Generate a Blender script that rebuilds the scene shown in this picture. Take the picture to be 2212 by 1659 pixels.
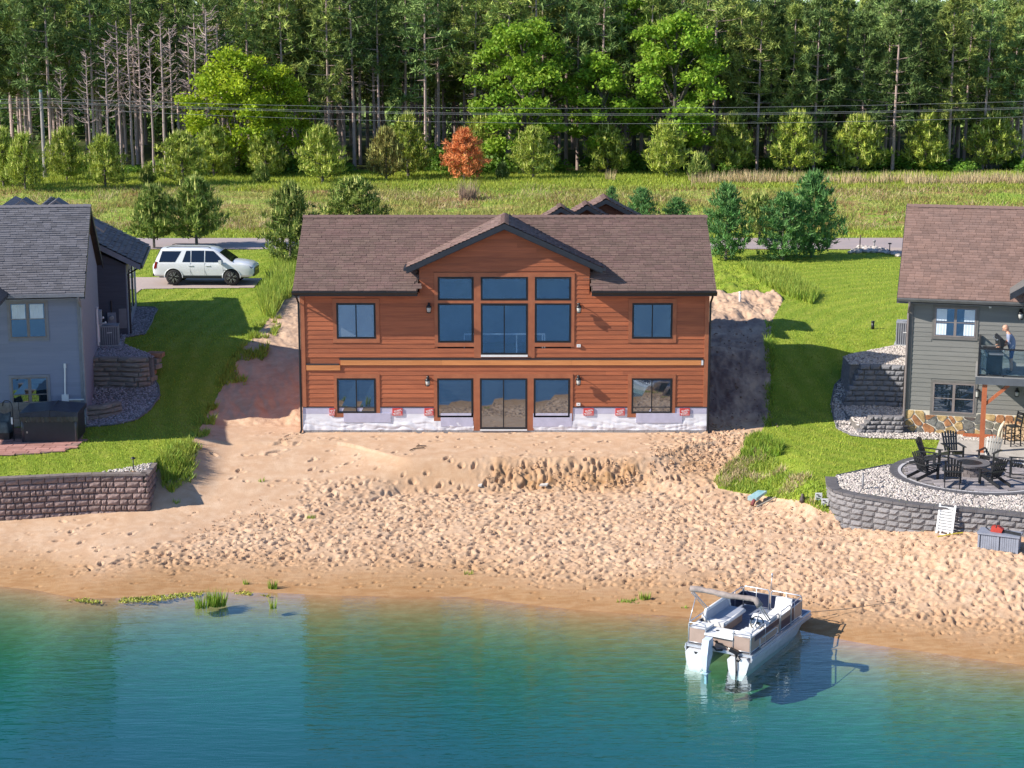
import bpy, bmesh, math, random
import numpy as np
from mathutils import Vector, Matrix, Euler

for o in list(bpy.data.objects):
    bpy.data.objects.remove(o)
random.seed(7)
RNG = np.random.default_rng(11)
R = math.radians
SC = bpy.context.scene
COL = SC.collection

# ------------------------------------------------------------------ camera
PITCH = math.atan(0.2)
CAM = Vector((0.29, -66.1, 15.18))
FPX = 3700.0                       # focal length in the 2212 x 1659 measuring grid
cam_d = bpy.data.cameras.new('camera')
cam_d.sensor_width = 36
cam_d.lens = FPX / 2212 * 36
cam_d.clip_start = 0.5
cam_d.clip_end = 6000
cam = bpy.data.objects.new('camera', cam_d)
cam.location = CAM
cam.rotation_euler = (math.pi / 2 - PITCH, 0, 0)
COL.objects.link(cam)
SC.camera = cam

# ------------------------------------------------------------------ sky, sun, exposure
TRAVEL = Vector((1.07, 0.30, -0.75)).normalized()
elev = math.asin(-TRAVEL.z)
rot = math.atan2(-TRAVEL.x, -TRAVEL.y)
world = bpy.data.worlds.new('World')
SC.world = world
world.use_nodes = True
wn = world.node_tree
wn.nodes.clear()
wo = wn.nodes.new('ShaderNodeOutputWorld')
bg = wn.nodes.new('ShaderNodeBackground')
sky = wn.nodes.new('ShaderNodeTexSky')
sky.sky_type = 'NISHITA'
sky.sun_disc = False
sky.sun_elevation = elev
sky.sun_rotation = rot
sky.altitude = 1500
sky.air_density = 1.0
sky.dust_density = 0.0
sky.ozone_density = 4.5
bg.inputs['Strength'].default_value = 0.118
wn.links.new(sky.outputs[0], bg.inputs['Color'])
wn.links.new(bg.outputs[0], wo.inputs['Surface'])
sun_d = bpy.data.lights.new('sun', 'SUN')
sun_d.energy = 5.0
sun_d.angle = R(0.5)
sun_d.color = (1.0, 0.93, 0.82)
sun = bpy.data.objects.new('sun', sun_d)
sun.rotation_euler = TRAVEL.to_track_quat('-Z', 'Y').to_euler()
sun.location = (-60, -20, 60)
COL.objects.link(sun)
SC.view_settings.view_transform = 'Standard'
SC.view_settings.look = 'None'
SC.view_settings.exposure = 0.72
SC.view_settings.gamma = 1.0
SC.view_settings.use_curve_mapping = False
SC.render.engine = 'CYCLES'
SC.cycles.max_bounces = 8
SC.cycles.transparent_max_bounces = 12
SC.cycles.use_denoising = True

# ------------------------------------------------------------------ measuring helpers (a pixel of the photo -> a place in the world)
_c, _s = math.cos(PITCH), math.sin(PITCH)


def ray(X, Y):
    u = (X - 1106) / FPX
    v = (Y - 829.5) / FPX
    return Vector((u, _c - v * _s, -_s - v * _c))


def atz(X, Y, z):
    d = ray(X, Y)
    return CAM + d * ((z - CAM.z) / d.z)


def aty(X, Y, y):
    d = ray(X, Y)
    return CAM + d * ((y - CAM.y) / d.y)


D72 = 2212 / 3072.0


class Frame:
    """local building frame: origin O, front runs along +x, depth along +y, turned by ang"""
    def __init__(self, O, ang):
        self.O = Vector(O)
        self.a = ang
        self.ex = Vector((math.cos(ang), math.sin(ang), 0))
        self.ey = Vector((-math.sin(ang), math.cos(ang), 0))

    def face(self, X, Y, yl=0.0):
        d = ray(X, Y)
        p0 = self.O + self.ey * yl
        t = (p0 - CAM).dot(self.ey) / d.dot(self.ey)
        p = CAM + d * t - self.O
        return p.dot(self.ex), p.z

    def side(self, X, Y, xl=0.0):
        d = ray(X, Y)
        p0 = self.O + self.ex * xl
        t = (p0 - CAM).dot(self.ex) / d.dot(self.ex)
        p = CAM + d * t - self.O
        return p.dot(self.ey), p.z

    def w(self, x, y, z):
        return self.O + self.ex * x + self.ey * y + Vector((0, 0, z))


# ------------------------------------------------------------------ mesh helpers
def link(o, parent=None):
    COL.objects.link(o)
    if parent is not None:
        o.parent = parent
    return o


def tag(o, label=None, cat=None, group=None, kind=None):
    if label:
        o['label'] = label
    if cat:
        o['category'] = cat
    if group:
        o['group'] = group
    if kind:
        o['kind'] = kind
    return o


def thing(name, label, cat, loc=(0, 0, 0), rz=0.0, group=None):
    o = bpy.data.objects.new(name, None)
    o.empty_display_size = 0.3
    o.location = loc
    o.rotation_euler = (0, 0, rz)
    link(o)
    return tag(o, label, cat, group)


class MB:
    def __init__(self):
        self.v = []
        self.f = []
        self.m = []
        self.cur = 0

    def add(self, vs, fs):
        b = len(self.v)
        self.v.extend([tuple(p) for p in vs])
        for f in fs:
            self.f.append([b + i for i in f])
            self.m.append(self.cur)
        return self

    BF = [(0, 3, 2, 1), (4, 5, 6, 7), (0, 1, 5, 4), (1, 2, 6, 5), (2, 3, 7, 6), (3, 0, 4, 7)]

    def box(self, x0, y0, z0, x1, y1, z1):
        return self.add([(x0, y0, z0), (x1, y0, z0), (x1, y1, z0), (x0, y1, z0),
                         (x0, y0, z1), (x1, y0, z1), (x1, y1, z1), (x0, y1, z1)], self.BF)

    def hexa(self, pts):
        return self.add(pts, self.BF)

    def obox(self, c, s, rot=(0, 0, 0)):
        m = Euler(rot).to_matrix()
        c = Vector(c)
        hx, hy, hz = s[0] / 2, s[1] / 2, s[2] / 2
        P = [(-hx, -hy, -hz), (hx, -hy, -hz), (hx, hy, -hz), (-hx, hy, -hz),
             (-hx, -hy, hz), (hx, -hy, hz), (hx, hy, hz), (-hx, hy, hz)]
        return self.add([c + m @ Vector(p) for p in P], self.BF)

    def bar(self, a, b, w, h, up=(0, 0, 1)):
        a, b = Vector(a), Vector(b)
        d = (b - a).normalized()
        s = d.cross(Vector(up))
        if s.length < 1e-4:
            s = d.cross(Vector((0, 1, 0)))
        s.normalize()
        u = s.cross(d)
        s *= w / 2
        u *= h / 2
        return self.add([a - s - u, a + s - u, b + s - u, b - s - u, a - s + u, a + s + u, b + s + u, b - s + u],
                        [(0, 1, 2, 3), (7, 6, 5, 4), (4, 5, 1, 0), (5, 6, 2, 1), (6, 7, 3, 2), (7, 4, 0, 3)])

    def tube(self, pts, r, n=6, closed=False, caps=True):
        pts = [Vector(p) for p in pts]
        k = len(pts)
        rr = r if isinstance(r, (list, tuple)) else [r] * k
        vs, fs = [], []
        prev = None
        for i, p in enumerate(pts):
            if closed:
                d = pts[(i + 1) % k] - pts[i - 1]
            else:
                d = pts[min(i + 1, k - 1)] - pts[max(i - 1, 0)]
            d.normalize()
            if prev is None:
                a = d.cross(Vector((0, 0, 1)))
                if a.length < 1e-3:
                    a = d.cross(Vector((0, 1, 0)))
            else:
                a = prev - d * prev.dot(d)
            a.normalize()
            prev = a
            b = d.cross(a)
            for j in range(n):
                t = 2 * math.pi * j / n
                vs.append(p + (a * math.cos(t) + b * math.sin(t)) * rr[i])
        for i in range(k if closed else k - 1):
            for j in range(n):
                i2 = (i + 1) % k
                fs.append((i * n + j, i * n + (j + 1) % n, i2 * n + (j + 1) % n, i2 * n + j))
        if caps and not closed:
            fs.append(tuple(range(n - 1, -1, -1)))
            fs.append(tuple((k - 1) * n + j for j in range(n)))
        return self.add(vs, fs)

    def lathe(self, prof, n=16, loc=(0, 0, 0), axis='z'):
        vs, fs = [], []
        L = Vector(loc)
        for r, h in prof:
            for j in range(n):
                t = 2 * math.pi * j / n
                a, b = r * math.cos(t), r * math.sin(t)
                p = {'z': (a, b, h), 'y': (a, h, b), 'x': (h, a, b)}[axis]
                vs.append(L + Vector(p))
        k = len(prof)
        for i in range(k - 1):
            for j in range(n):
                fs.append((i * n + j, i * n + (j + 1) % n, (i + 1) * n + (j + 1) % n, (i + 1) * n + j))
        if prof[0][0] > 1e-6:
            fs.append(tuple(range(n - 1, -1, -1)))
        if prof[-1][0] > 1e-6:
            fs.append(tuple((k - 1) * n + j for j in range(n)))
        return self.add(vs, fs)

    def prism(self, poly, fn0, fn1):
        """poly: list of 2D points; fn0/fn1 map a 2D point to the two end planes"""
        n = len(poly)
        vs = [fn0(*p) for p in poly] + [fn1(*p) for p in poly]
        fs = [tuple(range(n - 1, -1, -1)), tuple(range(n, 2 * n))]
        for i in range(n):
            j = (i + 1) % n
            fs.append((i, j, n + j, n + i))
        return self.add(vs, fs)

    def mesh(self, name, mats, smooth=False):
        me = bpy.data.meshes.new(name)
        me.from_pydata(self.v, [], self.f)
        for m in (mats if isinstance(mats, (list, tuple)) else [mats]):
            me.materials.append(m)
        if any(self.m):
            me.polygons.foreach_set('material_index', self.m)
        if smooth:
            me.polygons.foreach_set('use_smooth', [True] * len(self.f))
        bm = bmesh.new()
        bm.from_mesh(me)
        bmesh.ops.recalc_face_normals(bm, faces=bm.faces)
        bm.to_mesh(me)
        bm.free()
        return me

    def build(self, name, mats, parent=None, smooth=False, loc=None, rz=0.0):
        o = bpy.data.objects.new(name, self.mesh(name, mats, smooth))
        if loc is not None:
            o.location = loc
        o.rotation_euler = (0, 0, rz)
        return link(o, parent)


def np_mesh(name, V, F, mats, smooth=False, parent=None, attrs=None):
    """V (n,3), F (m,k) all faces with k corners"""
    me = bpy.data.meshes.new(name)
    V = np.ascontiguousarray(V, dtype=np.float32)
    F = np.ascontiguousarray(F, dtype=np.int32)
    m, k = F.shape
    me.vertices.add(len(V))
    me.vertices.foreach_set('co', V.ravel())
    me.loops.add(m * k)
    me.loops.foreach_set('vertex_index', F.ravel())
    me.polygons.add(m)
    me.polygons.foreach_set('loop_start', np.arange(0, m * k, k, dtype=np.int32))
    if smooth:
        me.polygons.foreach_set('use_smooth', np.ones(m, dtype=bool))
    for mt in (mats if isinstance(mats, (list, tuple)) else [mats]):
        me.materials.append(mt)
    for an, av in (attrs or {}).items():
        a = me.attributes.new(an, 'FLOAT', 'POINT')
        a.data.foreach_set('value', np.ascontiguousarray(av, dtype=np.float32).ravel())
    me.update(calc_edges=True)
    me.validate()
    o = bpy.data.objects.new(name, me)
    return link(o, parent)


def copy_tree(o, parent=None):
    c = o.copy()
    COL.objects.link(c)
    c.parent = parent
    for ch in list(o.children):
        copy_tree(ch, c)
    return c


def inst(name, me, parent, loc, rz=0.0, scale=(1, 1, 1), rot=None):
    o = bpy.data.objects.new(name, me)
    o.location = loc
    o.rotation_euler = rot if rot is not None else (0, 0, rz)
    o.scale = scale
    return link(o, parent)


# ------------------------------------------------------------------ materials
MATS = {}


def mat(name, col, rough=0.6, var=0.12, scale=3.0, col2=None, bump=0.0, bscale=40.0, metal=0.0, spec=0.5,
        objvar=0.0, island=0.0, stretch=(1, 1, 1), detail=6.0, trans=0.0, coat=0.0, huevar=0.0, obj_coords=True):
    """principled material with noise-mixed colours, grain bump, and variation per object / per loose piece"""
    if name in MATS:
        return MATS[name]
    m = bpy.data.materials.new(name)
    MATS[name] = m
    m.use_nodes = True
    nt = m.node_tree
    N, L = nt.nodes, nt.links
    N.clear()
    out = N.new('ShaderNodeOutputMaterial')
    b = N.new('ShaderNodeBsdfPrincipled')
    b.inputs['Roughness'].default_value = rough
    b.inputs['Metallic'].default_value = metal
    b.inputs['Specular IOR Level'].default_value = spec
    b.inputs['Coat Weight'].default_value = coat
    tc = N.new('ShaderNodeTexCoord')
    mp = N.new('ShaderNodeMapping')
    mp.inputs['Scale'].default_value = stretch
    L.new(tc.outputs['Object' if obj_coords else 'Generated'], mp.inputs['Vector'])
    nz = N.new('ShaderNodeTexNoise')
    nz.inputs['Scale'].default_value = scale
    nz.inputs['Detail'].default_value = detail
    nz.inputs['Roughness'].default_value = 0.62
    L.new(mp.outputs[0], nz.inputs['Vector'])
    mix = N.new('ShaderNodeMix')
    mix.data_type = 'RGBA'
    c1 = tuple(col) + (1,)
    c2 = tuple(col2) + (1,) if col2 else tuple(min(1, x * (1 - var * 2.2)) for x in col) + (1,)
    mix.inputs[6].default_value = c1
    mix.inputs[7].default_value = c2
    rp = N.new('ShaderNodeMapRange')
    rp.inputs['From Min'].default_value = 0.36
    rp.inputs['From Max'].default_value = 0.64
    L.new(nz.outputs['Fac'], rp.inputs['Value'])
    L.new(rp.outputs[0], mix.inputs[0])
    cur = mix.outputs[2]
    if objvar or island or huevar:
        hs = N.new('ShaderNodeHueSaturation')
        L.new(cur, hs.inputs['Color'])
        src = None
        if objvar:
            oi = N.new('ShaderNodeObjectInfo')
            mr = N.new('ShaderNodeMapRange')
            mr.inputs['To Min'].default_value = 1 - objvar
            mr.inputs['To Max'].default_value = 1 + objvar
            L.new(oi.outputs['Random'], mr.inputs['Value'])
            src = mr.outputs[0]
        if island:
            ge = N.new('ShaderNodeNewGeometry')
            mr = N.new('ShaderNodeMapRange')
            mr.inputs['To Min'].default_value = 1 - island
            mr.inputs['To Max'].default_value = 1 + island
            L.new(ge.outputs['Random Per Island'], mr.inputs['Value'])
            if src is not None:
                mu = N.new('ShaderNodeMath')
                mu.operation = 'MULTIPLY'
                L.new(src, mu.inputs[0])
                L.new(mr.outputs[0], mu.inputs[1])
                src = mu.outputs[0]
            else:
                src = mr.outputs[0]
        if src is not None:
            L.new(src, hs.inputs['Value'])
        if huevar:
            g2 = N.new('ShaderNodeNewGeometry')
            ml = N.new('ShaderNodeMath')
            ml.operation = 'MULTIPLY'
            ml.inputs[1].default_value = 7.31
            fr = N.new('ShaderNodeMath')
            fr.operation = 'FRACT'
            oi2 = N.new('ShaderNodeObjectInfo')
            ad = N.new('ShaderNodeMath')
            ad.operation = 'ADD'
            L.new(g2.outputs['Random Per Island'], ml.inputs[0])
            L.new(ml.outputs[0], ad.inputs[0])
            L.new(oi2.outputs['Random'], ad.inputs[1])
            L.new(ad.outputs[0], fr.inputs[0])
            mr2 = N.new('ShaderNodeMapRange')
            mr2.inputs['To Min'].default_value = 0.5 - huevar
            mr2.inputs['To Max'].default_value = 0.5 + huevar
            L.new(fr.outputs[0], mr2.inputs['Value'])
            L.new(mr2.outputs[0], hs.inputs['Hue'])
        cur = hs.outputs[0]
    L.new(cur, b.inputs['Base Color'])
    if bump:
        n2 = N.new('ShaderNodeTexNoise')
        n2.inputs['Scale'].default_value = bscale
        n2.inputs['Detail'].default_value = 8
        L.new(mp.outputs[0], n2.inputs['Vector'])
        bp = N.new('ShaderNodeBump')
        bp.inputs['Strength'].default_value = bump
        bp.inputs['Distance'].default_value = 0.03
        L.new(n2.outputs['Fac'], bp.inputs['Height'])
        L.new(bp.outputs[0], b.inputs['Normal'])
    if trans:
        tr = N.new('ShaderNodeBsdfTranslucent')
        L.new(cur, tr.inputs['Color'])
        ms = N.new('ShaderNodeMixShader')
        ms.inputs[0].default_value = trans
        L.new(b.outputs[0], ms.inputs[1])
        L.new(tr.outputs[0], ms.inputs[2])
        L.new(ms.outputs[0], out.inputs['Surface'])
    else:
        L.new(b.outputs[0], out.inputs['Surface'])
    return m


def glass_mat(name, tint=(0.012, 0.02, 0.03), refl=0.25, reflcol=(0.75, 0.85, 1.0)):
    """coated window glass: dark room behind, blue-ish mirror coat, slightly wavy"""
    if name in MATS:
        return MATS[name]
    m = bpy.data.materials.new(name)
    MATS[name] = m
    m.use_nodes = True
    nt = m.node_tree
    N, L = nt.nodes, nt.links
    N.clear()
    out = N.new('ShaderNodeOutputMaterial')
    d = N.new('ShaderNodeBsdfPrincipled')
    d.inputs['Base Color'].default_value = tint + (1,)
    d.inputs['Roughness'].default_value = 0.05
    g = N.new('ShaderNodeBsdfGlossy')
    g.inputs['Color'].default_value = reflcol + (1,)
    g.inputs['Roughness'].default_value = 0.02
    tc = N.new('ShaderNodeTexCoord')
    nz = N.new('ShaderNodeTexNoise')
    nz.inputs['Scale'].default_value = 1.3
    nz.inputs['Detail'].default_value = 1
    L.new(tc.outputs['Object'], nz.inputs['Vector'])
    bp = N.new('ShaderNodeBump')
    bp.inputs['Strength'].default_value = 0.06
    bp.inputs['Distance'].default_value = 0.03
    L.new(nz.outputs['Fac'], bp.inputs['Height'])
    L.new(bp.outputs[0], g.inputs['Normal'])
    ms = N.new('ShaderNodeMixShader')
    ms.inputs[0].default_value = refl
    L.new(d.outputs[0], ms.inputs[1])
    L.new(g.outputs[0], ms.inputs[2])
    L.new(ms.outputs[0], out.inputs['Surface'])
    return m
# ================================================================== TERRAIN
def sstep(a, b, x):
    t = np.clip((x - a) / (b - a), 0, 1)
    return t * t * (3 - 2 * t)


def vnoise(x, y, sc, seed=0):
    r = np.random.default_rng(seed)
    T = r.random((257, 257))
    u = np.asarray(x) / sc + 1000.37
    v = np.asarray(y) / sc + 1000.71
    iu = np.floor(u).astype(int)
    iv = np.floor(v).astype(int)
    fu, fv = u - iu, v - iv
    fu = fu * fu * (3 - 2 * fu)
    fv = fv * fv * (3 - 2 * fv)
    iu, iv = iu % 256, iv % 256
    a = T[iu, iv] * (1 - fu) + T[iu + 1, iv] * fu
    b = T[iu, iv + 1] * (1 - fu) + T[iu + 1, iv + 1] * fu
    return (a * (1 - fv) + b * fv) * 2 - 1


def fbm(x, y, sc, seed=0, octv=4, gain=0.5):
    s, a, t = 0, 1.0, 0
    for i in range(octv):
        s = s + a * vnoise(x, y, sc / 2 ** i, seed + i)
        t += a
        a *= gain
    return s / t


WATER_Z = -1.9
SHX = np.array([-60, -16.6, -14.6, -13.3, -9.6, -5.0, -1.25, 1.63, 5.5, 8.6, 10.3, 14.6, 30, 60])
SHY = np.array([-13.4, -13.5, -14.1, -15.1, -14.3, -14.6, -14.75, -15.75, -16.75, -17.6, -18.9, -20.7, -26, -30])
_sx = np.arange(-70, 70.1, 0.1)
_sy = np.interp(_sx, SHX, SHY)
_k = np.exp(-np.linspace(-2.2, 2.2, 31) ** 2)
SHY = np.convolve(np.pad(_sy, 15, 'edge'), _k / _k.sum(), 'valid')
SHX = _sx
LW = [atz(0, 1035, 0.15), atz(190, 1026, 0.15), atz(320, 1025, 0.15), atz(337.6, 1001.4, 0.15)]
RWP = []
for zx, zy in [(72, 690), (80, 770), (112, 812), (150, 835), (220, 855), (340, 885), (560, 920), (840, 968), (1110, 1003), (1350, 1023),
               (1620, 1046), (1900, 1072), (2207, 1106)]:
    p = atz((2460 + zx / 3.606) * D72, (1240 + zy / 3.606) * D72, 0.08)
    RWP.append((p.x, p.y))
RWP.append((RWP[-1][0] + 2.5, RWP[-1][1] - 1.2))
_rx = np.maximum.accumulate(np.array([p[0] for p in RWP]))
_ry = np.array([p[1] for p in RWP])


def beach_z(s):
    return np.interp(s, [-200, -60, -26, -14, -7, -3, -1, 0, 1.5, 4, 8, 11, 14, 17],
                     [-8, -7.5, -6.6, -5.4, -3.9, -2.75, -2.12, -1.9, -1.74, -1.47, -1.16, -1.03, -0.95, -0.9])


def H(x, y):
    x = np.asarray(x, dtype=float)
    y = np.asarray(y, dtype=float)
    ys = np.interp(x, SHX, SHY)
    beach = beach_z(y - ys) + 0.45 * sstep(11.2, 15.5, x) * sstep(2.5, 7.5, y - ys)
    far = np.interp(y, [9, 14, 20, 27, 37, 43.8, 46, 49, 55, 62, 67, 76, 150, 400, 2000],
                    [1.75, 2.1, 2.45, 2.7, 2.8, 2.8, 2.76, 2.95, 3.75, 4.32, 4.5, 4.5, 5, 5, 5])
    # middle lot
    k = sstep(4.2, 7.5, np.abs(x - 0.8))
    yb = -5.0 - 2.6 * k
    yt = -3.7 + 2.2 * k
    zb = beach_z(yb - ys)
    t = np.clip((y - yb) / (yt - yb), 0, 1)
    bank = zb + (-0.12 - zb) * t
    up = np.interp(y, [-3.7, -1, 1.2, 3, 9], [-0.12, 0, 0.04, 0.3, 1.75])
    cen = np.where(y < yb, beach, np.where(y < yt, bank, np.maximum(up, -0.12)))
    cen = np.where(y > 9, far, cen)
    # left lot
    lf = np.interp(y, [-7.4, -6.9, 1.5, 4, 9.0], [-0.2, 0.13, 0.17, 0.5, 1.85])
    lf = np.where(y > 9, far + 0.1 * (1 - sstep(9, 16, y)), lf)
    yw = np.interp(x, [LW[0].x, LW[1].x, LW[2].x], [LW[0].y, LW[1].y, LW[2].y]) + 0.14
    xin = x < LW[2].x - 0.12
    lf = np.where(xin, np.where(y < yw, beach, lf), lf)
    slope = np.interp(y, [-7.25, -4.3], [0, 1])
    lf = np.where((~xin) & (y < -4.3), beach + (lf - beach) * slope, lf)
    wl = 1 - sstep(-12.75, -10.4, x)
    wl = np.where(xin, 1.0, wl)
    # right lot
    rt = np.interp(y, [-4, 0, 3.4, 8.4, 9], [-0.32, 0.05, 0.25, 1.9, 1.95])
    rt = np.where(y > 9, far + 0.2 * (1 - sstep(9, 16, y)), rt)
    kk = sstep(8.6, 11.1, x)
    y4 = -4 - 3.6 * kk
    z4 = -0.32 + 0.36 * kk
    mid = z4 + (0.05 - z4) * np.clip((y - y4) / (0 - y4), 0, 1)
    sl = np.clip((y + 9.8) / (y4 + 9.8), 0, 1)
    rt = np.where(y < 0, mid, rt)
    rt = np.where(y < y4, beach + (z4 - beach) * sl, rt)
    yr = np.interp(x, _rx, _ry) + 0.12
    inn = x > _rx[0] + 0.12
    rt = np.where(inn, np.where(y < yr, beach, np.where(y < 1.0, 0.05, rt)), rt)
    wr = sstep(8.4, 11.2, x)
    wr = np.where(inn, 1.0, wr)
    z = cen * (1 - wl) * (1 - wr) + lf * wl + rt * wr
    berm = sstep(48, 52, y) * (1 - sstep(66, 72, y))
    z = z + berm * 0.22 * fbm(x, y, 7, 41, 3)
    z = z + 0.02 * fbm(x, y, 3.1, 5, 2) * (1 - sstep(150, 200, np.abs(x)))
    return z


def hz(x, y):
    return float(H(np.array([x]), np.array([y]))[0])


_T = np.concatenate([np.arange(30, 90, 0.03), np.arange(90, 260, 0.12)])


def hit(X, Y):
    """the spot of the ground seen at a pixel"""
    d = ray(X, Y)
    z = CAM.z + d.z * _T
    g = H(CAM.x + d.x * _T, CAM.y + d.y * _T)
    i = int(np.argmax(z < g))
    t = _T[i]
    return Vector((CAM.x + d.x * t, CAM.y + d.y * t, float(g[i])))


def hits(pts, ox=0, oy=0, sc=None):
    """pixels (optionally measured inside an enlarged crop) -> ground points"""
    r = []
    for X, Y in pts:
        if sc:
            X, Y = (ox + X / sc) * D72, (oy + Y / sc) * D72
        r.append(hit(X, Y))
    return r


def inpoly(x, y, poly):
    x = np.asarray(x)
    y = np.asarray(y)
    c = np.zeros(x.shape, dtype=bool)
    n = len(poly)
    for i in range(n):
        x0, y0 = poly[i][0], poly[i][1]
        x1, y1 = poly[(i + 1) % n][0], poly[(i + 1) % n][1]
        if y0 == y1:
            continue
        k = ((y0 > y) != (y1 > y)) & (x < (x1 - x0) * (y - y0) / (y1 - y0) + x0)
        c ^= k
    return c


# ---- outlines of lawns, gravel beds, paving (world, from the photo)
GRAVEL_L = hits([(755, 640), (740, 700), (1000, 680), (1180, 640), (1300, 550), (1380, 430), (1370, 350), (1300, 230), (1160, 110), (1060, 0)], 0, 1040, 2.88) + \
    hits([(1080, 1310), (1250, 1280), (1310, 1180), (1330, 1120), (1360, 1070), (1340, 1050), (1190, 1045)], 0, 560, 2.88)
GRAVEL_L = GRAVEL_L + [Vector((-19.5, GRAVEL_L[-1].y, 0)), Vector((-19.5, GRAVEL_L[0].y, 0))]
GRAVEL_R = hits([(1230, 705), (1100, 770), (960, 850), (860, 950), (838, 1060), (852, 1150), (875, 1220), (960, 1262), (1060, 1276), (1265, 1282)], 2090, 700, 2.0738)
GRAVEL_R = GRAVEL_R + [Vector((19.8, GRAVEL_R[-1].y - 0.6, 0)), Vector((19.8, GRAVEL_R[0].y, 0))]
GRAVEL_TOP = hits([(-60, 872), (60, 795), (230, 795), (420, 830), (560, 895), (640, 940), (560, 905), (420, 868), (200, 858), (60, 868)], 2560, 560, 4.32)
RIN = [Vector((p[0] + 0.2, p[1] + 0.25, 0)) for p in RWP[1:]]
PATIO_C = Vector((16.75, -6.95, 0.05))
PATIO_R = 2.95
p0 = hit((2460 + 180 / 3.606) * D72, (1240 + 685 / 3.606) * D72)
p1 = hit((2460 + 700 / 3.606) * D72, (1240 + 575 / 3.606) * D72)
p2 = hit((2460 + 1290 / 3.606) * D72, (1240 + 520 / 3.606) * D72)
GRAVEL_F = [p0, p1, p2, Vector((19.8, -4.6, 0))] + [Vector((19.8, RIN[-1].y - 0.2, 0))] + RIN[::-1]
LAWN_L = hits([(20, 1040), (200, 1031), (322, 1022), (339, 1003), (352, 1004), (372, 985), (386, 966), (420, 948), (440, 905), (466, 862), (505, 790), (548, 730),
               (578, 690), (600, 655), (622, 625), (640, 600)])
LAWN_L = [Vector((-40, LAWN_L[0].y, 0))] + LAWN_L + [Vector((-7.6, 37.2, 0)), Vector((-40, 37.2, 0))]
LAWN_R = hits([(1556, 548), (1600, 585), (1652, 610), (1692, 648), (1668, 690), (1662, 760), (1664, 850), (1656, 912), (1638, 940), (1612, 970), (1578, 1000), (1545, 1035),
               (1550, 1056), (1590, 1064), (1640, 1070), (1700, 1080), (1760, 1100), (1790, 1112)])
LAWN_R = [Vector((7.2, 37.2, 0))] + LAWN_R + [Vector((p[0], p[1], 0)) for p in RWP] + [Vector((40, RWP[-1][1], 0)), Vector((40, 37.2, 0))]
DRIVE_L = [Vector(p) for p in ((-30, 26.2, 0), (-13.2, 25.6, 0), (-13.2, 22.5, 0), (-18.9, 22.3, 0), (-19.3, 19.0, 0), (-30, 17.0, 0))]

# ---- the grid: fine over the beach, growing out to the horizon
xs = np.concatenate([[-2500, -900, -400, -200, -120, -80, -55, -42], np.arange(-34, -20, 0.5), np.arange(-20, 20.5, 0.05), np.arange(20.5, 36, 0.5), [42, 55, 80, 120, 200, 400, 900, 2500]])
ysg = np.concatenate([[-2500, -900, -300, -140, -120, -90, -70, -55, -45, -38, -32, -28, -25], np.arange(-23, -21.5, 0.25), np.arange(-21.5, 0.5, 0.05), np.arange(0.5, 20, 0.09),
                      np.arange(20, 80, 0.35), np.arange(80, 150, 4), [160, 190, 240, 320, 500, 900, 1600, 3000]])
GX, GY = np.meshgrid(xs, ysg)          # rows = y
GZ = H(GX, GY)
GZ = np.where(GY < -125, np.interp(GY, [-2500, -900, -300, -140, -125], [3, 3, 2.5, 2.2, GZ[GY < -125].min() if (GY < -125).any() else -7]), GZ)
lawn_l = inpoly(GX, GY, LAWN_L)
lawn_r = inpoly(GX, GY, LAWN_R)
hole = inpoly(GX, GY, GRAVEL_L) | inpoly(GX, GY, GRAVEL_R) | inpoly(GX, GY, GRAVEL_F)
lawnish = lawn_l | lawn_r
soil = (~lawnish) & (GY < 37) & (GY > -26)
YS = np.interp(GX, SHX, SHY)
S = GY - YS
# trampled sand
edge = 1.5 * fbm(GX, GY, 4, 77, 3)
xl = np.interp(S, [0.8, 2.2, 4.5, 6.5, 9, 12], [-17.5, -15.0, -11.5, -9.8, -8.6, -7.0])
tramp = sstep(0, 1.6, GX - xl + edge) * sstep(0.9, 2.6, S + 0.5 * edge) * (1 - sstep(-5.2, -4.2, GY + 0.4 * edge))
tramp = np.maximum(tramp, sstep(5.5, 7.5, GX + edge) * sstep(2.0, 4, S) * (1 - sstep(1.0, 2.5, GY)) * 0.95)
tramp = np.where(soil, tramp, 0)
light = np.where(soil & (GY < 20), 0.12 + 0.5 * sstep(0.3, 1.2, S) * (1 - sstep(1.5, 3.5, S)), 0)
disp = np.zeros_like(GZ)
fine = soil & (np.abs(GX) < 20.4)
disp += np.where(fine, 0.012 * fbm(GX, GY, 0.5, 31, 3) + 0.014 * np.abs(fbm(GX, GY * 1.4, 0.22, 33, 2)) * sstep(.4, 1.2, S) * (1 - sstep(4, 6, S)), 0)
disp += np.where(fine, tramp * (0.022 * fbm(GX * 0.8 + GY * 0.5, GY * 1.15 - GX * 0.35, 0.3, 51, 3) + 0.035 * fbm(GX, GY, 1.4, 61, 2)), 0)
# the eroded bank before the house
bankm = np.exp(-((GY + 4.35) / 0.75) ** 2) * sstep(-1.6, 0.2, GX) * (1 - sstep(4.6, 6.2, GX))
bankm = np.maximum(bankm, np.exp(-((GY + 3.6) / 1.6) ** 2) * sstep(5.5, 7, GX) * (1 - sstep(8.5, 9.8, GX)) * 0.7)
disp += bankm * (0.30 * np.abs(fbm(GX, GY * 0.8, 0.5, 91, 5, .6)) - 0.14 + .06 * fbm(GX, GY, .16, 95, 2))
# side dirt slopes: ruts and gullies
dirt = soil * sstep(0.4, 2.0, GY) * sstep(7.6, 8.2, np.abs(GX))
disp += np.where(GX > 7, dirt * (0.30 * fbm(GX * 1.2, GY * 0.6, 0.9, 101, 5, .6)), dirt * (0.16 * fbm(GX * 1.1 + GY * .5, GY * 0.45 - GX * .2, 0.8, 111, 5, .6)))
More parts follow.
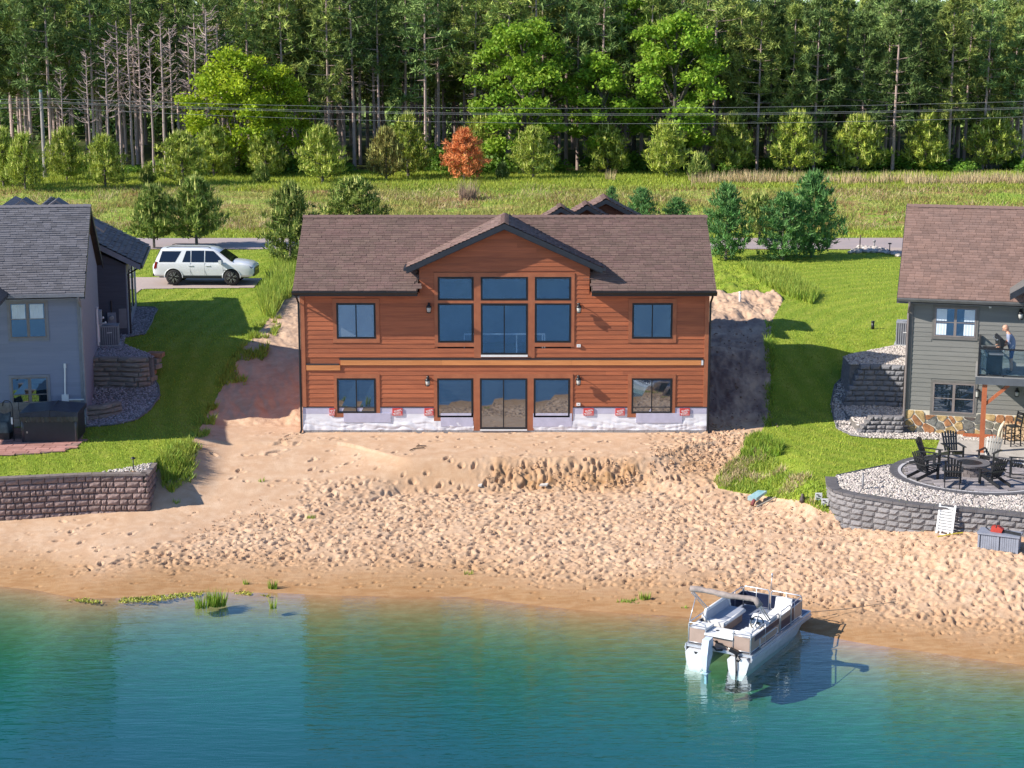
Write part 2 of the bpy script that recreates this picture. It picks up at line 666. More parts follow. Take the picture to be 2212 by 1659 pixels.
# footprints
ix0, ix1 = np.searchsorted(xs, -19.8), np.searchsorted(xs, 20.2)
DX, DY = 0.05, 0.05


dent = np.zeros_like(GZ)
rim = np.zeros_like(GZ)


def stamp(px, py, L, W, ang, depth):
    j = int((px + 20) / DX) + np.searchsorted(xs, -20)
    i = int((py + 21.5) / DY) + np.searchsorted(ysg, -21.5)
    n = int(L * 1.8 / DX) + 2
    i0, i1, j0, j1 = i - n, i + n, j - n, j + n
    if i0 < 0 or j0 < 0 or i1 >= GZ.shape[0] or j1 >= GZ.shape[1]:
        return
    dx = GX[i0:i1, j0:j1] - px
    dy = GY[i0:i1, j0:j1] - py
    ca, sa = math.cos(ang), math.sin(ang)
    u = (dx * ca + dy * sa) / L
    v = (-dx * sa + dy * ca) / W
    q = np.sqrt(u * u + v * v)
    dent[i0:i1, j0:j1] = np.minimum(dent[i0:i1, j0:j1], -depth * np.clip(1.08 - q, 0, 1) ** 0.55)
    rim[i0:i1, j0:j1] = np.maximum(rim[i0:i1, j0:j1], 0.22 * depth * np.exp(-((q - 1.3) / 0.3) ** 2))


jx = np.searchsorted(xs, -20)
jy = np.searchsorted(ysg, -21.5)
PATCH = 0.62 + 0.38 * sstep(-.28, .12, fbm(GX, GY, 1.9, 83, 3))
n_st = 0
for _ in range(34000):
    px, py = random.uniform(-19.5, 19.5), random.uniform(-20.5, 0.1)
    i = min(int((py + 21.5) / DY) + jy, GZ.shape[0] - 1)
    j = min(int((px + 20) / DX) + jx, GZ.shape[1] - 1)
    if not soil[i, j]:
        continue
    pr = max(tramp[i, j] * PATCH[i, j], light[i, j] * 0.25)
    if random.random() < pr:
        small = S[i, j] < 2.2
        k = random.choice((.4, .55, .7, .85, 1.0, 1.25)) * (0.6 if small else 1)
        stamp(px, py, 0.145 * k, 0.045 * k + 0.022, random.gauss(0.5, 0.8), random.uniform(0.07, 0.155) * min(k, .9))
        n_st += 1
for _ in range(260):
    px, py = random.gauss(2.4, 1.7), random.gauss(-4.4, .30)
    if fbm(np.array([px]), np.array([py]), .8, 63, 2)[0] < -.12:
        continue
    stamp(px, py, random.uniform(.06, .17), random.uniform(.05, .10), random.gauss(1.2, .6), random.uniform(.08, .24))
for _ in range(130):
    px, py = random.uniform(5.6, 9.2), random.uniform(-4.2, 0.2)
    stamp(px, py, random.uniform(.06, .15), random.uniform(.05, .09), random.gauss(.6, .8), random.uniform(.06, .16))
for px, py, L_, W_, a_ in ((-8.5, -.5, .30, .05, 1.2), (-8.45, -1.1, .34, .05, .6), (-8.7, -1.5, .25, .05, .3), (-8.75, -2.2, .36, .10, .45), (-8.9, -2.5, .2, .06, .2), (-2.9, -4.3, .1, .08, .3), (-3.4, -4.6, .14, .1, .2), (-2.4, -4.8, .12, .07, .2), (-1.6, -4.0, .12, .1, .3), (-1.9, -5.0, .11, .09, .1)):
    stamp(px, py, L_, W_, a_, .17)
GZ = GZ + np.where(soil & (S > 0.25), disp + dent + rim, 0)
for a_, b_ in (((462, 985), (575, 1085)), ((482, 978), (600, 1085)), ((520, 905), (455, 985)), ((545, 890), (480, 985))):
    q0, q1 = hit(*a_), hit(*b_)
    an_ = math.atan2(q1.y - q0.y, q1.x - q0.x)
    m_ = int((q1 - q0).length / .16)
    for i in range(m_):
        q_ = q0.lerp(q1, i / m_)
        stamp(q_.x + random.uniform(-.04, .04), q_.y + random.uniform(-.04, .04), .16, .09, an_ + random.uniform(-.2, .2), random.uniform(.025, .055))
# slabs dug out by the left corner
for px, py, L, W, a, d in [(-8.5, -1.0, .5, .06, .5, .12), (-8.35, -2.2, .55, .1, .45, .16), (-8.15, -0.4, .3, .05, 1.4, .1), (-1.2, -3.9, .14, .1, .3, .2), (-1.9, -4.6, .18, .1, .2, .12), (-3.1, -4.2, .2, .12, .2, .1), (-2.8, -4.9, .2, .1, .4, .1)]:
    pass

wet = np.clip(1 - sstep(0.3, 4.4, S + 0.8 * fbm(GX, GY, 1.8, 13, 4)), 0, 1)
wet = np.where(S < 0, 1, wet)
wet = np.maximum(wet, 0.42 * np.exp(-((GY + 4.4) / .7) ** 2) * sstep(-5.5, -3.5, GX) * (1 - sstep(4, 6, GX)))
wet = np.maximum(wet, 1.0 * np.clip(bankm, 0, 1) * (0.6 + 0.4 * sstep(-.2, .3, fbm(GX, GY, .6, 19, 3))))
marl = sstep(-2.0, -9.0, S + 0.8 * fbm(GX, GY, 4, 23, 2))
dirta = np.clip(sstep(7.4, 8.4, GX) * sstep(0.6, 3.0, GY + 0.8 * fbm(GX, GY, 1.3, 17, 3)) * (1 - .75 * sstep(13, 16.5, GY)), 0, 1)
dirta = np.maximum(dirta, 0.34 * sstep(-7.4, -8.2, GX) * sstep(1.0, 5, GY + fbm(GX, GY, 1.6, 27, 3)))
meadow = (GY >= 37) & (GY < 78)
floor = GY >= 78

# ---- ground materials


def ground_mat(name, kind):
    m = bpy.data.materials.new(name)
    MATS[name] = m
    m.use_nodes = True
    nt = m.node_tree
    N, L = nt.nodes, nt.links
    b = N['Principled BSDF']
    b.inputs['Roughness'].default_value = 0.9
    b.inputs['Specular IOR Level'].default_value = 0.15
    tc = N.new('ShaderNodeTexCoord')

    def noise(sc, det=6, stretch=(1, 1, 1), ro=0.6):
        mp = N.new('ShaderNodeMapping')
        mp.inputs['Scale'].default_value = stretch
        L.new(tc.outputs['Object'], mp.inputs['Vector'])
        n = N.new('ShaderNodeTexNoise')
        n.inputs['Scale'].default_value = sc
        n.inputs['Detail'].default_value = det
        n.inputs['Roughness'].default_value = ro
        L.new(mp.outputs[0], n.inputs['Vector'])
        return n.outputs['Fac']

    def ramp(f, a, bb):
        r = N.new('ShaderNodeMapRange')
        r.inputs['From Min'].default_value = a
        r.inputs['From Max'].default_value = bb
        L.new(f, r.inputs['Value'])
        return r.outputs[0]

    def mix(f, c1, c2):
        x = N.new('ShaderNodeMix')
        x.data_type = 'RGBA'
        for s, c in ((6, c1), (7, c2)):
            if isinstance(c, tuple):
                x.inputs[s].default_value = c + (1,)
            else:
                L.new(c, x.inputs[s])
        if isinstance(f, float):
            x.inputs[0].default_value = f
        else:
            L.new(f, x.inputs[0])
        return x.outputs[2]

    def attr(a):
        x = N.new('ShaderNodeAttribute')
        x.attribute_name = a
        return x.outputs['Fac']

    if kind == 'sand':
        c = mix(ramp(noise(0.5, 5), .38, .62), (.53, .355, .235), (.475, .305, .195))
        c = mix(ramp(noise(2.4, 6), .42, .7), c, (.59, .425, .30))
        c = mix(ramp(noise(55, 4), .5, .72), c, (.42, .27, .17))
        dark = mix(ramp(noise(.55, 9, (1, .7, 1), .68), .42, .58), (.26, .185, .155), (.50, .36, .27))
        c = mix(attr('dirt'), c, dark)
        wetc = mix(ramp(noise(3.5, 6, (.6, 1.6, 1)), .4, .62), (.33, .18, .082), (.39, .235, .12))
        c = mix(attr('wet'), c, wetc)
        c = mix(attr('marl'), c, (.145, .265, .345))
        bp = N.new('ShaderNodeBump')
        bp.inputs['Strength'].default_value = 0.5
        bp.inputs['Distance'].default_value = 0.03
        L.new(noise(22, 8), bp.inputs['Height'])
        L.new(bp.outputs[0], b.inputs['Normal'])
    elif kind == 'lawn':
        c = mix(ramp(noise(.35, 5), .36, .64), (.235, .30, .034), (.31, .365, .045))
        c = mix(ramp(noise(2.2, 6), .45, .75), c, (.38, .38, .075))
        wv = N.new('ShaderNodeTexWave')
        wv.wave_type = 'RINGS'
        wv.rings_direction = 'SPHERICAL'
        wv.inputs['Scale'].default_value = .30
        wv.inputs['Distortion'].default_value = 2.5
        wv.inputs['Detail'].default_value = 2
        mpw = N.new('ShaderNodeMapping')
        mpw.inputs['Location'].default_value = (-26, -9, 0)
        L.new(tc.outputs['Object'], mpw.inputs['Vector'])
        L.new(mpw.outputs[0], wv.inputs['Vector'])
        wm = N.new('ShaderNodeMath')
        wm.operation = 'MULTIPLY'
        wm.inputs[1].default_value = .65
        L.new(wv.outputs['Fac'], wm.inputs[0])
        c = mix(wm.outputs[0], c, (.17, .255, .022))
        c = mix(ramp(noise(30, 4), .45, .7), c, (.11, .20, .014))
        bp = N.new('ShaderNodeBump')
        bp.inputs['Strength'].default_value = 0.8
        bp.inputs['Distance'].default_value = 0.05
        L.new(noise(26, 6), bp.inputs['Height'])
        L.new(bp.outputs[0], b.inputs['Normal'])
    elif kind == 'meadow':
        c = mix(ramp(noise(.16, 6, (1, 2.2, 1)), .42, .6), (.22, .34, .04), (.32, .34, .09))
        c = mix(ramp(noise(.42, 8, (.7, 1.3, 1), .7), .47, .6), c, (.34, .20, .10))
        c = mix(ramp(noise(1.6, 6), .52, .72), c, (.17, .25, .03))
        c = mix(ramp(noise(6, 5), .56, .74), c, (.48, .40, .22))
        bp = N.new('ShaderNodeBump')
        bp.inputs['Strength'].default_value = 1
        bp.inputs['Distance'].default_value = 0.25
        L.new(noise(3.2, 8), bp.inputs['Height'])
        L.new(bp.outputs[0], b.inputs['Normal'])
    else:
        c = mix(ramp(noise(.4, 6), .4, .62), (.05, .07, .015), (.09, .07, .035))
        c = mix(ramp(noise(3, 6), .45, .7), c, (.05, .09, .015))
    L.new(c, b.inputs['Base Color'])
    return m


m_sand = ground_mat('sand', 'sand')
m_lawn = ground_mat('lawn_turf', 'lawn')
m_meadow = ground_mat('meadow_turf', 'meadow')
m_floor = ground_mat('forest_soil', 'floor')

ny, nx = GZ.shape
idx = np.arange(ny * nx).reshape(ny, nx)
Q = np.stack([idx[:-1, :-1], idx[:-1, 1:], idx[1:, 1:], idx[1:, :-1]], -1).reshape(-1, 4)
VV = np.stack([GX, GY, GZ], -1).reshape(-1, 3)
cls = np.zeros((ny, nx), int)
cls[lawn_l & ~meadow & ~floor] = 1
cls[lawn_r & ~meadow & ~floor] = 2
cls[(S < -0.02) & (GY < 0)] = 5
cls[(~lawnish) & (GY > 21.5) & (GY < 37.1)] = 1
cls[meadow] = 3
cls[floor] = 4
cls[GY < -130] = 4
cc = cls[:-1, :-1].reshape(-1)
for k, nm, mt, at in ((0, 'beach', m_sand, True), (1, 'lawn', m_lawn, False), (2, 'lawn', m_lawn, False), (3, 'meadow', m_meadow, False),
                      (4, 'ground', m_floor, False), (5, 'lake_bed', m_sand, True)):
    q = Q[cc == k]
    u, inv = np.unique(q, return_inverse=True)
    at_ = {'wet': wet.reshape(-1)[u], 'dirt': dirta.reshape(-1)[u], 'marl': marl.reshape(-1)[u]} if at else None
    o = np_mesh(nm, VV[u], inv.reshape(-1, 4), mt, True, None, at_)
    tag(o, kind='structure')

# ---- water: a closed body over the lake bed
m_water = bpy.data.materials.new('lake_water')
m_water.use_nodes = True
nt = m_water.node_tree
N, L = nt.nodes, nt.links
N.clear()
out = N.new('ShaderNodeOutputMaterial')
tc = N.new('ShaderNodeTexCoord')
hsum = None
for (sx, sy, rz_, sc, amp) in ((0.55, 2.1, R(6), 1.0, 1.0), (0.8, 3.4, R(-9), 2.1, 0.5), (0.25, 0.5, R(15), 0.5, 0.9), (0.9, 5.2, R(9), 1.5, 0.45)):
    mp = N.new('ShaderNodeMapping')
    mp.inputs['Scale'].default_value = (sx, sy, 1)
    mp.inputs['Rotation'].default_value = (0, 0, rz_)
    L.new(tc.outputs['Object'], mp.inputs['Vector'])
    nz = N.new('ShaderNodeTexNoise')
    nz.inputs['Scale'].default_value = sc
    nz.inputs['Detail'].default_value = 2
    nz.inputs['Distortion'].default_value = 0.6
    L.new(mp.outputs[0], nz.inputs['Vector'])
    mu = N.new('ShaderNodeMath')
    mu.operation = 'MULTIPLY'
    mu.inputs[1].default_value = amp
    L.new(nz.outputs['Fac'], mu.inputs[0])
    if hsum is None:
        hsum = mu.outputs[0]
    else:
        ad = N.new('ShaderNodeMath')
        ad.operation = 'ADD'
        L.new(hsum, ad.inputs[0])
        L.new(mu.outputs[0], ad.inputs[1])
        hsum = ad.outputs[0]
bp = N.new('ShaderNodeBump')
bp.inputs['Strength'].default_value = 0.08
bp.inputs['Distance'].default_value = 0.25
L.new(hsum, bp.inputs['Height'])
fr = N.new('ShaderNodeFresnel')
fr.inputs['IOR'].default_value = 2.2
L.new(bp.outputs[0], fr.inputs['Normal'])
gl = N.new('ShaderNodeBsdfGlossy')
gl.inputs['Roughness'].default_value = 0.03
gl.inputs['Color'].default_value = (.78, .92, 1, 1)
L.new(bp.outputs[0], gl.inputs['Normal'])
tr = N.new('ShaderNodeBsdfTransparent')
m2 = N.new('ShaderNodeMixShader')
ge_ = N.new('ShaderNodeNewGeometry')
inv_ = N.new('ShaderNodeMath')
inv_.operation = 'SUBTRACT'
inv_.inputs[0].default_value = 1
L.new(ge_.outputs['Backfacing'], inv_.inputs[1])
mf_ = N.new('ShaderNodeMath')
mf_.operation = 'MULTIPLY'
L.new(fr.outputs[0], mf_.inputs[0])
L.new(inv_.outputs[0], mf_.inputs[1])
L.new(mf_.outputs[0], m2.inputs[0])
L.new(tr.outputs[0], m2.inputs[1])
L.new(gl.outputs[0], m2.inputs[2])
L.new(m2.outputs[0], out.inputs['Surface'])
va = N.new('ShaderNodeVolumeAbsorption')
va.inputs['Color'].default_value = (0.12, 0.78, 0.74, 1)
va.inputs['Density'].default_value = 0.74
L.new(va.outputs[0], out.inputs['Volume'])
w = MB()
w.box(-300, -138, -9, 300, -10, WATER_Z)
wo_ = w.build('water', m_water)
tag(wo_, kind='structure')

# ---- road and drives: sheets a few mm over the ground
m_road = mat('road_asphalt', (.36, .29, .285), 0.85, .1, .6, (.31, .26, .26), bump=.3, bscale=30)
m_drive = mat('drive_concrete', (.42, .33, .29), 0.85, .1, .5, (.36, .29, .265), bump=.2)


def sheet(name, X0, X1, Y0, Y1, nx_, ny_, lift, mt, inside=None):
    gx, gy = np.meshgrid(np.linspace(X0, X1, nx_), np.linspace(Y0, Y1, ny_))
    gz = H(gx, gy) + lift
    id_ = np.arange(nx_ * ny_).reshape(ny_, nx_)
    q = np.stack([id_[:-1, :-1], id_[:-1, 1:], id_[1:, 1:], id_[1:, :-1]], -1).reshape(-1, 4)
    if inside is not None:
        cx = (gx[:-1, :-1] + gx[1:, 1:]) / 2
        cy = (gy[:-1, :-1] + gy[1:, 1:]) / 2
        q = q[inpoly(cx, cy, inside).reshape(-1)]
    u, inv = np.unique(q, return_inverse=True)
    o = np_mesh(name, np.stack([gx, gy, gz], -1).reshape(-1, 3)[u], inv.reshape(-1, 4), mt, True)
    return tag(o, kind='structure')


sheet('road', -250, 250, 37.4, 43.3, 900, 16, 0.035, m_road)
sheet('driveway', -30, -12.3, 17, 26.3, 120, 80, 0.03, m_drive, DRIVE_L)
dr = hits([(1960, 552), (1900, 545), (1880, 538), (1858, 531), (1962, 531)]) + [Vector((26, 37.6, 0)), Vector((26, 33.0, 0))]
sheet('driveway', 15, 26, 29, 38, 110, 70, 0.04, m_drive, [Vector(p) for p in dr])
# ================================================================== HOUSES
m_red = mat('red_wood_siding', (.40, .118, .045), .62, .15, 1.6, (.29, .083, .034), bump=.25, bscale=9, objvar=.17, stretch=(.5, 1, 9))
m_redtrim = mat('red_wood_trim', (.37, .125, .055), .6, .1, 2.5, (.30, .095, .042), objvar=.06, bump=.15)
m_ledger = mat('new_timber', (.60, .245, .085), .65, .2, 2.0, (.50, .19, .06), bump=.15, objvar=.08, stretch=(.4, 1, 5))
m_black = mat('black_metal', (.012, .013, .016), .4, .1, 5)
m_blackframe = mat('black_window_frame', (.010, .011, .015), .35, .1, 5)
m_glass = glass_mat('window_glass', (.022, .030, .042), .32, (.78, .88, 1.0))
m_glassp = glass_mat('pale_window_glass', (.16, .20, .25), .30, (.78, .88, 1.0))
m_wrap = mat('white_house_wrap', (.74, .73, .76), .5, .06, 3, (.68, .67, .71))
m_foam = mat('lavender_board', (.50, .48, .60), .7, .06, 3)
m_mark = mat('red_print', (.62, .07, .06), .6, .1, 6)
m_markw = mat('white_print', (.72, .60, .60), .6, .05, 6)
m_cmu = mat('concrete_block', (.33, .31, .31), .9, .15, 8, (.26, .25, .25), bump=.4, objvar=.1)
m_shR = mat('brown_shingle', (.170, .102, .088), .9, .25, .5, (.150, .096, .080), bump=.3, bscale=60, island=.17, huevar=.008)
m_shL = mat('grey_shingle', (.155, .146, .158), .9, .2, .8, (.138, .132, .146), bump=.3, bscale=60, island=.20)
m_shB = mat('warm_brown_shingle', (.205, .125, .102), .9, .2, .8, (.18, .115, .098), bump=.3, bscale=60, island=.18)
m_deckroof = mat('roof_deck', (.10, .07, .06), .9)
m_fascia = mat('dark_fascia', (.022, .026, .036), .45, .1, 4)
m_white = mat('white_plastic', (.74, .74, .74), .4, .04, 5)
m_lampglass = mat('lamp_glass', (.44, .43, .40), .2, .03, 5)
m_greyR = mat('grey_siding', (.185, .18, .165), .65, .1, 1.6, (.16, .157, .145), objvar=.06, stretch=(.5, 1, 6))
m_greyRt = mat('grey_trim', (.15, .14, .13), .6, .1, 3, objvar=.04)
m_greyL = mat('slate_siding', (.22, .235, .31), .65, .1, 1.6, (.20, .215, .29), objvar=.05, stretch=(.5, 1, 6))
m_greyLt = mat('slate_trim', (.24, .24, .27), .6, .1, 3)
m_curtain = mat('white_curtain', (.62, .70, .78), .8, .05, 3)
m_winglassN = glass_mat('neighbour_glass', (.015, .025, .035), .30, (.65, .82, 1.0))
m_wingtrim = mat('window_taupe_trim', (.22, .185, .175), .5, .1, 4)
m_interior = mat('room_wall', (.28, .33, .38), .9, .1, 1)
m_interiord = mat('room_floor', (.05, .06, .08), .8, .1, 1)
m_cedar = mat('cedar_post', (.42, .12, .045), .6, .15, 3, (.33, .09, .035), stretch=(3, 3, .5), bump=.2)

# see-through front glass of the great room
m_clear = bpy.data.materials.new('great_room_glass')
m_clear.use_nodes = True
_n, _l = m_clear.node_tree.nodes, m_clear.node_tree.links
_n.clear()
_o = _n.new('ShaderNodeOutputMaterial')
_t = _n.new('ShaderNodeBsdfTransparent')
_t.inputs['Color'].default_value = (.72, .82, .92, 1)
_g = _n.new('ShaderNodeBsdfGlossy')
_g.inputs['Roughness'].default_value = .02
_g.inputs['Color'].default_value = (.8, .9, 1, 1)
_m = _n.new('ShaderNodeMixShader')
_m.inputs[0].default_value = .22
_l.new(_t.outputs[0], _m.inputs[1])
_l.new(_g.outputs[0], _m.inputs[2])
_l.new(_m.outputs[0], _o.inputs['Surface'])


def shingles(parent, P0, ux, us, W, LS, mt, e=.145, tab=(.22, .42), keep=None, seed=1, thick=.026):
    """courses of lapped shingles on a slope, each piece a small wedge of its own"""
    r = np.random.default_rng(seed)
    P0, ux, us = Vector(P0), Vector(ux).normalized(), Vector(us).normalized()
    nr = ux.cross(us).normalized()
    if nr.z < 0:
        nr = -nr
    V, F = [], []
    rows = int(LS / e)
    P0a, uxa, usa, na = (np.array(q) for q in (P0, ux, us, nr))
    for i in range(rows + 1):
        s0 = i * e
        s1 = min(LS, s0 + e + .02)
        if s1 - s0 < .03:
            continue
        x = -r.uniform(0, tab[1])
        while x < W:
            w_ = r.uniform(*tab)
            a, b = max(0, x), min(W, x + w_ - .006)
            x += w_
            if b - a < .03:
                continue
            if keep and not keep((a + b) / 2, (s0 + s1) / 2):
                continue
            h = thick * r.uniform(.55, 1.45)
            so = s0 - r.uniform(0, .012)
            k = len(V)
            for (xx, ss, hh) in ((a, so, h + .004), (b, so, h + .004), (b, s1, .004), (a, s1, .004), (a, so, 0), (b, so, 0)):
                V.append(P0a + uxa * xx + usa * ss + na * hh)
            F.append((k, k + 1, k + 2, k + 3))
            F.append((k + 4, k + 5, k + 1, k))
    o = np_mesh('shingles', np.array(V), np.array(F), mt, False, parent)
    o['kind'] = 'stuff'
    return o


def ridge_caps(parent, A, B, mt, w=.16, step=.28, drop=.09):
    A, B = Vector(A), Vector(B)
    d = (B - A)
    n = int(d.length / step)
    dn = d.normalized()
    sd = Vector((-dn.y, dn.x, 0)).normalized()
    mb = MB()
    L_ = step + .03
    P = []
    for t, lift in ((0, .035), (L_, .015)):
        for s_, z in ((-w, -drop), (0, 0), (w, -drop)):
            P.append(dn * t + sd * s_ + Vector((0, 0, z + lift)))
    for t, lift in ((0, .012), (L_, 0.0)):
        for s_, z in ((-w, -drop), (0, 0), (w, -drop)):
            P.append(dn * t + sd * s_ + Vector((0, 0, z + lift)))
    mb.add(P, [(0, 1, 4, 3), (1, 2, 5, 4), (6, 7, 1, 0), (7, 8, 2, 1), (0, 3, 9, 6), (2, 8, 11, 5)])
    me = mb.mesh('ridge_cap', mt)
    for i in range(n):
        inst('ridge_cap', me, parent, A + d * (i / n))


def siding(parent, z0, z1, e, spans, rects, mt, y=0.0, joints=0.10, thick=.024):
    z = z0
    while z < z1 - .02:
        zt = min(z + e, z1)
        for (a, b) in spans(z, zt):
            segs = [(a, b)]
            for (ra, rz0, rb, rz1) in rects:
                ov = min(zt, rz1) - max(z, rz0)
                if ov > .35 * (zt - z):
                    ns = []
                    for (p, q) in segs:
                        if rb <= p or ra >= q:
                            ns.append((p, q))
                        else:
                            if ra > p + .03:
                                ns.append((p, ra))
                            if rb < q - .03:
                                ns.append((rb, q))
                    segs = ns
            for (p, q) in segs:
                cuts = [p]
                if q - p > 2.5 and random.random() < .8:
                    cuts.append(random.uniform(p + .6, q - .6))
                    if q - p > 8:
                        cuts.append(random.uniform(p + .6, q - .6))
                cuts = sorted(cuts) + [q]
                for u, v in zip(cuts[:-1], cuts[1:]):
                    if v - u < .04:
                        continue
                    mb = MB()
                    g = .002
                    mb.hexa([(u + g, y - thick, z), (v - g, y - thick, z), (v - g, y + .001, z), (u + g, y + .001, z),
                             (u + g, y - .007, zt + .004), (v - g, y - .007, zt + .004), (v - g, y + .001, zt + .004), (u + g, y + .001, zt + .004)])
                    mb.build('siding_board', mt, parent)
        z += e


def window(parent, x0, z0, x1, z1, y, frame_m, glass_m, cols=2, rows=1, fw=.07, trim_m=None, trim=None, name='window', split=None, depth=.05, sill=None, gap=None):
    """black/taupe frame with recessed panes; trim boards round it"""
    mb = MB()
    yo = y - depth
    mb.box(x0, yo, z0, x0 + fw, y - .001, z1)
    mb.box(x1 - fw, yo, z0, x1, y - .001, z1)
    mb.box(x0 + fw, yo, z0, x1 - fw, y - .001, z0 + fw)
    mb.box(x0 + fw, yo, z1 - fw, x1 - fw, y - .001, z1)
    xi0, xi1, zi0, zi1 = x0 + fw, x1 - fw, z0 + fw, z1 - fw
    mw = fw * .62
    g = gap if gap else mw
    xc = [xi0 + (xi1 - xi0) * i / cols for i in range(cols + 1)]
    zs = split if split else [i / rows for i in range(rows + 1)]
    zc = [zi0 + (zi1 - zi0) * t for t in zs]
    for i in range(1, cols):
        mb.box(xc[i] - g / 2, yo + .006, zi0, xc[i] + g / 2, y - .001, zi1)
    for j in range(1, len(zc) - 1):
        for i in range(cols):
            a = xc[i] + (g / 2 if i else 0)
            b = xc[i + 1] - (g / 2 if i < cols - 1 else 0)
            mb.box(a, yo + .009, zc[j] - mw / 2, b, y - .001, zc[j] + mw / 2)
    fr = mb.build(name, frame_m, parent)
    for i in range(cols):
        for j in range(len(zc) - 1):
            a = xc[i] + (g / 2 if i else 0)
            b = xc[i + 1] - (g / 2 if i < cols - 1 else 0)
            c = zc[j] + (mw / 2 if j else 0)
            d = zc[j + 1] - (mw / 2 if j < len(zc) - 2 else 0)
            p = MB()
            tl = random.uniform(-.004, .004)
            p.hexa([(a, y - .022 + tl, c), (b, y - .022 - tl, c), (b, y - .012, c), (a, y - .012, c),
                    (a, y - .022 - tl, d), (b, y - .022 + tl, d), (b, y - .012, d), (a, y - .012, d)])
            p.build('pane', glass_m, fr)
    if trim_m:
        l, r_, t, b_ = trim
        tp = y - .042
        for nm, bx in (('trim_board', (x0 - l, z0 - b_, x0, z1 + t)), ('trim_board', (x1, z0 - b_, x1 + r_, z1 + t)),
                       ('trim_board', (x0, z1, x1, z1 + t)), ('trim_board', (x0, z0 - b_, x1, z0))):
            if bx[2] - bx[0] < .01 or bx[3] - bx[1] < .01:
                continue
            q = MB()
            q.box(bx[0], tp, bx[1], bx[2], y - .0015, bx[3])
            q.build(nm, trim_m, fr)
    return fr


def lamp(parent, x, z, y=0.0, s=1.0):
    b = MB()
    b.lathe([(.0, -.02), (.055 * s, -.02), (.055 * s, .0), (0, 0)], 10, (x, y - .025, z + .06 * s), 'y')
    b.tube([(x, y - .03, z + .06 * s), (x, y - .12 * s, z + .13 * s), (x, y - .20 * s, z + .12 * s), (x, y - .21 * s, z + .06 * s)], .014 * s, 6)
    b.lathe([(.10 * s, -.02), (.085 * s, .03 * s), (.03 * s, .075 * s), (0.012, .10 * s)], 12, (x, y - .21 * s, z))
    b.lathe([(.055 * s, -.21 * s), (.07 * s, -.20 * s), (.07 * s, -.185 * s), (.055 * s, -.18 * s)], 12, (x, y - .21 * s, z))
    for k in (-1, 1):
        b.tube([(x + k * .072 * s, y - .21 * s, z - .2 * s), (x + k * .08 * s, y - .21 * s, z + .01 * s)], .007 * s, 4)
    o = b.build('wall_lamp', m_black, parent, True)
    g = MB()
    g.lathe([(.05 * s, -.18 * s), (.068 * s, -.12 * s), (.075 * s, -.02 * s), (.05 * s, 0)], 12, (x, y - .21 * s, z))
    g.build('glass_jar', m_lampglass, o, True)
    return o


# ------------------------------------------------------------------ the red-brown house
FR = Frame((0, 0, 0), 0)


def zx(sc, ox, oy, x, y):
    return (ox + x / sc) * D72, (oy + y / sc) * D72


def z1p(x, y): return FR.face(*zx(3.4, 850, 600, x, y))
def z2p(x, y): return FR.face(*zx(3.4, 1500, 600, x, y))
def z3p(x, y): return FR.face(*zx(3.4031, 850, 1000, x, y))
def z4p(x, y): return FR.face(*zx(3.4031, 1500, 1000, x, y))


house = thing('wooden_house', 'reddish brown two storey house with black windows and white wrapped base on the sand lot', 'house')
EZ, RY, RZ = 5.74, 3.45, 8.22
GZ_, GX_ = 8.33, 3.77           # gable apex height, half width of the gable roof
SIDE = 7.97
gs = (GZ_ - 6.63) / GX_
# shell: back and sides, with the tall great-room opening left open in front
wl_ = MB()
hx0, hz0 = z1p(1575, 1452)
hx0 = z1p(1560, 0)[0]
hx1 = z2p(735, 0)[0]
hzb = z2p(0, 1590)[1]
hzt = z2p(0, 775)[1]
wl_.box(-SIDE, .0, -.4, hx0, .2, 5.62)
wl_.box(hx1, .0, -.4, SIDE, .2, 5.62)
wl_.box(hx0, .0, -.4, hx1, .2, hzb)
wl_.prism([(-3.32, 5.62), (-3.32, GZ_ - .12 - gs * 3.32), (0, GZ_ - .12), (3.32, GZ_ - .12 - gs * 3.32), (3.32, 5.62), (hx1, 5.62), (hx1, hzt), (hx0, hzt), (hx0, 5.62)],
          lambda x, z: (x, .0, z), lambda x, z: (x, .2, z))
wl_.box(-SIDE, .2, -.4, -SIDE + .2, 6.9, 5.62)
wl_.box(SIDE - .2, .2, -.4, SIDE, 6.9, 5.62)
wl_.box(-SIDE + .2, 6.7, -.4, SIDE - .2, 6.9, 5.62)
for sx in (-1, 1):
    xa = sx * SIDE
    wl_.add([(xa, 0, 5.62), (xa, 6.9, 5.62), (xa, RY, RZ - .12), (xa - sx * .15, 0, 5.62), (xa - sx * .15, 6.9, 5.62), (xa - sx * .15, RY, RZ - .12)],
            [(0, 1, 2), (5, 4, 3), (0, 2, 5, 3), (1, 4, 5, 2)])
    xb = sx * 3.32          # cheeks of the gable over the roof
    wl_.add([(xb, .2, 5.6), (xb, 3.2, 5.6), (xb, 3.2, 6.72), (xb, .2, 6.72), (xb - sx * .1, .2, 5.6), (xb - sx * .1, 3.2, 5.6), (xb - sx * .1, 3.2, 6.72), (xb - sx * .1, .2, 6.72)], MB.BF)
wl_.build('wall', m_red, house)
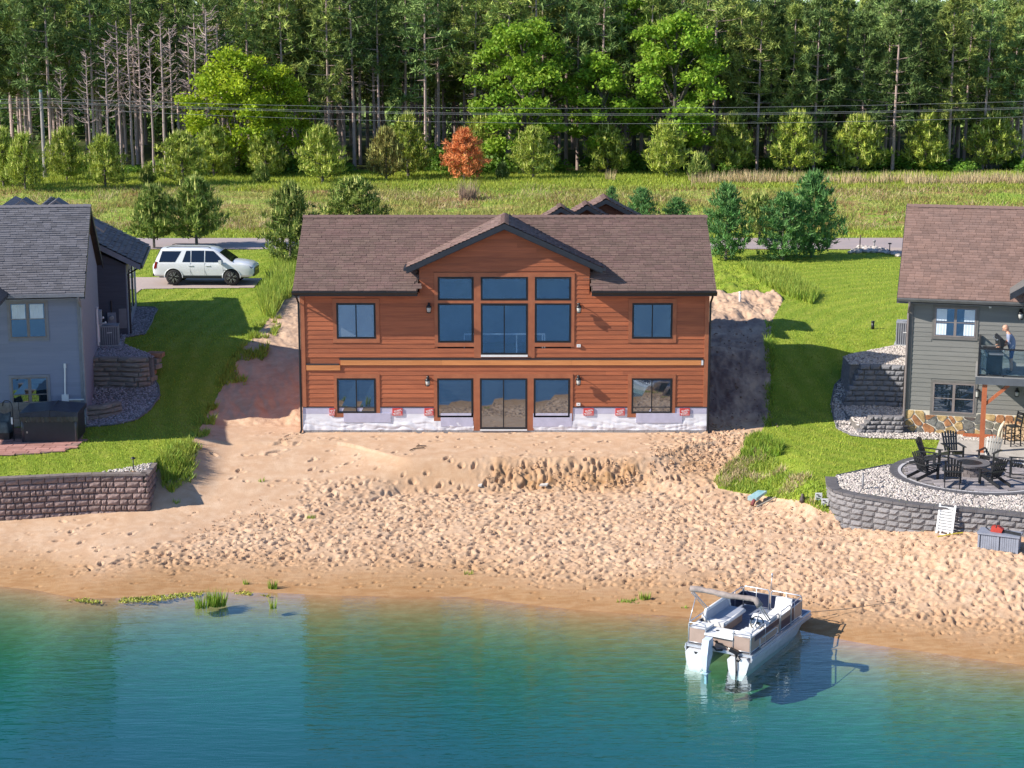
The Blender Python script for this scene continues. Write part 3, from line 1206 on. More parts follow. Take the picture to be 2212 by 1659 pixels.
# the great room seen through the glass
rm = MB()
rm.box(hx0 - .6, 3.3, hzb - .1, hx1 + .6, 3.4, 6.6)
rm.build('room_wall', m_interior, house)
rm = MB()
rm.box(hx0 - .6, .2, hzb - .2, hx1 + .6, 3.6, hzb - .05)
rm.box(hx0 - .7, .2, hzb - .1, hx0 - .6, 3.6, 6.3)
rm.box(hx1 + .6, .2, hzb - .1, hx1 + .7, 3.6, 6.3)
rm.build('room_floor', m_interiord, house)
rl = MB()
ra, rb_ = z1p(1830, 0)[0], z2p(465, 0)[0]
rzt = z2p(0, 1352)[1] - .12
for yy in (.32,):
    rl.box(ra, yy, rzt - .03, rb_, yy + .05, rzt + .03)
    for t in (ra, -.95, .45, rb_ - .12, rb_ - .03):
        rl.box(t, yy, hzb - .05, t + .045, yy + .045, rzt - .03)
rl.build('indoor_railing', m_white, house)

WIN = []
T = .115


def redwin(p0, p1, q0, q1, cols=2, name='window', gl=None, **kw):
    """p0,p1: frame corners (x, z) top-left / bottom-right ; q0,q1 the trim"""
    x0, zt = p0
    x1, zb = p1
    tr_ = None
    if q0:
        tr_ = (x0 - q0[0], q1[0] - x1, q0[1] - zt, zb - q1[1])
        WIN.append((q0[0], q1[1], q1[0], q0[1]))
    return window(house, x0, zb, x1, zt, 0.0, m_blackframe, gl or m_glass, cols, trim_m=m_redtrim if tr_ else None, trim=tr_, name=name, **kw)


redwin(z1p(540, 1050), z1p(945, 1412), z1p(500, 1005), z1p(985, 1455), gl=m_glassp)
redwin(z2p(1350, 1050), z2p(1755, 1412), z2p(1312, 1005), z2p(1795, 1455))
redwin(z3p(545, 457), z3p(948, 812), z3p(512, 415), z3p(990, 853))
redwin(z4p(1345, 457), z4p(1752, 815), z4p(1305, 415), z4p(1785, 855))
# tall lights
for a, b in ((z1p(1575, 783), z1p(1938, 1022)), (z1p(1575, 1052), z1p(1938, 1452))):
    redwin(a, b, None, None, 1, gl=m_clear)
for a, b in ((z2p(357, 783), z2p(722, 1022)), (z2p(357, 1052), z2p(722, 1452))):
    redwin(a, b, None, None, 1, gl=m_clear)
cxl, cxr = z1p(2010, 0)[0], z2p(285, 0)[0]
redwin((cxl, z1p(0, 783)[1]), (cxr, z1p(0, 1022)[1]), None, None, 1, gl=m_clear)
redwin((cxl, z2p(0, 1058)[1]), (cxr, z2p(0, 1575)[1]), None, None, 2, name='patio_door', gl=m_clear)
redwin(z3p(1570, 458), z3p(1938, 855), None, None, 1)
redwin(z4p(345, 458), z4p(712, 855), None, None, 1)
redwin((z3p(2005, 0)[0], z3p(0, 457)[1]), (z4p(278, 0)[0], z4p(0, 975)[1]), None, None, 2, name='patio_door')
WIN.append((z1p(1530, 0)[0], z1p(0, 1495)[1], z2p(768, 0)[0], z1p(0, 742)[1]))
WIN.append((z1p(1945, 0)[0], z2p(0, 1600)[1], z2p(352, 0)[0], z1p(0, 742)[1]))
WIN.append((z3p(1530, 0)[0], z3p(0, 892)[1], z4p(748, 0)[0], z3p(0, 415)[1]))


def rbox(x0, z0, x1, z1, y0=-.043, name='trim_board', m=None, par=None):
    q = MB()
    q.box(min(x0, x1), y0, min(z0, z1), max(x0, x1), -.0015, max(z0, z1))
    return q.build(name, m or m_redtrim, par or house)


zT = z1p(0, 783)[1]
zT2 = z1p(0, 742)[1]
zB = z1p(0, 1452)[1]
zB2 = z1p(0, 1495)[1]
a_ = z1p(1530, 0)[0]
b_ = z1p(1575, 0)[0]
c_ = z1p(1938, 0)[0]
e_ = z2p(357, 0)[0]
f_ = z2p(722, 0)[0]
g_ = z2p(768, 0)[0]
zDb = z2p(0, 1610)[1]
rbox(a_, zT, g_, zT2)                       # head board
rbox(a_, zB2, b_, zT)
rbox(f_, zB2, g_, zT)
rbox(b_, zB2, c_, zB)
rbox(e_, zB2, f_, zB)
rbox(c_, zDb, cxl, zT)
rbox(cxr, zDb, e_, zT)
zm1, zm2 = z1p(0, 1022)[1], z1p(0, 1052)[1]
rbox(b_, zm2, c_, zm1)
rbox(cxl, zm2, cxr, zm1)
rbox(e_, zm2, f_, zm1)
rbox(cxl, z2p(0, 1597)[1], cxr, z2p(0, 1577)[1], -.09, 'door_sill', m_white)
# lower group
a2, b2, c2 = z3p(1530, 0)[0], z3p(1570, 0)[0], z3p(1938, 0)[0]
d2, e2 = z3p(2005, 0)[0], z4p(278, 0)[0]
f2, g2, h2 = z4p(345, 0)[0], z4p(712, 0)[0], z4p(748, 0)[0]
zt, zt2 = z3p(0, 457)[1], z3p(0, 415)[1]
zb, zb2 = z3p(0, 855)[1], z3p(0, 892)[1]
zf = z3p(0, 990)[1]
rbox(a2, zt, h2, zt2)
rbox(a2, zb2, b2, zt)
rbox(g2, zb2, h2, zt)
rbox(b2, zb2, c2, zb)
rbox(f2, zb2, g2, zb)
rbox(c2, zf, d2, zt)
rbox(e2, zf, f2, zt)
rbox(d2, zf, e2, z4p(0, 977)[1], -.09, 'door_sill', m_white)
# corner boards
zc0 = z3p(0, 748)[1]
for x0, x1 in ((-SIDE - .01, -SIDE + .16), (SIDE - .15, SIDE + .01)):
    rbox(x0, zc0, x1, 5.6, -.05, 'corner_board')
# ledger boards, flashing
zl0, zl1 = z3p(0, 322)[1], z3p(0, 268)[1]
xs_ = [z3p(578, 0)[0], z3p(1612, 0)[0], z4p(733, 0)[0], z4p(2060, 0)[0]]
for u, v in zip(xs_[:-1], xs_[1:]):
    rbox(u + .003, zl0, v - .003, zl1, -.065, 'ledger_board', m_ledger)
rbox(xs_[-1], zl0, z4p(2080, 0)[0], zl1, -.062, 'ledger_end', m_white)
rbox(z3p(228, 0)[0], z3p(0, 375)[1], z3p(575, 0)[0], z3p(0, 320)[1], -.065, 'ledger_board', m_ledger)
rbox(xs_[0] - .04, zl1, z4p(2075, 0)[0], z3p(0, 255)[1], -.075, 'flashing', m_fascia)
rbox(z3p(228, 0)[0], z3p(0, 319)[1], z3p(565, 0)[0], z3p(0, 308)[1], -.075, 'flashing', m_fascia)
WIN.append((-SIDE, zl0, SIDE, z3p(0, 255)[1]))
WIN.append((-SIDE + .16, z3p(0, 375)[1], xs_[0], zl0))


def red_spans(z, zt_):
    zm = (z + zt_) / 2
    if zm < 5.58:
        return [(-SIDE + .16, SIDE - .15)]
    hw = min(3.30, (GZ_ - .16 - zm) / gs)
    return [(-hw, hw)] if hw > .15 else []


siding(house, zc0 + .01, GZ_ - .2, .1795, red_spans, WIN, m_red)
rbox(-SIDE, zc0 - .035, a2, zc0, -.035, 'drip_edge', m_fascia)
rbox(h2, zc0 - .035, SIDE, zc0, -.035, 'drip_edge', m_fascia)


# white wrap with wrinkles, lavender board, red prints
def wrap_sheet(x0, x1, z0, z1, seed):
    nx_, nz_ = int((x1 - x0) / .035), 26
    gx, gz = np.meshgrid(np.linspace(x0, x1, nx_), np.linspace(z0, z1, nz_))
    f = (z1 - gz) / (z1 - z0)
    wv = fbm(gx * 1.1 + gz * 1.9, gz * 2.6 - gx * .5, .55, seed, 2)
    wv = np.abs(wv) ** .8 * .05 + .012 * np.abs(fbm(gx * 3, gz * .7, .5, seed + 5, 1))
    gy = -.016 - wv * np.clip(f * 1.8 - .25, 0, 1)
    i_ = np.arange(nx_ * nz_).reshape(nz_, nx_)
    q = np.stack([i_[:-1, :-1], i_[:-1, 1:], i_[1:, 1:], i_[1:, :-1]], -1).reshape(-1, 4)
    return np_mesh('house_wrap', np.stack([gx, gy, gz], -1).reshape(-1, 3), q, m_wrap, True, house)


zw0 = z3p(0, 988)[1]
xl1, xr0 = z3p(1940, 0)[0], z4p(340, 0)[0]
zw1 = z3p(0, 815)[1]
wr1 = wrap_sheet(-SIDE - .005, xl1, zw0, zw1, 201)
wr2 = wrap_sheet(xr0, SIDE + .005, zw0, zw1, 207)
rbox(-SIDE, zw1 - .02, a2, zc0 - .035, -.02, 'foam_board', m_foam)
rbox(h2, zw1 - .02, SIDE, zc0 - .035, -.02, 'foam_board', m_foam)
rbox(z3p(600, 0)[0], z3p(0, 905)[1], z3p(1085, 0)[0], zw1 + .01, -.055, 'foam_board', m_foam)
rbox(z4p(1400, 0)[0], z4p(0, 910)[1], z4p(1875, 0)[0], zw1 + .01, -.055, 'foam_board', m_foam)
rbox(z3p(1600, 0)[0], z3p(0, 948)[1], xl1 - .03, zw1, -.05, 'foam_board', m_foam)
rbox(xr0, z4p(0, 950)[1], z4p(740, 0)[0], zw1, -.05, 'foam_board', m_foam)
for fn, xa, xb in ((z3p, 455, 510), (z3p, 1103, 1207), (z3p, 1433, 1527), (z4p, 858, 963), (z4p, 1187, 1283), (z4p, 1850, 1952)):
    x0, x1 = fn(xa, 0)[0], fn(xb, 0)[0]
    zt_, zb_ = fn(0, 762)[1], fn(0, 836)[1]
    mk = rbox(x0, zb_, x1, zt_, -.062, 'printed_mark', m_mark)
    st = MB()
    n = 6 if xb - xa > 60 else 3
    cw, ch = (x1 - x0), (zt_ - zb_)
    for row in (0, 1):          # slanting white letter strokes in two rows
        for i in range(n):
            cx_ = x0 + cw * (.16 + .62 * i / max(1, n - 1)) + (.03 if row else 0)
            cz_ = zb_ + ch * (.32 + .36 * row) + (i - n / 2) * .012
            st.obox((cx_, -.0635, cz_), (.022 if i % 3 else .034, .003, ch * .30), (0, R(-38), 0))
            if i % 2 == 0:
                st.obox((cx_ + .018, -.0638, cz_ + ch * .1), (.05, .003, .016), (0, R(-38), 0))
    st.obox((x0 + cw * .62, -.0635, zb_ + .03), (cw * .6, .003, .014), (0, 0, 0))
    st.build('white_lettering', m_markw, mk)
# foundation blocks
n = 26
for i in range(n):
    x0 = -SIDE + i * 2 * SIDE / n
    rbox(x0 + .006, -.12, x0 + 2 * SIDE / n - .006, zw0 - .012, -.03 - random.uniform(0, .006), 'foundation_block', m_cmu)
# lamps and sockets
for p in (z1p(1487, 1085), z2p(803, 1085), z3p(1477, 470), z4p(800, 462)):
    lamp(house, p[0], p[1] + .02, -.02, 1.15)
for p in (z4p(803, 125), z4p(800, 723)):
    b = rbox(p[0] - .075, p[1] - .055, p[0] + .075, p[1] + .055, -.075, 'socket_box', m_white)
    rbox(p[0] - .03, p[1] - .012, p[0] + .035, p[1] + .014, -.078, 'socket_slot', m_cmu, b)

# roof
sl = Vector((0, RY + .62, RZ - EZ))
rf = MB()
t_ = .11


def slab(x0, x1, y0, y1, k0=8.17, k1=8.22):
    f0, f1 = abs(y0 - RY) / (RY + .62), abs(y1 - RY) / (RY + .62)
    za, zb = RZ - f0 * (RZ - EZ), RZ - f1 * (RZ - EZ)
    rf.add([(x0, y0, za - t_), (x1, y0, za - t_), (x1, y1, zb - t_), (x0, y1, zb - t_), (x0, y0, za - .01), (x1, y0, za - .01), (x1, y1, zb - .01), (x0, y1, zb - .01)], MB.BF)


slab(-8.18, -3.36, -.62, .1)
slab(3.36, 8.18, -.62, .1)
slab(-8.18, 8.18, .1, RY)
slab(8.18, -8.18, 2 * RY + .62, RY)
roof = rf.build('roof', m_deckroof, house)


def keep_main(x, s):
    X = x - 8.18
    z = EZ + s / sl.length * sl.z
    y = -.62 + s / sl.length * sl.y
    if abs(X) < 3.36 and y < .05:
        return False
    return not (abs(X) < 3.6 and z < GZ_ - gs * abs(X) - .25 and y > .1 and abs(X) < 3.3)


shingles(roof, (-8.18, -.62, EZ), (1, 0, 0), sl, 16.36, sl.length, m_shR, keep=keep_main, seed=3)
sl2 = Vector((0, -(RY + .62), RZ - EZ))
shingles(roof, (8.18, 2 * RY + .62, EZ), (-1, 0, 0), sl2, 16.36, sl2.length, m_shR, seed=4)
ridge_caps(roof, (-8.2, RY, RZ + .03), (8.2, RY, RZ + .03), m_shR)
# front gable roof
gr = MB()
yb_ = 3.2
for sx in (-1, 1):
    P = [(0, -.46, GZ_ - .12), (sx * GX_, -.46, 6.63 - .12), (sx * GX_, 1.6, 6.63 - .12), (0, yb_, GZ_ - .12)]
    Pt = [(p[0], p[1], p[2] + .11) for p in P]
    gr.add(P + Pt, MB.BF)
grf = gr.build('gable_roof', m_deckroof, house)
for sx in (-1, 1):
    usl = Vector((-sx * GX_, 0, GZ_ - 6.63))
    def kg(x, s, L_=usl.length):
        return x < .55 + 2.0 + 1.55 * s / L_
    shingles(grf, (sx * (GX_ + .02), -.47, 6.63), (0, 1, 0), usl, 4.3, usl.length, m_shR, e=.17, keep=kg, seed=6 + sx, thick=.03)
ridge_caps(grf, (0, -.48, GZ_ + .03), (0, 3.3, GZ_ + .03), m_shR, step=.3)
# rake boards, gutters, downspouts
for sx in (-1, 1):
    q = MB()
    q.hexa([(0, -.485, GZ_ - .22), (sx * (GX_ + .02), -.485, 6.63 - .22), (sx * (GX_ + .02), -.455, 6.63 - .22), (0, -.455, GZ_ - .22),
            (0, -.485, GZ_ - .005), (sx * (GX_ + .02), -.485, 6.63 - .005), (sx * (GX_ + .02), -.455, 6.63 - .005), (0, -.455, GZ_ - .005)])
    q.build('rake_board', m_fascia, house)
    q = MB()
    q.hexa([(sx * .0, -.45, GZ_ - .24), (sx * (GX_ - .02), -.45, 6.63 - .235), (sx * (GX_ - .02), -.0, 6.63 - .235), (0, -.0, GZ_ - .24),
            (sx * .0, -.45, GZ_ - .20), (sx * (GX_ - .02), -.45, 6.63 - .195), (sx * (GX_ - .02), -.0, 6.63 - .195), (0, -.0, GZ_ - .20)])
    q.build('soffit', m_fascia, house)
    q = MB()
    q.box(sx * (GX_ + .02), -.48, 6.50, sx * (GX_ + .13), 1.3, 6.61)
    q.build('gable_gutter', m_fascia, house)
    a, b = (-8.2, -3.36) if sx < 0 else (3.36, 8.2)
    q = MB()
    q.prism([(-.63, EZ - .005), (-.75, EZ - .005), (-.75, EZ - .05), (-.71, EZ - .135), (-.63, EZ - .135)], lambda y, z: (a, y, z), lambda y, z: (b, y, z))
    q.build('gutter', m_black, house)
    q = MB()
    q.box(a, -.625, EZ - .2, b, -.605, EZ - .12)
    q.build('fascia', m_fascia, house)
    q = MB()
    q.box(a, -.605, EZ - .19, b, -.0, EZ - .16)
    q.build('soffit', m_redtrim, house)
    q = MB()
    xd = sx * (SIDE + .06)
    q.tube([(xd, -.68, EZ - .13), (xd, -.62, EZ - .25), (xd, -.03, EZ - .55), (xd, -.03, .12), (xd + sx * .02, -.25, .04)], .042, 6)
    q.build('downspout', m_black, house)

# rear wing with three stacked gables over the ridge
for (X, Y, yy, hw, dz, LN) in ((1212, 448, 6.6, 2.4, 1.45, 1.7), (1268, 443, 8.2, 2.6, 1.5, 1.9), (1309, 430, 10.0, 3.4, 1.8, 2.4)):
    p = aty(X, Y, yy)
    g = MB()
    for sx in (-1, 1):
        P = [(p.x, yy, p.z - .12), (p.x + sx * hw, yy, p.z - dz - .12), (p.x + sx * hw, yy + LN, p.z - dz - .12), (p.x, yy + LN, p.z - .12)]
        g.add(P + [(a, b, c + .11) for a, b, c in P], MB.BF)
    rg = g.build('rear_gable_roof', m_deckroof, house)
    for sx in (-1, 1):
        usl = Vector((-sx * hw, 0, dz))
        shingles(rg, (p.x + sx * hw, yy - .02, p.z - dz), (0, 1, 0), usl, LN, usl.length, m_shR, e=.18, seed=20 + sx, thick=.035)
    ridge_caps(rg, (p.x, yy - .03, p.z + .03), (p.x, yy + LN, p.z + .03), m_shR)
    g = MB()
    g.prism([(p.x - hw + .3, 2.5), (p.x + hw - .3, 2.5), (p.x + hw - .3, p.z - dz), (p.x, p.z - .15), (p.x - hw + .3, p.z - dz)],
            lambda x, z: (x, yy + .35, z), lambda x, z: (x, yy + LN - .2, z))
    g.build('rear_wing_wall', m_red, house)
    for sx in (-1, 1):
        q = MB()
        q.hexa([(p.x, yy - .02, p.z - .2), (p.x + sx * hw, yy - .02, p.z - dz - .2), (p.x + sx * hw, yy + .01, p.z - dz - .2), (p.x, yy + .01, p.z - .2),
                (p.x, yy - .02, p.z - .02), (p.x + sx * hw, yy - .02, p.z - dz - .02), (p.x + sx * hw, yy + .01, p.z - dz - .02), (p.x, yy + .01, p.z - .02)])
        q.build('rake_board', m_fascia, house)
# ================================================================== LEFT NEIGHBOUR
OL = atz(186, 917, 0.17)
FL = Frame((OL.x, OL.y, 0.17), R(9))
lh = thing('grey_house', 'slate grey house with grey shingle roof beside the white car and hot tub', 'house', FL.O, FL.a)
za = lambda x, y: (x / 2.88 * D72, (560 + y / 2.88) * D72)
zb_ = lambda x, y: (x / 2.88 * D72, (1040 + y / 2.88) * D72)


def fl(fn, x, y, yl=0.0):
    lx, z = FL.face(*fn(x, y), yl)
    return lx, z - FL.O.z


eL = fl(za, 745, 880, -.5)
rL = (4.3, fl(za, 815, 125, 4.3)[1])
EL, RLY, RLZ = eL[1], rL[0], rL[1]
dep = 2 * RLY
q = MB()
q.box(-16, 0, -.6, 0, dep, EL - .05)
q.prism([(0, EL - .05), (dep, EL - .05), (RLY, RLZ - .2)], lambda y, z: (-.12, y, z), lambda y, z: (0, y, z))
q.box(-9, dep, -.2, -.35, 11, EL - .05)  # body extended to the wing, added to close a sunlit gap in the shadow
q.build('wall', m_greyL, lh)
rects = []


def nwin(house_, fr, fn, x0, y0, x1, y1, ya, fm, gm, tm, tr_, rects, org, mid=None, yl=0.0, curtain=None):
    ax, az = fr.face(*fn(x0, y0), yl)
    bx, bz = fr.face(*fn(x1, y1), yl)
    az -= org
    bz -= org
    mz = fr.face(*fn(x0, ya), yl)[1] - org
    t = (mz - bz) / (az - bz)
    rects.append((ax - tr_, bz - tr_ * 1.2, bx + tr_, az + tr_))
    f = window(house_, ax, bz, bx, az, 0.0, fm, gm, 2, 2, .05, tm, (tr_, tr_, tr_, tr_ * 1.2), split=[0, t, 1], gap=mid)
    return f, (ax, bz, bx, az)


fw1, r1 = nwin(lh, FL, za, 75, 965, 405, 1265, 1108, m_wingtrim, m_winglassN, m_greyLt, .09, rects, FL.O.z, .11)
fw2, r2 = nwin(lh, FL, zb_, 95, 232, 425, 545, 380, m_wingtrim, m_winglassN, m_greyLt, .09, rects, FL.O.z, .12)


def curtains(fr_obj, x0, z0, x1, z1, y=-.0115, m=None):
    q = MB()
    n = max(4, int((x1 - x0) / .05))
    vs = []
    for i in range(n + 1):
        x = x0 + (x1 - x0) * i / n
        vs.append((x, y - .022 - (.007 if i % 2 else 0), z0))
        vs.append((x, y - .022 - (.007 if i % 2 else 0), z1))
    q.add(vs, [(2 * i, 2 * i + 2, 2 * i + 3, 2 * i + 1) for i in range(n)])
    return q.build('curtain', m or m_curtain, fr_obj)


mzl = r1[1] + (r1[3] - r1[1]) * .52
for a, b in ((r1[0] + .09, (r1[0] + r1[2]) / 2 - .09), ((r1[0] + r1[2]) / 2 + .09, r1[2] - .09)):
    curtains(fw1, a, mzl + .03, b, r1[3] - .08)
siding(lh, 1.02, EL - .05, .18, lambda z, t: [(-8.9, -.12)], rects, m_greyL)
# pale stone strip under the siding
sx_ = -2.9
k = 0
for row in range(3):
    x = -6.0
    while x < -.14:
        w_ = random.uniform(.28, .6)
        x1 = min(x + w_, -.14)
        b = MB()
        b.box(x + .008, -.05 - random.uniform(0, .03), .02 + row * .33, x1 - .008, -.001, .02 + row * .33 + .318)
        b.build('veneer_stone', [mat('pale_stone', (.34, .31, .27), .9, .15, 4, bump=.3, objvar=.15)], lh)
        x = x1
q = MB()
q.box(-.13, -.05, .0, .004, -.001, EL - .06)
q.box(.0, -.05, .0, .03, .12, EL - .06)
q.build('corner_board', m_greyLt, lh)
# roof
slL = Vector((0, RLY + .5, RLZ - EL))
q = MB()
for a, b in ((-.5, RLY), (dep + .5, RLY)):
    q.add([(-16.2, a, EL - .13), (.22, a, EL - .13), (.22, b, RLZ - .13), (-16.2, b, RLZ - .13), (-16.2, a, EL - .01), (.22, a, EL - .01), (.22, b, RLZ - .01), (-16.2, b, RLZ - .01)], MB.BF)
q.box(-9, dep + .3, EL - .1, -.2, 11, EL + .9)  # slab added over the block that closes the shadow gap
rfl = q.build('roof', m_deckroof, lh)
shingles(rfl, (-16.2, -.5, EL), (1, 0, 0), slL, 16.43, slL.length, m_shL, seed=31)
ridge_caps(rfl, (-16.2, RLY, RLZ + .03), (.22, RLY, RLZ + .03), m_shL)
for ya, yb2 in ((-.5, RLY), (dep + .5, RLY)):
    q = MB()
    q.hexa([(.20, ya, EL - .24), (.235, ya, EL - .24), (.235, yb2, RLZ - .24), (.20, yb2, RLZ - .24), (.20, ya, EL + .0), (.235, ya, EL + .0), (.235, yb2, RLZ + .0), (.20, yb2, RLZ + .0)])
    q.build('rake_board', m_fascia, lh)
q = MB()
q.box(-16.2, -.62, EL - .14, .22, -.51, EL - .005)
q.build('gutter', m_greyLt, lh)
q = MB()
q.box(-16.2, -.505, EL - .24, .2, -.0, EL - .2)
q.build('soffit', m_greyLt, lh)
q = MB()
q.tube([(-.02, -.56, EL - .14), (-.02, -.5, EL - .3), (.03, -.09, EL - .62), (.03, -.09, .05)], .05, 6)
q.build('downspout', m_greyLt, lh)
# dark front gable roof, corner in view; unseen rest sized to shade the lawn
q = MB()
c0 = fl(za, 60, 892, -.8)
for sx in (-1, 1):
    xr = c0[0] if sx > 0 else c0[0] - 8
    P = [(c0[0] - 4, -4.2, c0[1] + 2.1), (xr, -4.2, c0[1]), (xr, 1.0, c0[1]), (c0[0] - 4, 3.0, c0[1] + 2.1)]
    q.add([(a, b, c - .14) for a, b, c in P] + P, MB.BF)
q.build('porch_roof', m_fascia, lh)
# white pipes and box on the wall
q = MB()
pA, pB, pC, pD, pE = (fl(zb_, *t_) for t_ in ((560, 120), (562, 378), (585, 420), (735, 418), (742, 690)))
q.tube([(pA[0], -.05, pA[1]), (pB[0], -.05, pB[1])], .035, 8)
q.tube([(pA[0], -.05, pA[1] - .12), (pA[0], -.05, pA[1] + .06)], .05, 8)
q.tube([(pC[0], -.05, pC[1]), (pD[0], -.05, pD[1]), (pD[0] + .02, -.10, pD[1] - .05), (pE[0], -.10, .02)], .03, 8)
q.build('conduit', m_white, lh)
q = MB()
q.box(pB[0] - .13, -.13, pB[1] - .29, pB[0] + .13, -.0, pB[1] + .02)
q.build('junction_box', m_white, lh)

# rear wing: front wall, side wall with two tall windows, roof seen edge on
WY = 10.6
wA = fl(za, 1105, 1235, WY)
wTop = fl(za, 1100, 640, WY)
wx0, wx1 = fl(za, 850, 600, WY)[0], wA[0]
WZ = wTop[1]
WD = 6.8
q = MB()
q.box(wx0 - 3, WY, -.2, wx1, WY + WD, WZ)
q.prism([(wx1, WZ), (wx1 - 5.5, WZ), (wx1 - 5.5, WZ + 2.6)], lambda x, z: (x, WY, z), lambda x, z: (x, WY + WD, z))
q.build('wing_wall', mat('dark_wing_wall', (.075, .08, .11), .65, .1, 2, stretch=(.5, 1, 6)), lh)  # wing front darker than the slate siding of its side wall
z = .9
while z < WZ - .1:
    b = MB()
    b.hexa([(wx0 - 2.5, WY - .02, z), (wx1, WY - .02, z), (wx1, WY, z), (wx0 - 2.5, WY, z), (wx0 - 2.5, WY - .006, z + .18), (wx1, WY - .006, z + .18), (wx1, WY, z + .18), (wx0 - 2.5, WY, z + .18)])
    b.build('siding_board', MATS['dark_wing_wall'], lh)
    z += .18
q = MB()
q.box(wx1 + .0, WY + .0, 1.2, wx1 + .04, WY + WD, WZ - .02)
wsw = q.build('side_wall', m_greyL, lh)
for yy in (1.3, 3.6):
    q = MB()
    q.box(wx1 + .045, WY + yy, 2.6, wx1 + .09, WY + yy + .8, 4.6)
    f = q.build('window', m_black, lh)
    q = MB()
    q.box(wx1 + .092, WY + yy + .1, 2.7, wx1 + .1, WY + yy + .7, 4.5)
    q.build('pane', m_winglassN, f)
rA = fl(za, 1210, 640, WY - .45)
rD = fl(za, 905, 490, WY - .45)
sl_w = (rD[1] - rA[1]) / (rA[0] - rD[0])
xr_ = rA[0]
zr_ = rA[1]
xt_ = xr_ - 4.6
zt_ = zr_ + sl_w * 4.6
q = MB()
P = [(xr_, WY - .45, zr_ - .12), (xr_, WY + WD + .45, zr_ - .12), (xt_, WY + WD + .45, zt_ - .12), (xt_, WY - .45, zt_ - .12)]
q.add(P + [(a, b, c + .11) for a, b, c in P], MB.BF)
wr_ = q.build('wing_roof', m_deckroof, lh)
usl = Vector((xt_ - xr_, 0, zt_ - zr_))
shingles(wr_, (xr_ + .02, WY - .46, zr_), (0, 1, 0), usl, WD + .92, usl.length, m_shL, e=.24, seed=33, thick=.05)
q = MB()
q.hexa([(xr_, WY - .49, zr_ - .26), (xr_, WY - .45, zr_ - .26), (xt_, WY - .45, zt_ - .26), (xt_, WY - .49, zt_ - .26), (xr_, WY - .49, zr_ - .01), (xr_, WY - .45, zr_ - .01), (xt_, WY - .45, zt_ - .01), (xt_, WY - .49, zt_ - .01)])
q.build('rake_board', m_greyLt, lh)
q = MB()
q.box(xr_ - .02, WY - .45, zr_ - .2, xr_ + .1, WY + WD + .45, zr_ - .04)
q.build('wing_gutter', m_fascia, lh)
q = MB()
q.tube([(xr_, WY + .1, zr_ - .15), (wx1 + .12, WY + .1, zr_ - .5), (wx1 + .12, WY + .1, 1.5)], .05, 6)
q.build('downspout', m_fascia, lh)
# two small roof peaks behind the ridge
for X_, Y_ in ((190, 75), (478, 80)):
    p = fl(za, X_, Y_, 9.0)
    q = MB()
    for sx in (-1, 1):
        P = [(p[0], 9.0, p[1] - .1), (p[0] + sx * 2.0, 9.0, p[1] - 1.5), (p[0] + sx * 2.0, 10.4, p[1] - 1.5), (p[0], 10.4, p[1] - .1)]
        q.add(P + [(a, b, c + .1) for a, b, c in P], MB.BF)
    q.build('rear_gable_roof', m_shL, lh)

# ================================================================== RIGHT NEIGHBOUR
FRR = Frame((15.8, -.05, 0.0), R(-15.5))
rh = thing('grey_house', 'dark grey house with warm brown roof, stone base and a deck with a man grilling', 'house', FRR.O, FRR.a)
zc = lambda x, y: ((2560 + x / 4.32) * D72, (900 + y / 4.32) * D72)
zd = lambda x, y: ((2560 + x / 4.32) * D72, (560 + y / 4.32) * D72)
ze = lambda x, y: ((2460 + x / 3.606) * D72, (1240 + y / 3.606) * D72)


def fr_(fn, x, y, yl=0.0):
    return FRR.face(*fn(x, y), yl)


eR = fr_(zd, 570, 1435, -.5)
rR = (4.2, fr_(zd, 740, 240, 4.2)[1])
ER, RRY, RRZ = eR[1], rR[0], rR[1]
print('RH', ER, RRY, RRZ, 'LH', EL, RLY, RLZ, eL, eR)
depR = 2 * RRY
q = MB()
q.box(0, 0, -.5, 9, depR, ER - .04)
q.prism([(0, ER - .04), (depR, ER - .04), (RRY, RRZ - .2)], lambda y, z: (0, y, z), lambda y, z: (.12, y, z))
q.build('wall', m_greyR, rh)
rectsR = []
fu, ru = nwin(rh, FRR, zc, 1065, 88, 1580, 490, 282, m_wingtrim, m_winglassN, m_greyRt, .09, rectsR, 0, .10)
fd_, rd = nwin(rh, FRR, zc, 1040, 1065, 1560, 1478, 1265, m_wingtrim, m_winglassN, m_greyRt, .09, rectsR, 0, .10)
cw = (ru[2] - ru[0]) * .25
for za0, zb0 in ((ru[1] + .07, ru[1] + .44 * (ru[3] - ru[1])), (ru[1] + .54 * (ru[3] - ru[1]), ru[3] - .07)):
    curtains(fu, ru[0] + .06, za0, ru[0] + .06 + cw, zb0)
    curtains(fu, ru[2] - .06 - cw, za0, ru[2] - .06, zb0)
zst = fr_(zc, 800, 1420)[1]
siding(rh, zst + .02, ER - .04, .182, lambda z, t: [(.14, 8.9)], rectsR, m_greyR)
q = MB()
q.box(-.004, -.05, zst, .14, -.001, ER - .05)
q.build('corner_board', m_greyRt, rh)
# fieldstone base: irregular stones with pale mortar between
q = MB()
q.box(0.0, -.035, -.1, 6.5, -.001, zst)
q.build('mortar', mat('pale_mortar', (.62, .57, .47), .95, .08, 8, bump=.3), rh)
stone_m = [mat('stone_' + n_, c, .85, .25, 5, bump=.4, bscale=25, objvar=.12) for n_, c in
           (('slate', (.19, .185, .165)), ('rust', (.42, .19, .08)), ('buff', (.52, .36, .16)), ('umber', (.13, .10, .09)), ('sage', (.24, .23, .18)))]
sites = []
rr_ = np.random.default_rng(5)
for i in range(17):
    for j in range(3):
        sites.append((.2 + i * .38 + rr_.uniform(-.15, .15), .14 + j * (zst - .02) / 3 + rr_.uniform(-.1, .1)))
SX = np.array(sites)


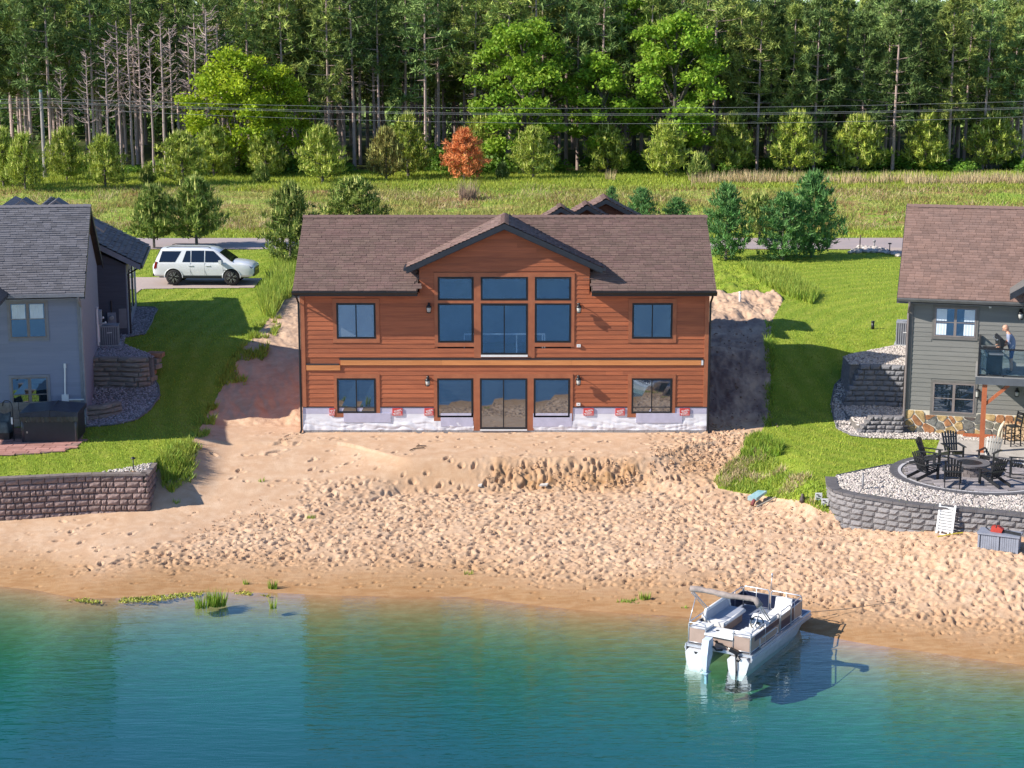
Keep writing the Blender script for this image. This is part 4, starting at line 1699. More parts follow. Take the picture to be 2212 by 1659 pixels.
def vor_cell(i, x0, x1, z0, z1, gap):
    poly = [(x0, z0), (x1, z0), (x1, z1), (x0, z1)]
    p = SX[i]
    for j in range(len(SX)):
        if j == i or np.hypot(*(SX[j] - p)) > 1.6:
            continue
        m_ = (SX[j] + p) / 2
        n_ = (SX[j] - p)
        n_ = n_ / np.hypot(*n_)
        m_ = m_ - n_ * gap / 2
        res = []
        for k in range(len(poly)):
            a, b = np.array(poly[k]), np.array(poly[(k + 1) % len(poly)])
            da, db = np.dot(a - m_, n_), np.dot(b - m_, n_)
            if da <= 0:
                res.append(tuple(a))
            if da * db < 0:
                res.append(tuple(a + (b - a) * da / (da - db)))
        poly = res
        if len(poly) < 3:
            return None
    return poly


def round_poly(poly, k=.16):
    out_ = []
    n = len(poly)
    for i in range(n):
        a, b, c = np.array(poly[i - 1]), np.array(poly[i]), np.array(poly[(i + 1) % n])
        out_ += [tuple(b + (a - b) * k), tuple(b + (c - b) * k)]
    return out_


for i in range(len(SX)):
    pl = vor_cell(i, .02, 6.4, -.08, zst - .02, .038)
    if not pl:
        continue
    if any(rd[0] - .1 < p[0] < rd[2] + .1 and p[1] > rd[1] - .12 for p in pl):
        zlim = rd[1] - .125
        pl = [(x, min(z, zlim)) for x, z in pl]
    pl = round_poly(pl)
    d = -.06 - random.uniform(0, .035)
    ctr = np.mean(np.array(pl), 0)
    b = MB()
    n = len(pl)
    b.add([(x, -.03, z) for x, z in pl] + [(x + (ctr[0] - x) * .08, d, z + (ctr[1] - z) * .08) for x, z in pl],
          [tuple(range(n, 2 * n))] + [(k, (k + 1) % n, n + (k + 1) % n, n + k) for k in range(n)])
    b.build('fieldstone', random.choice(stone_m + stone_m[:3]), rh)
# roof
slR = Vector((0, RRY + .5, RRZ - ER))
x0R = eR[0]
q = MB()
for a, b in ((-.5, RRY), (depR + .5, RRY)):
    q.add([(x0R, a, ER - .13), (9.4, a, ER - .13), (9.4, b, RRZ - .13), (x0R, b, RRZ - .13), (x0R, a, ER - .01), (9.4, a, ER - .01), (9.4, b, RRZ - .01), (x0R, b, RRZ - .01)], MB.BF)
rfr = q.build('roof', m_deckroof, rh)
shingles(rfr, (x0R, -.5, ER), (1, 0, 0), slR, 9.4 - x0R, slR.length, m_shB, e=.155, seed=41)
ridge_caps(rfr, (x0R, RRY, RRZ + .03), (9.4, RRY, RRZ + .03), m_shB)
q = MB()
q.hexa([(x0R - .02, -.5, ER - .22), (x0R + .01, -.5, ER - .22), (x0R + .01, RRY, RRZ - .22), (x0R - .02, RRY, RRZ - .22), (x0R - .02, -.5, ER), (x0R + .01, -.5, ER), (x0R + .01, RRY, RRZ), (x0R - .02, RRY, RRZ)])
q.build('rake_board', m_fascia, rh)
q = MB()
q.prism([(-.51, ER - .005), (-.63, ER - .005), (-.63, ER - .05), (-.59, ER - .14), (-.51, ER - .14)], lambda y, z: (x0R, y, z), lambda y, z: (9.4, y, z))
q.build('gutter', mat('grey_gutter', (.13, .13, .13), .4, .1, 3), rh)
q = MB()
q.box(x0R, -.505, ER - .22, 9.4, -.0, ER - .18)
q.build('soffit', m_greyRt, rh)
q = MB()
q.tube([(.0, -.56, ER - .13), (.0, -.5, ER - .3), (-.04, -.1, ER - .65), (-.04, -.1, .0)], .045, 6)
q.build('downspout', m_wingtrim, rh)
# front gable over the deck, only its left foot is in view
q = MB()
g0 = fr_(zd, 2030, 1370, -.9)
P = [(g0[0], -1.6, g0[1] + .02), (g0[0] + 4, -1.6, g0[1] + 2.5), (g0[0] + 4, RRY - .3, g0[1] + 2.5), (g0[0], .2, g0[1] + .02)]
q.add([(a, b, c - .16) for a, b, c in P] + P, MB.BF)
grr = q.build('gable_roof', m_greyRt, rh)
q = MB()
q.hexa([(g0[0], -1.64, g0[1] - .2), (g0[0], -1.6, g0[1] - .2), (g0[0] + 4, -1.6, g0[1] + 2.28), (g0[0] + 4, -1.64, g0[1] + 2.28), (g0[0], -1.64, g0[1] + .05), (g0[0], -1.6, g0[1] + .05), (g0[0] + 4, -1.6, g0[1] + 2.55), (g0[0] + 4, -1.64, g0[1] + 2.55)])
q.build('rake_board', m_fascia, rh)
# lamps, alarm, tap
l1 = fr_(zc, 2168, 190)
lamp(rh, l1[0], l1[1] + .1, -.03, 1.2)
l2 = fr_(zc, 1600, 1200)
b = MB()
b.lathe([(.02, .02), (.10, -.02), (.11, -.06), (.06, -.07)], 8, (l2[0] + .02, -.14, l2[1] + .16))
b.lathe([(.06, 0), (.075, .02), (.075, .04), (.03, .05)], 8, (l2[0] + .02, -.14, l2[1] - .19))
b.box(l2[0], -.1, l2[1] - .21, l2[0] + .04, -.02, l2[1] + .14)
b.box(l2[0], -.15, l2[1] + .09, l2[0] + .04, -.02, l2[1] + .13)
b.box(l2[0], -.15, l2[1] - .19, l2[0] + .04, -.02, l2[1] - .15)
o_ = b.build('wall_lamp', m_black, rh)
b = MB()
b.lathe([(.045, -.14), (.055, .09)], 8, (l2[0] + .02, -.14, l2[1]))
b.build('glass_jar', m_lampglass, o_)
l3 = fr_(zc, 2120, 1190)
lamp(rh, l3[0], l3[1] + .06, -.03, 1.0)
l4 = fr_(zc, 1775, 68)
b = MB()
b.lathe([(.0, -.1), (.05, -.1), (.06, 0), (.03, .06), (0, .08)], 10, (l4[0], -.06, l4[1]))
b.build('motion_sensor', m_white, rh)
# ---- deck on the house: beam, floor, post, brace, railing with glass
YD = -3.15
bA = fr_(zc, 1585, 997, YD)
bB = fr_(zc, 1585, 1090, YD)
dx0, dz1, dz0 = bA[0], bA[1], bB[1]
q = MB()
q.box(dx0, YD, dz0, 8, YD + .06, dz1)
q.box(dx0, YD + .06, dz0, dx0 + .06, -.02, dz1)
q.build('deck_beam', mat('deck_fascia', (.10, .11, .125), .5, .1, 2), rh)
nb = 22
for i in range(nb):
    y0 = YD + .02 + i * (-.03 - YD - .02) / nb
    b = MB()
    b.box(dx0 - .02, y0, dz1, 8, y0 + (-.05 - YD) / nb - .008, dz1 + .03)
    b.build('deck_board', mat('deck_board_grey', (.30, .285, .27), .7, .1, 3, objvar=.08), rh)
pz = fr_(zc, 1705, 1100, YD)
q = MB()
px_ = pz[0]
gz0 = hz(*(FRR.w(px_, YD + .2, 0)[:2])) if False else .05
q.box(px_ - .09, YD + .1, .0, px_ + .09, YD + .28, dz0)
q.build('deck_post', m_cedar, rh)
q = MB()
q.bar((px_ + .05, YD + .19, dz0 - .78), (px_ + .85, YD + .19, dz0 - .02), .11, .11)
q.bar((px_, YD + .25, dz0 - .7), (px_, YD + 1.0, dz0 - .02), .11, .11, (1, 0, 0))
q.build('brace', m_cedar, rh)
tr_ = fr_(zc, 1625, 622, YD)
rt = tr_[1]
rb = fr_(zc, 1620, 968, YD)[1]
rx0 = tr_[0]
q = MB()
q.box(rx0, YD + .02, rt - .05, 8, YD + .09, rt)
q.box(rx0, YD + .09, rt - .05, rx0 + .07, -.05, rt)
q.box(rx0, YD + .035, rb - .03, 8, YD + .075, rb + .01)
q.box(rx0 + .015, YD + .075, rb - .03, rx0 + .055, -.05, rb + .01)
for xx in (rx0, rx0 + 3.0, rx0 + 5.6):
    q.box(xx, YD + .02, dz1 + .03, xx + .07, YD + .09, rt - .05)
q.box(rx0, -.12, dz1 + .03, rx0 + .07, -.05, rt - .05)
xm = fr_(zc, 1935, 985, YD)[0]
q.box(xm, YD + .03, dz1 + .03, xm + .05, YD + .08, rb - .03)
q.build('railing', m_black, rh)
m_railglass = bpy.data.materials.new('railing_glass')
m_railglass.use_nodes = True
_n, _l = m_railglass.node_tree.nodes, m_railglass.node_tree.links
_n.clear()
_o = _n.new('ShaderNodeOutputMaterial')
_t = _n.new('ShaderNodeBsdfTransparent')
_t.inputs['Color'].default_value = (.82, .90, .92, 1)
_g = _n.new('ShaderNodeBsdfGlossy')
_g.inputs['Roughness'].default_value = .01
_m = _n.new('ShaderNodeMixShader')
_m.inputs[0].default_value = .07
_l.new(_t.outputs[0], _m.inputs[1])
_l.new(_g.outputs[0], _m.inputs[2])
_l.new(_m.outputs[0], _o.inputs['Surface'])
q = MB()
q.box(rx0 + .08, YD + .05, rb + .02, rx0 + 2.98, YD + .056, rt - .06)
q.build('glass_panel', m_railglass, rh)
q = MB()
q.box(rx0 + .03, YD + .1, rb + .02, rx0 + .036, -.14, rt - .06)
q.build('glass_panel', m_railglass, rh)
# red brown timber kerb at the stone base
ka, kb = fr_(ze, 1545, 235, -.35), fr_(ze, 1900, 262, -.35)
q = MB()
q.box(ka[0], -.45, .03, kb[0], -.3, .03 + .17)
q.build('timber_kerb', m_cedar, rh)
# ================================================================== YARDS
m_blkL = mat('tumbled_wall_block', (.20, .135, .125), .9, .3, 3.5, (.27, .195, .175), bump=.5, bscale=18, objvar=.22)
m_blkR = mat('grey_wall_block', (.15, .142, .15), .9, .3, 5, (.24, .225, .225), bump=.6, bscale=16, objvar=.15)
m_capR = mat('charcoal_cap_stone', (.125, .115, .12), .85, .12, 5, bump=.2, objvar=.08)
m_capL = mat('brown_cap_stone', (.21, .17, .155), .85, .12, 5, bump=.2, objvar=.08)
m_slabL = mat('weathered_ledge_stone', (.30, .26, .22), .9, .25, 3, (.19, .165, .15), bump=.5, bscale=12, objvar=.12)
m_blkT = mat('grey_tier_block', (.20, .20, .215), .9, .25, 5, (.15, .15, .165), bump=.6, bscale=14, objvar=.12)  # grey block of the tall tier wall
m_grav = mat('pale_gravel_stone', (.50, .45, .40), .85, .2, 4, (.38, .33, .31), island=.45, huevar=.02)
m_gravL = mat('grey_gravel_stone', (.34, .32, .34), .85, .2, 4, (.26, .24, .26), island=.45, huevar=.02)
m_gravbase = mat('gravel_base', (.20, .18, .165), .95, .2, 6)


def rock_block_mesh(name, seed, mt, rough=.03):
    """unit wall block (x -.5..+.5, y 0..1 depth, z 0..1) with a split, uneven front"""
    r = random.Random(seed)
    nx_, nz_ = 5, 3
    V, F = [], []
    for j in range(nz_ + 1):
        for i in range(nx_ + 1):
            e = (i in (0, nx_)) or (j in (0, nz_))
            V.append((-.5 + i / nx_, .10 if e else -r.uniform(0, rough * 6), j / nz_))
    for j in range(nz_):
        for i in range(nx_):
            a = j * (nx_ + 1) + i
            F.append((a, a + 1, a + nx_ + 2, a + nx_ + 1))
    b = len(V)
    V += [(-.5, 1, 0), (.5, 1, 0), (.5, 1, 1), (-.5, 1, 1)]
    c0, c1, c2, c3 = 0, nx_, (nz_ + 1) * (nx_ + 1) - 1, nz_ * (nx_ + 1)
    bot = [i for i in range(nx_ + 1)]
    top = [nz_ * (nx_ + 1) + i for i in range(nx_ + 1)]
    lf = [j * (nx_ + 1) for j in range(nz_ + 1)]
    rg = [j * (nx_ + 1) + nx_ for j in range(nz_ + 1)]
    F += [tuple(bot[::-1]) + (b, b + 1), tuple(top) + (b + 2, b + 3), tuple(lf) + (b + 3, b), tuple(rg[::-1]) + (b + 1, b + 2), (b + 1, b, b + 3, b + 2)]
    m = MB()
    m.add(V, F)
    return m.mesh(name, mt)


class Path:
    def __init__(self, pts):
        self.p = [Vector((p[0], p[1], 0)) for p in pts]
        self.d = [0]
        for a, b in zip(self.p[:-1], self.p[1:]):
            self.d.append(self.d[-1] + (b - a).length)
        self.L = self.d[-1]

    def at(self, s):
        s = min(max(s, 0), self.L - 1e-6)
        for i in range(len(self.p) - 1):
            if s <= self.d[i + 1]:
                a, b = self.p[i], self.p[i + 1]
                t = (s - self.d[i]) / (self.d[i + 1] - self.d[i])
                return a.lerp(b, t)
        return self.p[-1]

    def chord(self, s0, s1):
        a, b = self.at(s0), self.at(s1)
        return (a + b) / 2, (b - a).length, math.atan2(b.y - a.y, b.x - a.x)


def block_wall(root, path, z_of, ztop, h, lens, mt, depth=.25, gap=.012, batter=.012, name='wall_block', rough=.03, ends=None, seed=3, smin=None):
    """courses hung down from ztop along a path (front to the right-hand side of +x travel)"""
    mes = [rock_block_mesh(name, seed + k, mt, rough) for k in range(4)]
    zb = min(z_of(path.at(t * path.L / 12)) for t in range(13)) - .12
    bk = MB()
    m_ = int(path.L / .25) + 1
    for i in range(m_):
        a, b = path.at(path.L * i / m_), path.at(path.L * (i + 1) / m_)
        d_ = (b - a).normalized()
        n_ = Vector((-d_.y, d_.x, 0))
        nc = (ztop - zb) / h
        bk.add([a + n_ * (-batter * nc + .07) + Vector((0, 0, zb - .3)), b + n_ * (-batter * nc + .07) + Vector((0, 0, zb - .3)), b + n_ * (-batter * nc + .2) + Vector((0, 0, zb - .3)), a + n_ * (-batter * nc + .2) + Vector((0, 0, zb - .3)),
                a + n_ * .07 + Vector((0, 0, ztop - .03)), b + n_ * .07 + Vector((0, 0, ztop - .03)), b + n_ * .2 + Vector((0, 0, ztop - .03)), a + n_ * .2 + Vector((0, 0, ztop - .03))], MB.BF)
    bo_ = bk.build('joint_backing', mat('dark_joint', (.03, .026, .025), .95, .1, 5), root)
    bo_.location = -root.location
    bo_['kind'] = 'stuff'
    if smin or name == 'ledge_stone':
        bpy.data.objects.remove(bo_)
    k = 0
    z = ztop
    while z > zb:
        s = -random.uniform(0, lens[-1])
        lo = smin(k) if smin else 0.0
        while s < path.L:
            l_ = random.choice(lens)
            a, b = max(s, lo), min(s + l_, path.L)
            s += l_
            if b - a < .07:
                continue
            c, L_, an = path.chord(a, b)
            if z < z_of(c) - .08:
                continue
            n_ = Vector((-math.sin(an), math.cos(an), 0))
            inst(name, random.choice(mes), root, c - n_ * (batter * k) - root.location + Vector((0, 0, z - h + gap / 2)), scale=(L_ - gap, depth, h - gap), rot=(0, 0, an))
        z -= h
        k += 1


def gz_(p):
    return hz(p[0], p[1])


# ---- left front wall
rwl = thing('retaining_wall', 'brown block retaining wall holding the left lawn above the beach', 'retaining wall', (LW[2].x, LW[2].y, -1.2))
pl_ = Path([(LW[0].x - 1.2, LW[0].y - .15), LW[0], LW[1], LW[2]])


def below(off):
    return lambda p: hz(p[0], p[1] - off) + .0


block_wall(rwl, pl_, below(.25), .11, .215, (.45, .3, .19, .45, .26), m_blkL, .22, gap=.022, batter=.006, rough=.022)
pe_ = Path([LW[2], LW[3]])
block_wall(rwl, pe_, lambda p: hz(p[0] + .3, p[1]), .11, .215, (.45, .3, .2), m_blkL, .22, gap=.022, batter=.004, name='wall_block', rough=.022)
cm = MB()
cm.box(-.5, -.04, 0, .5, .28, .07)
cme = cm.mesh('cap_stone', m_capL)
for pth in (pl_, pe_):
    s = 0
    while s < pth.L - .1:
        b = min(s + .48, pth.L)
        c, L_, an = pth.chord(s, b)
        inst('cap_stone', cme, rwl, c - rwl.location + Vector((0, 0, .112)), scale=(L_ - .008, 1, 1), rot=(0, 0, an))
        s += .48

# ---- right front wall round the fire pit
rwr = thing('retaining_wall', 'curved grey block wall with charcoal caps below the fire pit patio', 'retaining wall', (RWP[4][0], RWP[4][1], -1.1))
pr_ = Path(RWP)
block_wall(rwr, pr_, below(.3), .02, .20, (.42, .34, .42, .5), m_blkR, .25, gap=.014, batter=.006, seed=11)
cm = MB()
cm.box(-.5, -.05, 0, .5, .34, .085)
cme = cm.mesh('cap_stone', m_capR)
s = 0
while s < pr_.L - .1:
    b = min(s + .46, pr_.L)
    c, L_, an = pr_.chord(s, b)
    inst('cap_stone', cme, rwr, c - rwr.location + Vector((0, 0, .022)), scale=(L_ * 1.0 - .006, 1, 1), rot=(0, 0, an))
    s += .46

# ---- tier walls beside the houses


def tier_wall(label, pix, z0, z1, h, lens, mt, lname, smin=None, depth=.3, rough=.03):
    P = [atz(X, Y, z0) for X, Y in pix]
    root = thing('tier_wall', label, 'retaining wall', P[0])
    block_wall(root, Path(P), lambda p: z0 - .3 + .3, z1, h, lens, mt, depth, gap=.016, batter=.03, name=lname, rough=rough, smin=smin, seed=17)
    return root, P


zR = lambda x, y: ((2560 + x / 4.32) * D72, (900 + y / 4.32) * D72)
tr1, P1 = tier_wall('tall shaded grey block wall curving beside the dark grey house', [zR(-150, 1372), zR(60, 1368), zR(300, 1368), zR(640, 1385)], .28, 2.0, .215, (.42, .5, .42), m_blkT, 'wall_block', smin=lambda k: max(0, .75 - .12 * k), depth=.35)
zQ = lambda x, y: ((2460 + x / 3.606) * D72, (1240 + y / 3.606) * D72)
tr2, P2 = tier_wall('low dark grey block wall on gravel at the corner of the dark grey house', [zQ(395, 212), zQ(640, 208), zQ(900, 218)], .06, .72, .17, (.42, .36), m_blkR, 'wall_block', smin=lambda k: max(0, .5 - .16 * k))
zU = lambda x, y: (x / 2.88 * D72, (1040 + y / 2.88) * D72)
tl1, P3 = tier_wall('tall weathered ledge stone wall beside the slate grey house', [zU(700, 425), zU(1000, 420), zU(1190, 432), zU(1300, 420)], .42, 2.05, .2, (.8, 1.1, .55), m_slabL, 'ledge_stone', depth=.4, rough=.02)
tl2, P4 = tier_wall('low ledge stone wall on gravel near the hot tub', [zU(730, 640), zU(900, 628), zU(1060, 590)], .18, .75, .19, (.7, .5, .9), m_slabL, 'ledge_stone', depth=.35, rough=.02)
# upper end of the ledge wall, stepping back
q = MB()
for i in range(7):
    c = P3[2].lerp(P3[3], min(1, .1 + i * .12))
    q = MB()
    q.obox((c.x - tl1.location.x + .1 + random.uniform(-.06, .06), c.y - tl1.location.y + .15 + i * .22, .25 + i * .21), (random.uniform(.5, .75), .5, .19), (0, random.uniform(-.04, .04), random.uniform(-.4, .1)))
    q.build('ledge_stone', m_slabL if i % 3 else mat('rust_ledge_stone', (.38, .21, .13), .9, .2, 4, bump=.4), tl1)

# ---- gravel


def rocks(name, poly, density, size, mt, zfn, clip=None, seed=1):
    r = np.random.default_rng(seed)
    P = np.array([(p[0], p[1]) for p in poly])
    lo, hi = P.min(0), P.max(0)
    n = int((hi - lo).prod() * density)
    xy = r.uniform(lo, hi, (n, 2))
    k = inpoly(xy[:, 0], xy[:, 1], [tuple(p) for p in P])
    if clip is not None:
        k &= clip(xy)
    xy = xy[k]
    n = len(xy)
    t = (1 + 5 ** .5) / 2
    ico = np.array([(-1, t, 0), (1, t, 0), (-1, -t, 0), (1, -t, 0), (0, -1, t), (0, 1, t), (0, -1, -t), (0, 1, -t), (t, 0, -1), (t, 0, 1), (-t, 0, -1), (-t, 0, 1)]) / 1.9
    fc = np.array([(0, 11, 5), (0, 5, 1), (0, 1, 7), (0, 7, 10), (0, 10, 11), (1, 5, 9), (5, 11, 4), (11, 10, 2), (10, 7, 6), (7, 1, 8), (3, 9, 4), (3, 4, 2), (3, 2, 6), (3, 6, 8), (3, 8, 9), (4, 9, 5), (2, 4, 11), (6, 2, 10), (8, 6, 7), (9, 8, 1)])
    s = r.uniform(size[0], size[1], (n, 1, 1)) * r.uniform(.7, 1.3, (n, 1, 3))
    s[:, :, 2] *= .7
    v = ico[None] * (1 + r.uniform(-.18, .18, (n, 12, 1))) * s
    a = r.uniform(0, 6.28, n)
    ca, sa = np.cos(a)[:, None], np.sin(a)[:, None]
    vx = v[:, :, 0] * ca - v[:, :, 1] * sa
    vy = v[:, :, 0] * sa + v[:, :, 1] * ca
    z = zfn(xy[:, 0], xy[:, 1])[:, None] + v[:, :, 2] + size[0] * .3
    V = np.stack([vx + xy[:, :1], vy + xy[:, 1:], z], -1).reshape(-1, 3)
    F = (fc[None] + (np.arange(n) * 12)[:, None, None]).reshape(-1, 3)
    o = np_mesh(name, V, F, mt)
    return tag(o, kind='stuff')


def tierz(P, zlow, zhigh, base):
    """terrain height raised behind a tier wall"""
    px = np.array([p.x for p in P])
    py = np.array([p.y for p in P])
    def f(x, y):
        wy = np.interp(x, px, py)
        return np.where(y > wy + .2, np.maximum(base(x, y), zhigh), np.maximum(np.minimum(base(x, y), zlow), base(x, y) * 0 + zlow))
    return f


def ground_patch(name, poly, zfn, mt, n=(90, 120)):
    P = np.array([(p[0], p[1]) for p in poly])
    lo, hi = P.min(0), P.max(0)
    gx, gy = np.meshgrid(np.linspace(lo[0], hi[0], n[0]), np.linspace(lo[1], hi[1], n[1]))
    gz = zfn(gx, gy)
    i_ = np.arange(n[0] * n[1]).reshape(n[1], n[0])
    q_ = np.stack([i_[:-1, :-1], i_[:-1, 1:], i_[1:, 1:], i_[1:, :-1]], -1).reshape(-1, 4)
    cx = (gx[:-1, :-1] + gx[1:, 1:]) / 2
    cy = (gy[:-1, :-1] + gy[1:, 1:]) / 2
    q_ = q_[inpoly(cx, cy, [tuple(p) for p in P]).reshape(-1)]
    u, inv = np.unique(q_, return_inverse=True)
    o = np_mesh(name, np.stack([gx, gy, gz], -1).reshape(-1, 3)[u], inv.reshape(-1, 4), mt, True)
    return tag(o, kind='structure')


def zgl(x, y):
    wy = np.interp(x, [p.x for p in P3], [p.y for p in P3])
    inx = x < P3[3].x + .1
    up = np.where(inx & (y > wy + .25), np.maximum(H(x, y), 1.98), H(x, y))
    return up + .02


def zgr(x, y):
    wy = np.interp(x, [p.x for p in P1], [p.y for p in P1])
    inx = x > P1[0].x + .35
    wy2 = np.interp(x, [p.x for p in P2], [p.y for p in P2])
    z = H(x, y)
    z = np.where((x > P2[0].x + .1) & (y > wy2 + .25), np.maximum(z, .28), z)
    return np.where(inx & (y > wy + .3), np.maximum(z, 1.95), np.where(inx, np.minimum(z, .3), z)) + .02


ground_patch('gravel_bed', GRAVEL_L, zgl, m_gravbase)
ground_patch('gravel_bed', GRAVEL_R, zgr, m_gravbase)
ground_patch('gravel_bed', GRAVEL_F, lambda x, y: H(x, y) + .015, m_gravbase)
rocks('gravel', GRAVEL_L, 230, (.028, .058), m_gravL, zgl, seed=2)
rocks('gravel', GRAVEL_R, 230, (.028, .058), m_grav, zgr, seed=3)
inp = lambda xy: np.hypot(xy[:, 0] - PATIO_C.x, xy[:, 1] - PATIO_C.y) > PATIO_R + .02
rocks('gravel', GRAVEL_F, 270, (.026, .055), m_grav, lambda x, y: H(x, y) + .015, inp, seed=4)
rocks('gravel', GRAVEL_TOP, 40, (.10, .20), m_grav, lambda x, y: H(x, y) + .05, seed=5)
TRI = [atz(735 / 2.88 * D72, (1040 + 1108 / 2.88) * D72, .15), LW[2] + Vector((-.12, .22, 0)), LW[3] + Vector((-.15, 0, 0))]
rocks('gravel', TRI, 160, (.035, .06), m_grav, lambda x, y: H(x, y) + .03, seed=6)
# loose clods on the dug bank and over the churned sand
m_clod = mat('sand_clod', (.50, .32, .20), .95, .2, 5, (.42, .26, .155), island=.2)
r0_ = lambda x, y: H(x, y) + .02
rocks('sand_clods', [(-.9, -4.6), (.6, -5.1), (3, -5.3), (5.2, -4.9), (5.8, -4.2), (4.6, -3.7), (2, -3.8), (.4, -3.9)], 30, (.012, .05), m_clod, r0_, lambda xy: fbm(xy[:, 0], xy[:, 1], .7, 63, 2) > -.05, seed=8)
rocks('sand_clods', [(5.2, -4.6), (9.2, -4.0), (9.6, 1.2), (8.1, 1.2), (7.9, -1.2), (5.6, -2.6)], 30, (.012, .055), m_clod, r0_, seed=9)
rocks('sand_clods', [(8.1, .5), (11, .5), (11.4, 14), (8.1, 17)], 5, (.02, .06), mat('soil_clod', (.33, .235, .18), .95, .2, 5), r0_, seed=10)
rocks('sand_clods', [(-9, -6), (9, -6.5), (14, -11), (12, -17), (2, -13), (-9, -12), (-12, -12)], 14, (.012, .035), m_clod, r0_, seed=12)
# dark edging strips
m_edge = mat('bed_edging', (.16, .155, .16), .6, .1, 4)


def edging(label, pts, closed=False):
    q = MB()
    q.tube([(p[0], p[1], hz(p[0], p[1]) + .045) for p in pts], .035, 5)
    o = q.build('bed_edging', m_edge)
    return tag(o, label, 'edging')


edging('thin pale edging round the gravel bed beside the slate grey house', GRAVEL_L[1:17])
edging('thin edging round the gravel bed beside the dark grey house', GRAVEL_R[1:9])
edging('dark edging between the right lawn and the fire pit gravel', GRAVEL_F[0:4])
edging('dark edging between the left lawn and the small gravel corner', [TRI[0], TRI[2]])

# ---- fire pit patio: paver rings and field
pt = thing('patio', 'round paver patio with dark and pale edging rings round the fire pit', 'patio', PATIO_C)
m_pv = mat('patio_paver', (.27, .245, .25), .85, .2, 4, (.215, .195, .205), objvar=.14, bump=.2)
m_pvd = mat('dark_edge_paver', (.11, .105, .115), .85, .15, 4, objvar=.08)
m_pvl = mat('pale_edge_paver', (.48, .46, .47), .8, .1, 4, objvar=.05)
q = MB()
q.lathe([(0, -.02), (PATIO_R + .02, -.02), (PATIO_R + .02, .03), (0, .03)], 64)
q.build('sand_joint', m_gravbase, pt)


def ring(r0, r1, n, mt, z=.03, h=.03, name='edge_paver'):
    q = MB()
    da = 2 * math.pi / n
    g = .006 / r1
    P = []
    for zz in (z, z + h):
        for (rr, a) in ((r0, -da / 2 + g), (r1, -da / 2 + g), (r1, da / 2 - g), (r0, da / 2 - g)):
            P.append((rr * math.cos(a), rr * math.sin(a), zz))
    q.hexa(P)
    me = q.mesh(name, mt)
    for i in range(n):
        inst(name, me, pt, (0, 0, 0), rot=(0, 0, da * i))


ring(PATIO_R - .27, PATIO_R, 60, m_pvd)
ring(PATIO_R - .39, PATIO_R - .28, 90, m_pvl, name='pale_paver')
q = MB()
pc = 0
rad = PATIO_R - .4
for row in range(-14, 15):
    y0 = row * .19
    x = -rad - random.uniform(0, .3)
    while x < rad:
        w_ = random.choice((.19, .28, .38))
        a, b, c, d = x + .005, x + w_ - .005, y0 + .005, y0 + .185
        x += w_
        if max(math.hypot(xx, yy) for xx in (a, b) for yy in (c, d)) < rad:
            q.box(a, c, .03, b, d, .058 + random.uniform(-.003, .003))
fo = q.build('pavers', mat('patio_paver_field', (.30, .27, .275), .85, .2, 4, (.22, .20, .21), island=.22, bump=.2), pt)
fo['kind'] = 'stuff'
# concrete slab by the house
slab_ = [FRR.w(1.45, -.35, 0), FRR.w(5, -.35, 0), FRR.w(5, -3.9, 0), FRR.w(2.6, -3.9, 0), FRR.w(1.3, -3.3, 0)]
q = MB()
q.prism([(p.x, p.y) for p in slab_], lambda x, y: (x, y, -.1), lambda x, y: (x, y, .095))
tag(q.build('patio_slab', mat('pale_concrete', (.46, .42, .38), .85, .1, 2, bump=.15)), kind='structure')

# ---- fire pit
fp_c = atz(*ze(1620, 575), .36)
fp = thing('fire_pit', 'round grey stone fire pit with a smooth cap on the patio', 'fire pit', (fp_c.x, fp_c.y, .11))
q = MB()
for zz, n in ((0, 16), (.115, 16), (.23, 16)):
    pass
bm_ = MB()
da = 2 * math.pi / 16
P = []
for zz in (0, .11):
    for rr, a in ((.42, -da / 2 + .02), (.60, -da / 2 + .012), (.60, da / 2 - .012), (.42, da / 2 - .02)):
        P.append((rr * math.cos(a), rr * math.sin(a), zz))
bm_.hexa(P)
fme = bm_.mesh('pit_block', mat('pit_stone', (.22, .18, .17), .9, .2, 6, (.15, .13, .13), objvar=.25, bump=.5))
for k in range(3):
    for i in range(16):
        inst('pit_block', fme, fp, (0, 0, k * .115), rot=(0, 0, da * (i + .5 * (k % 2))))
q = MB()
q.lathe([(.44, .345), (.70, .345), (.70, .41), (.44, .41), (.44, .345)], 28)
q.build('pit_cap', m_capR, fp, False)
q = MB()
q.lathe([(0, .06), (.42, .06), (.42, .40)], 20)
q.build('pit_liner', m_black, fp)


# ---- chairs
m_chair = mat('black_poly_chair', (.016, .017, .02), .38, .1, 5, spec=.6)


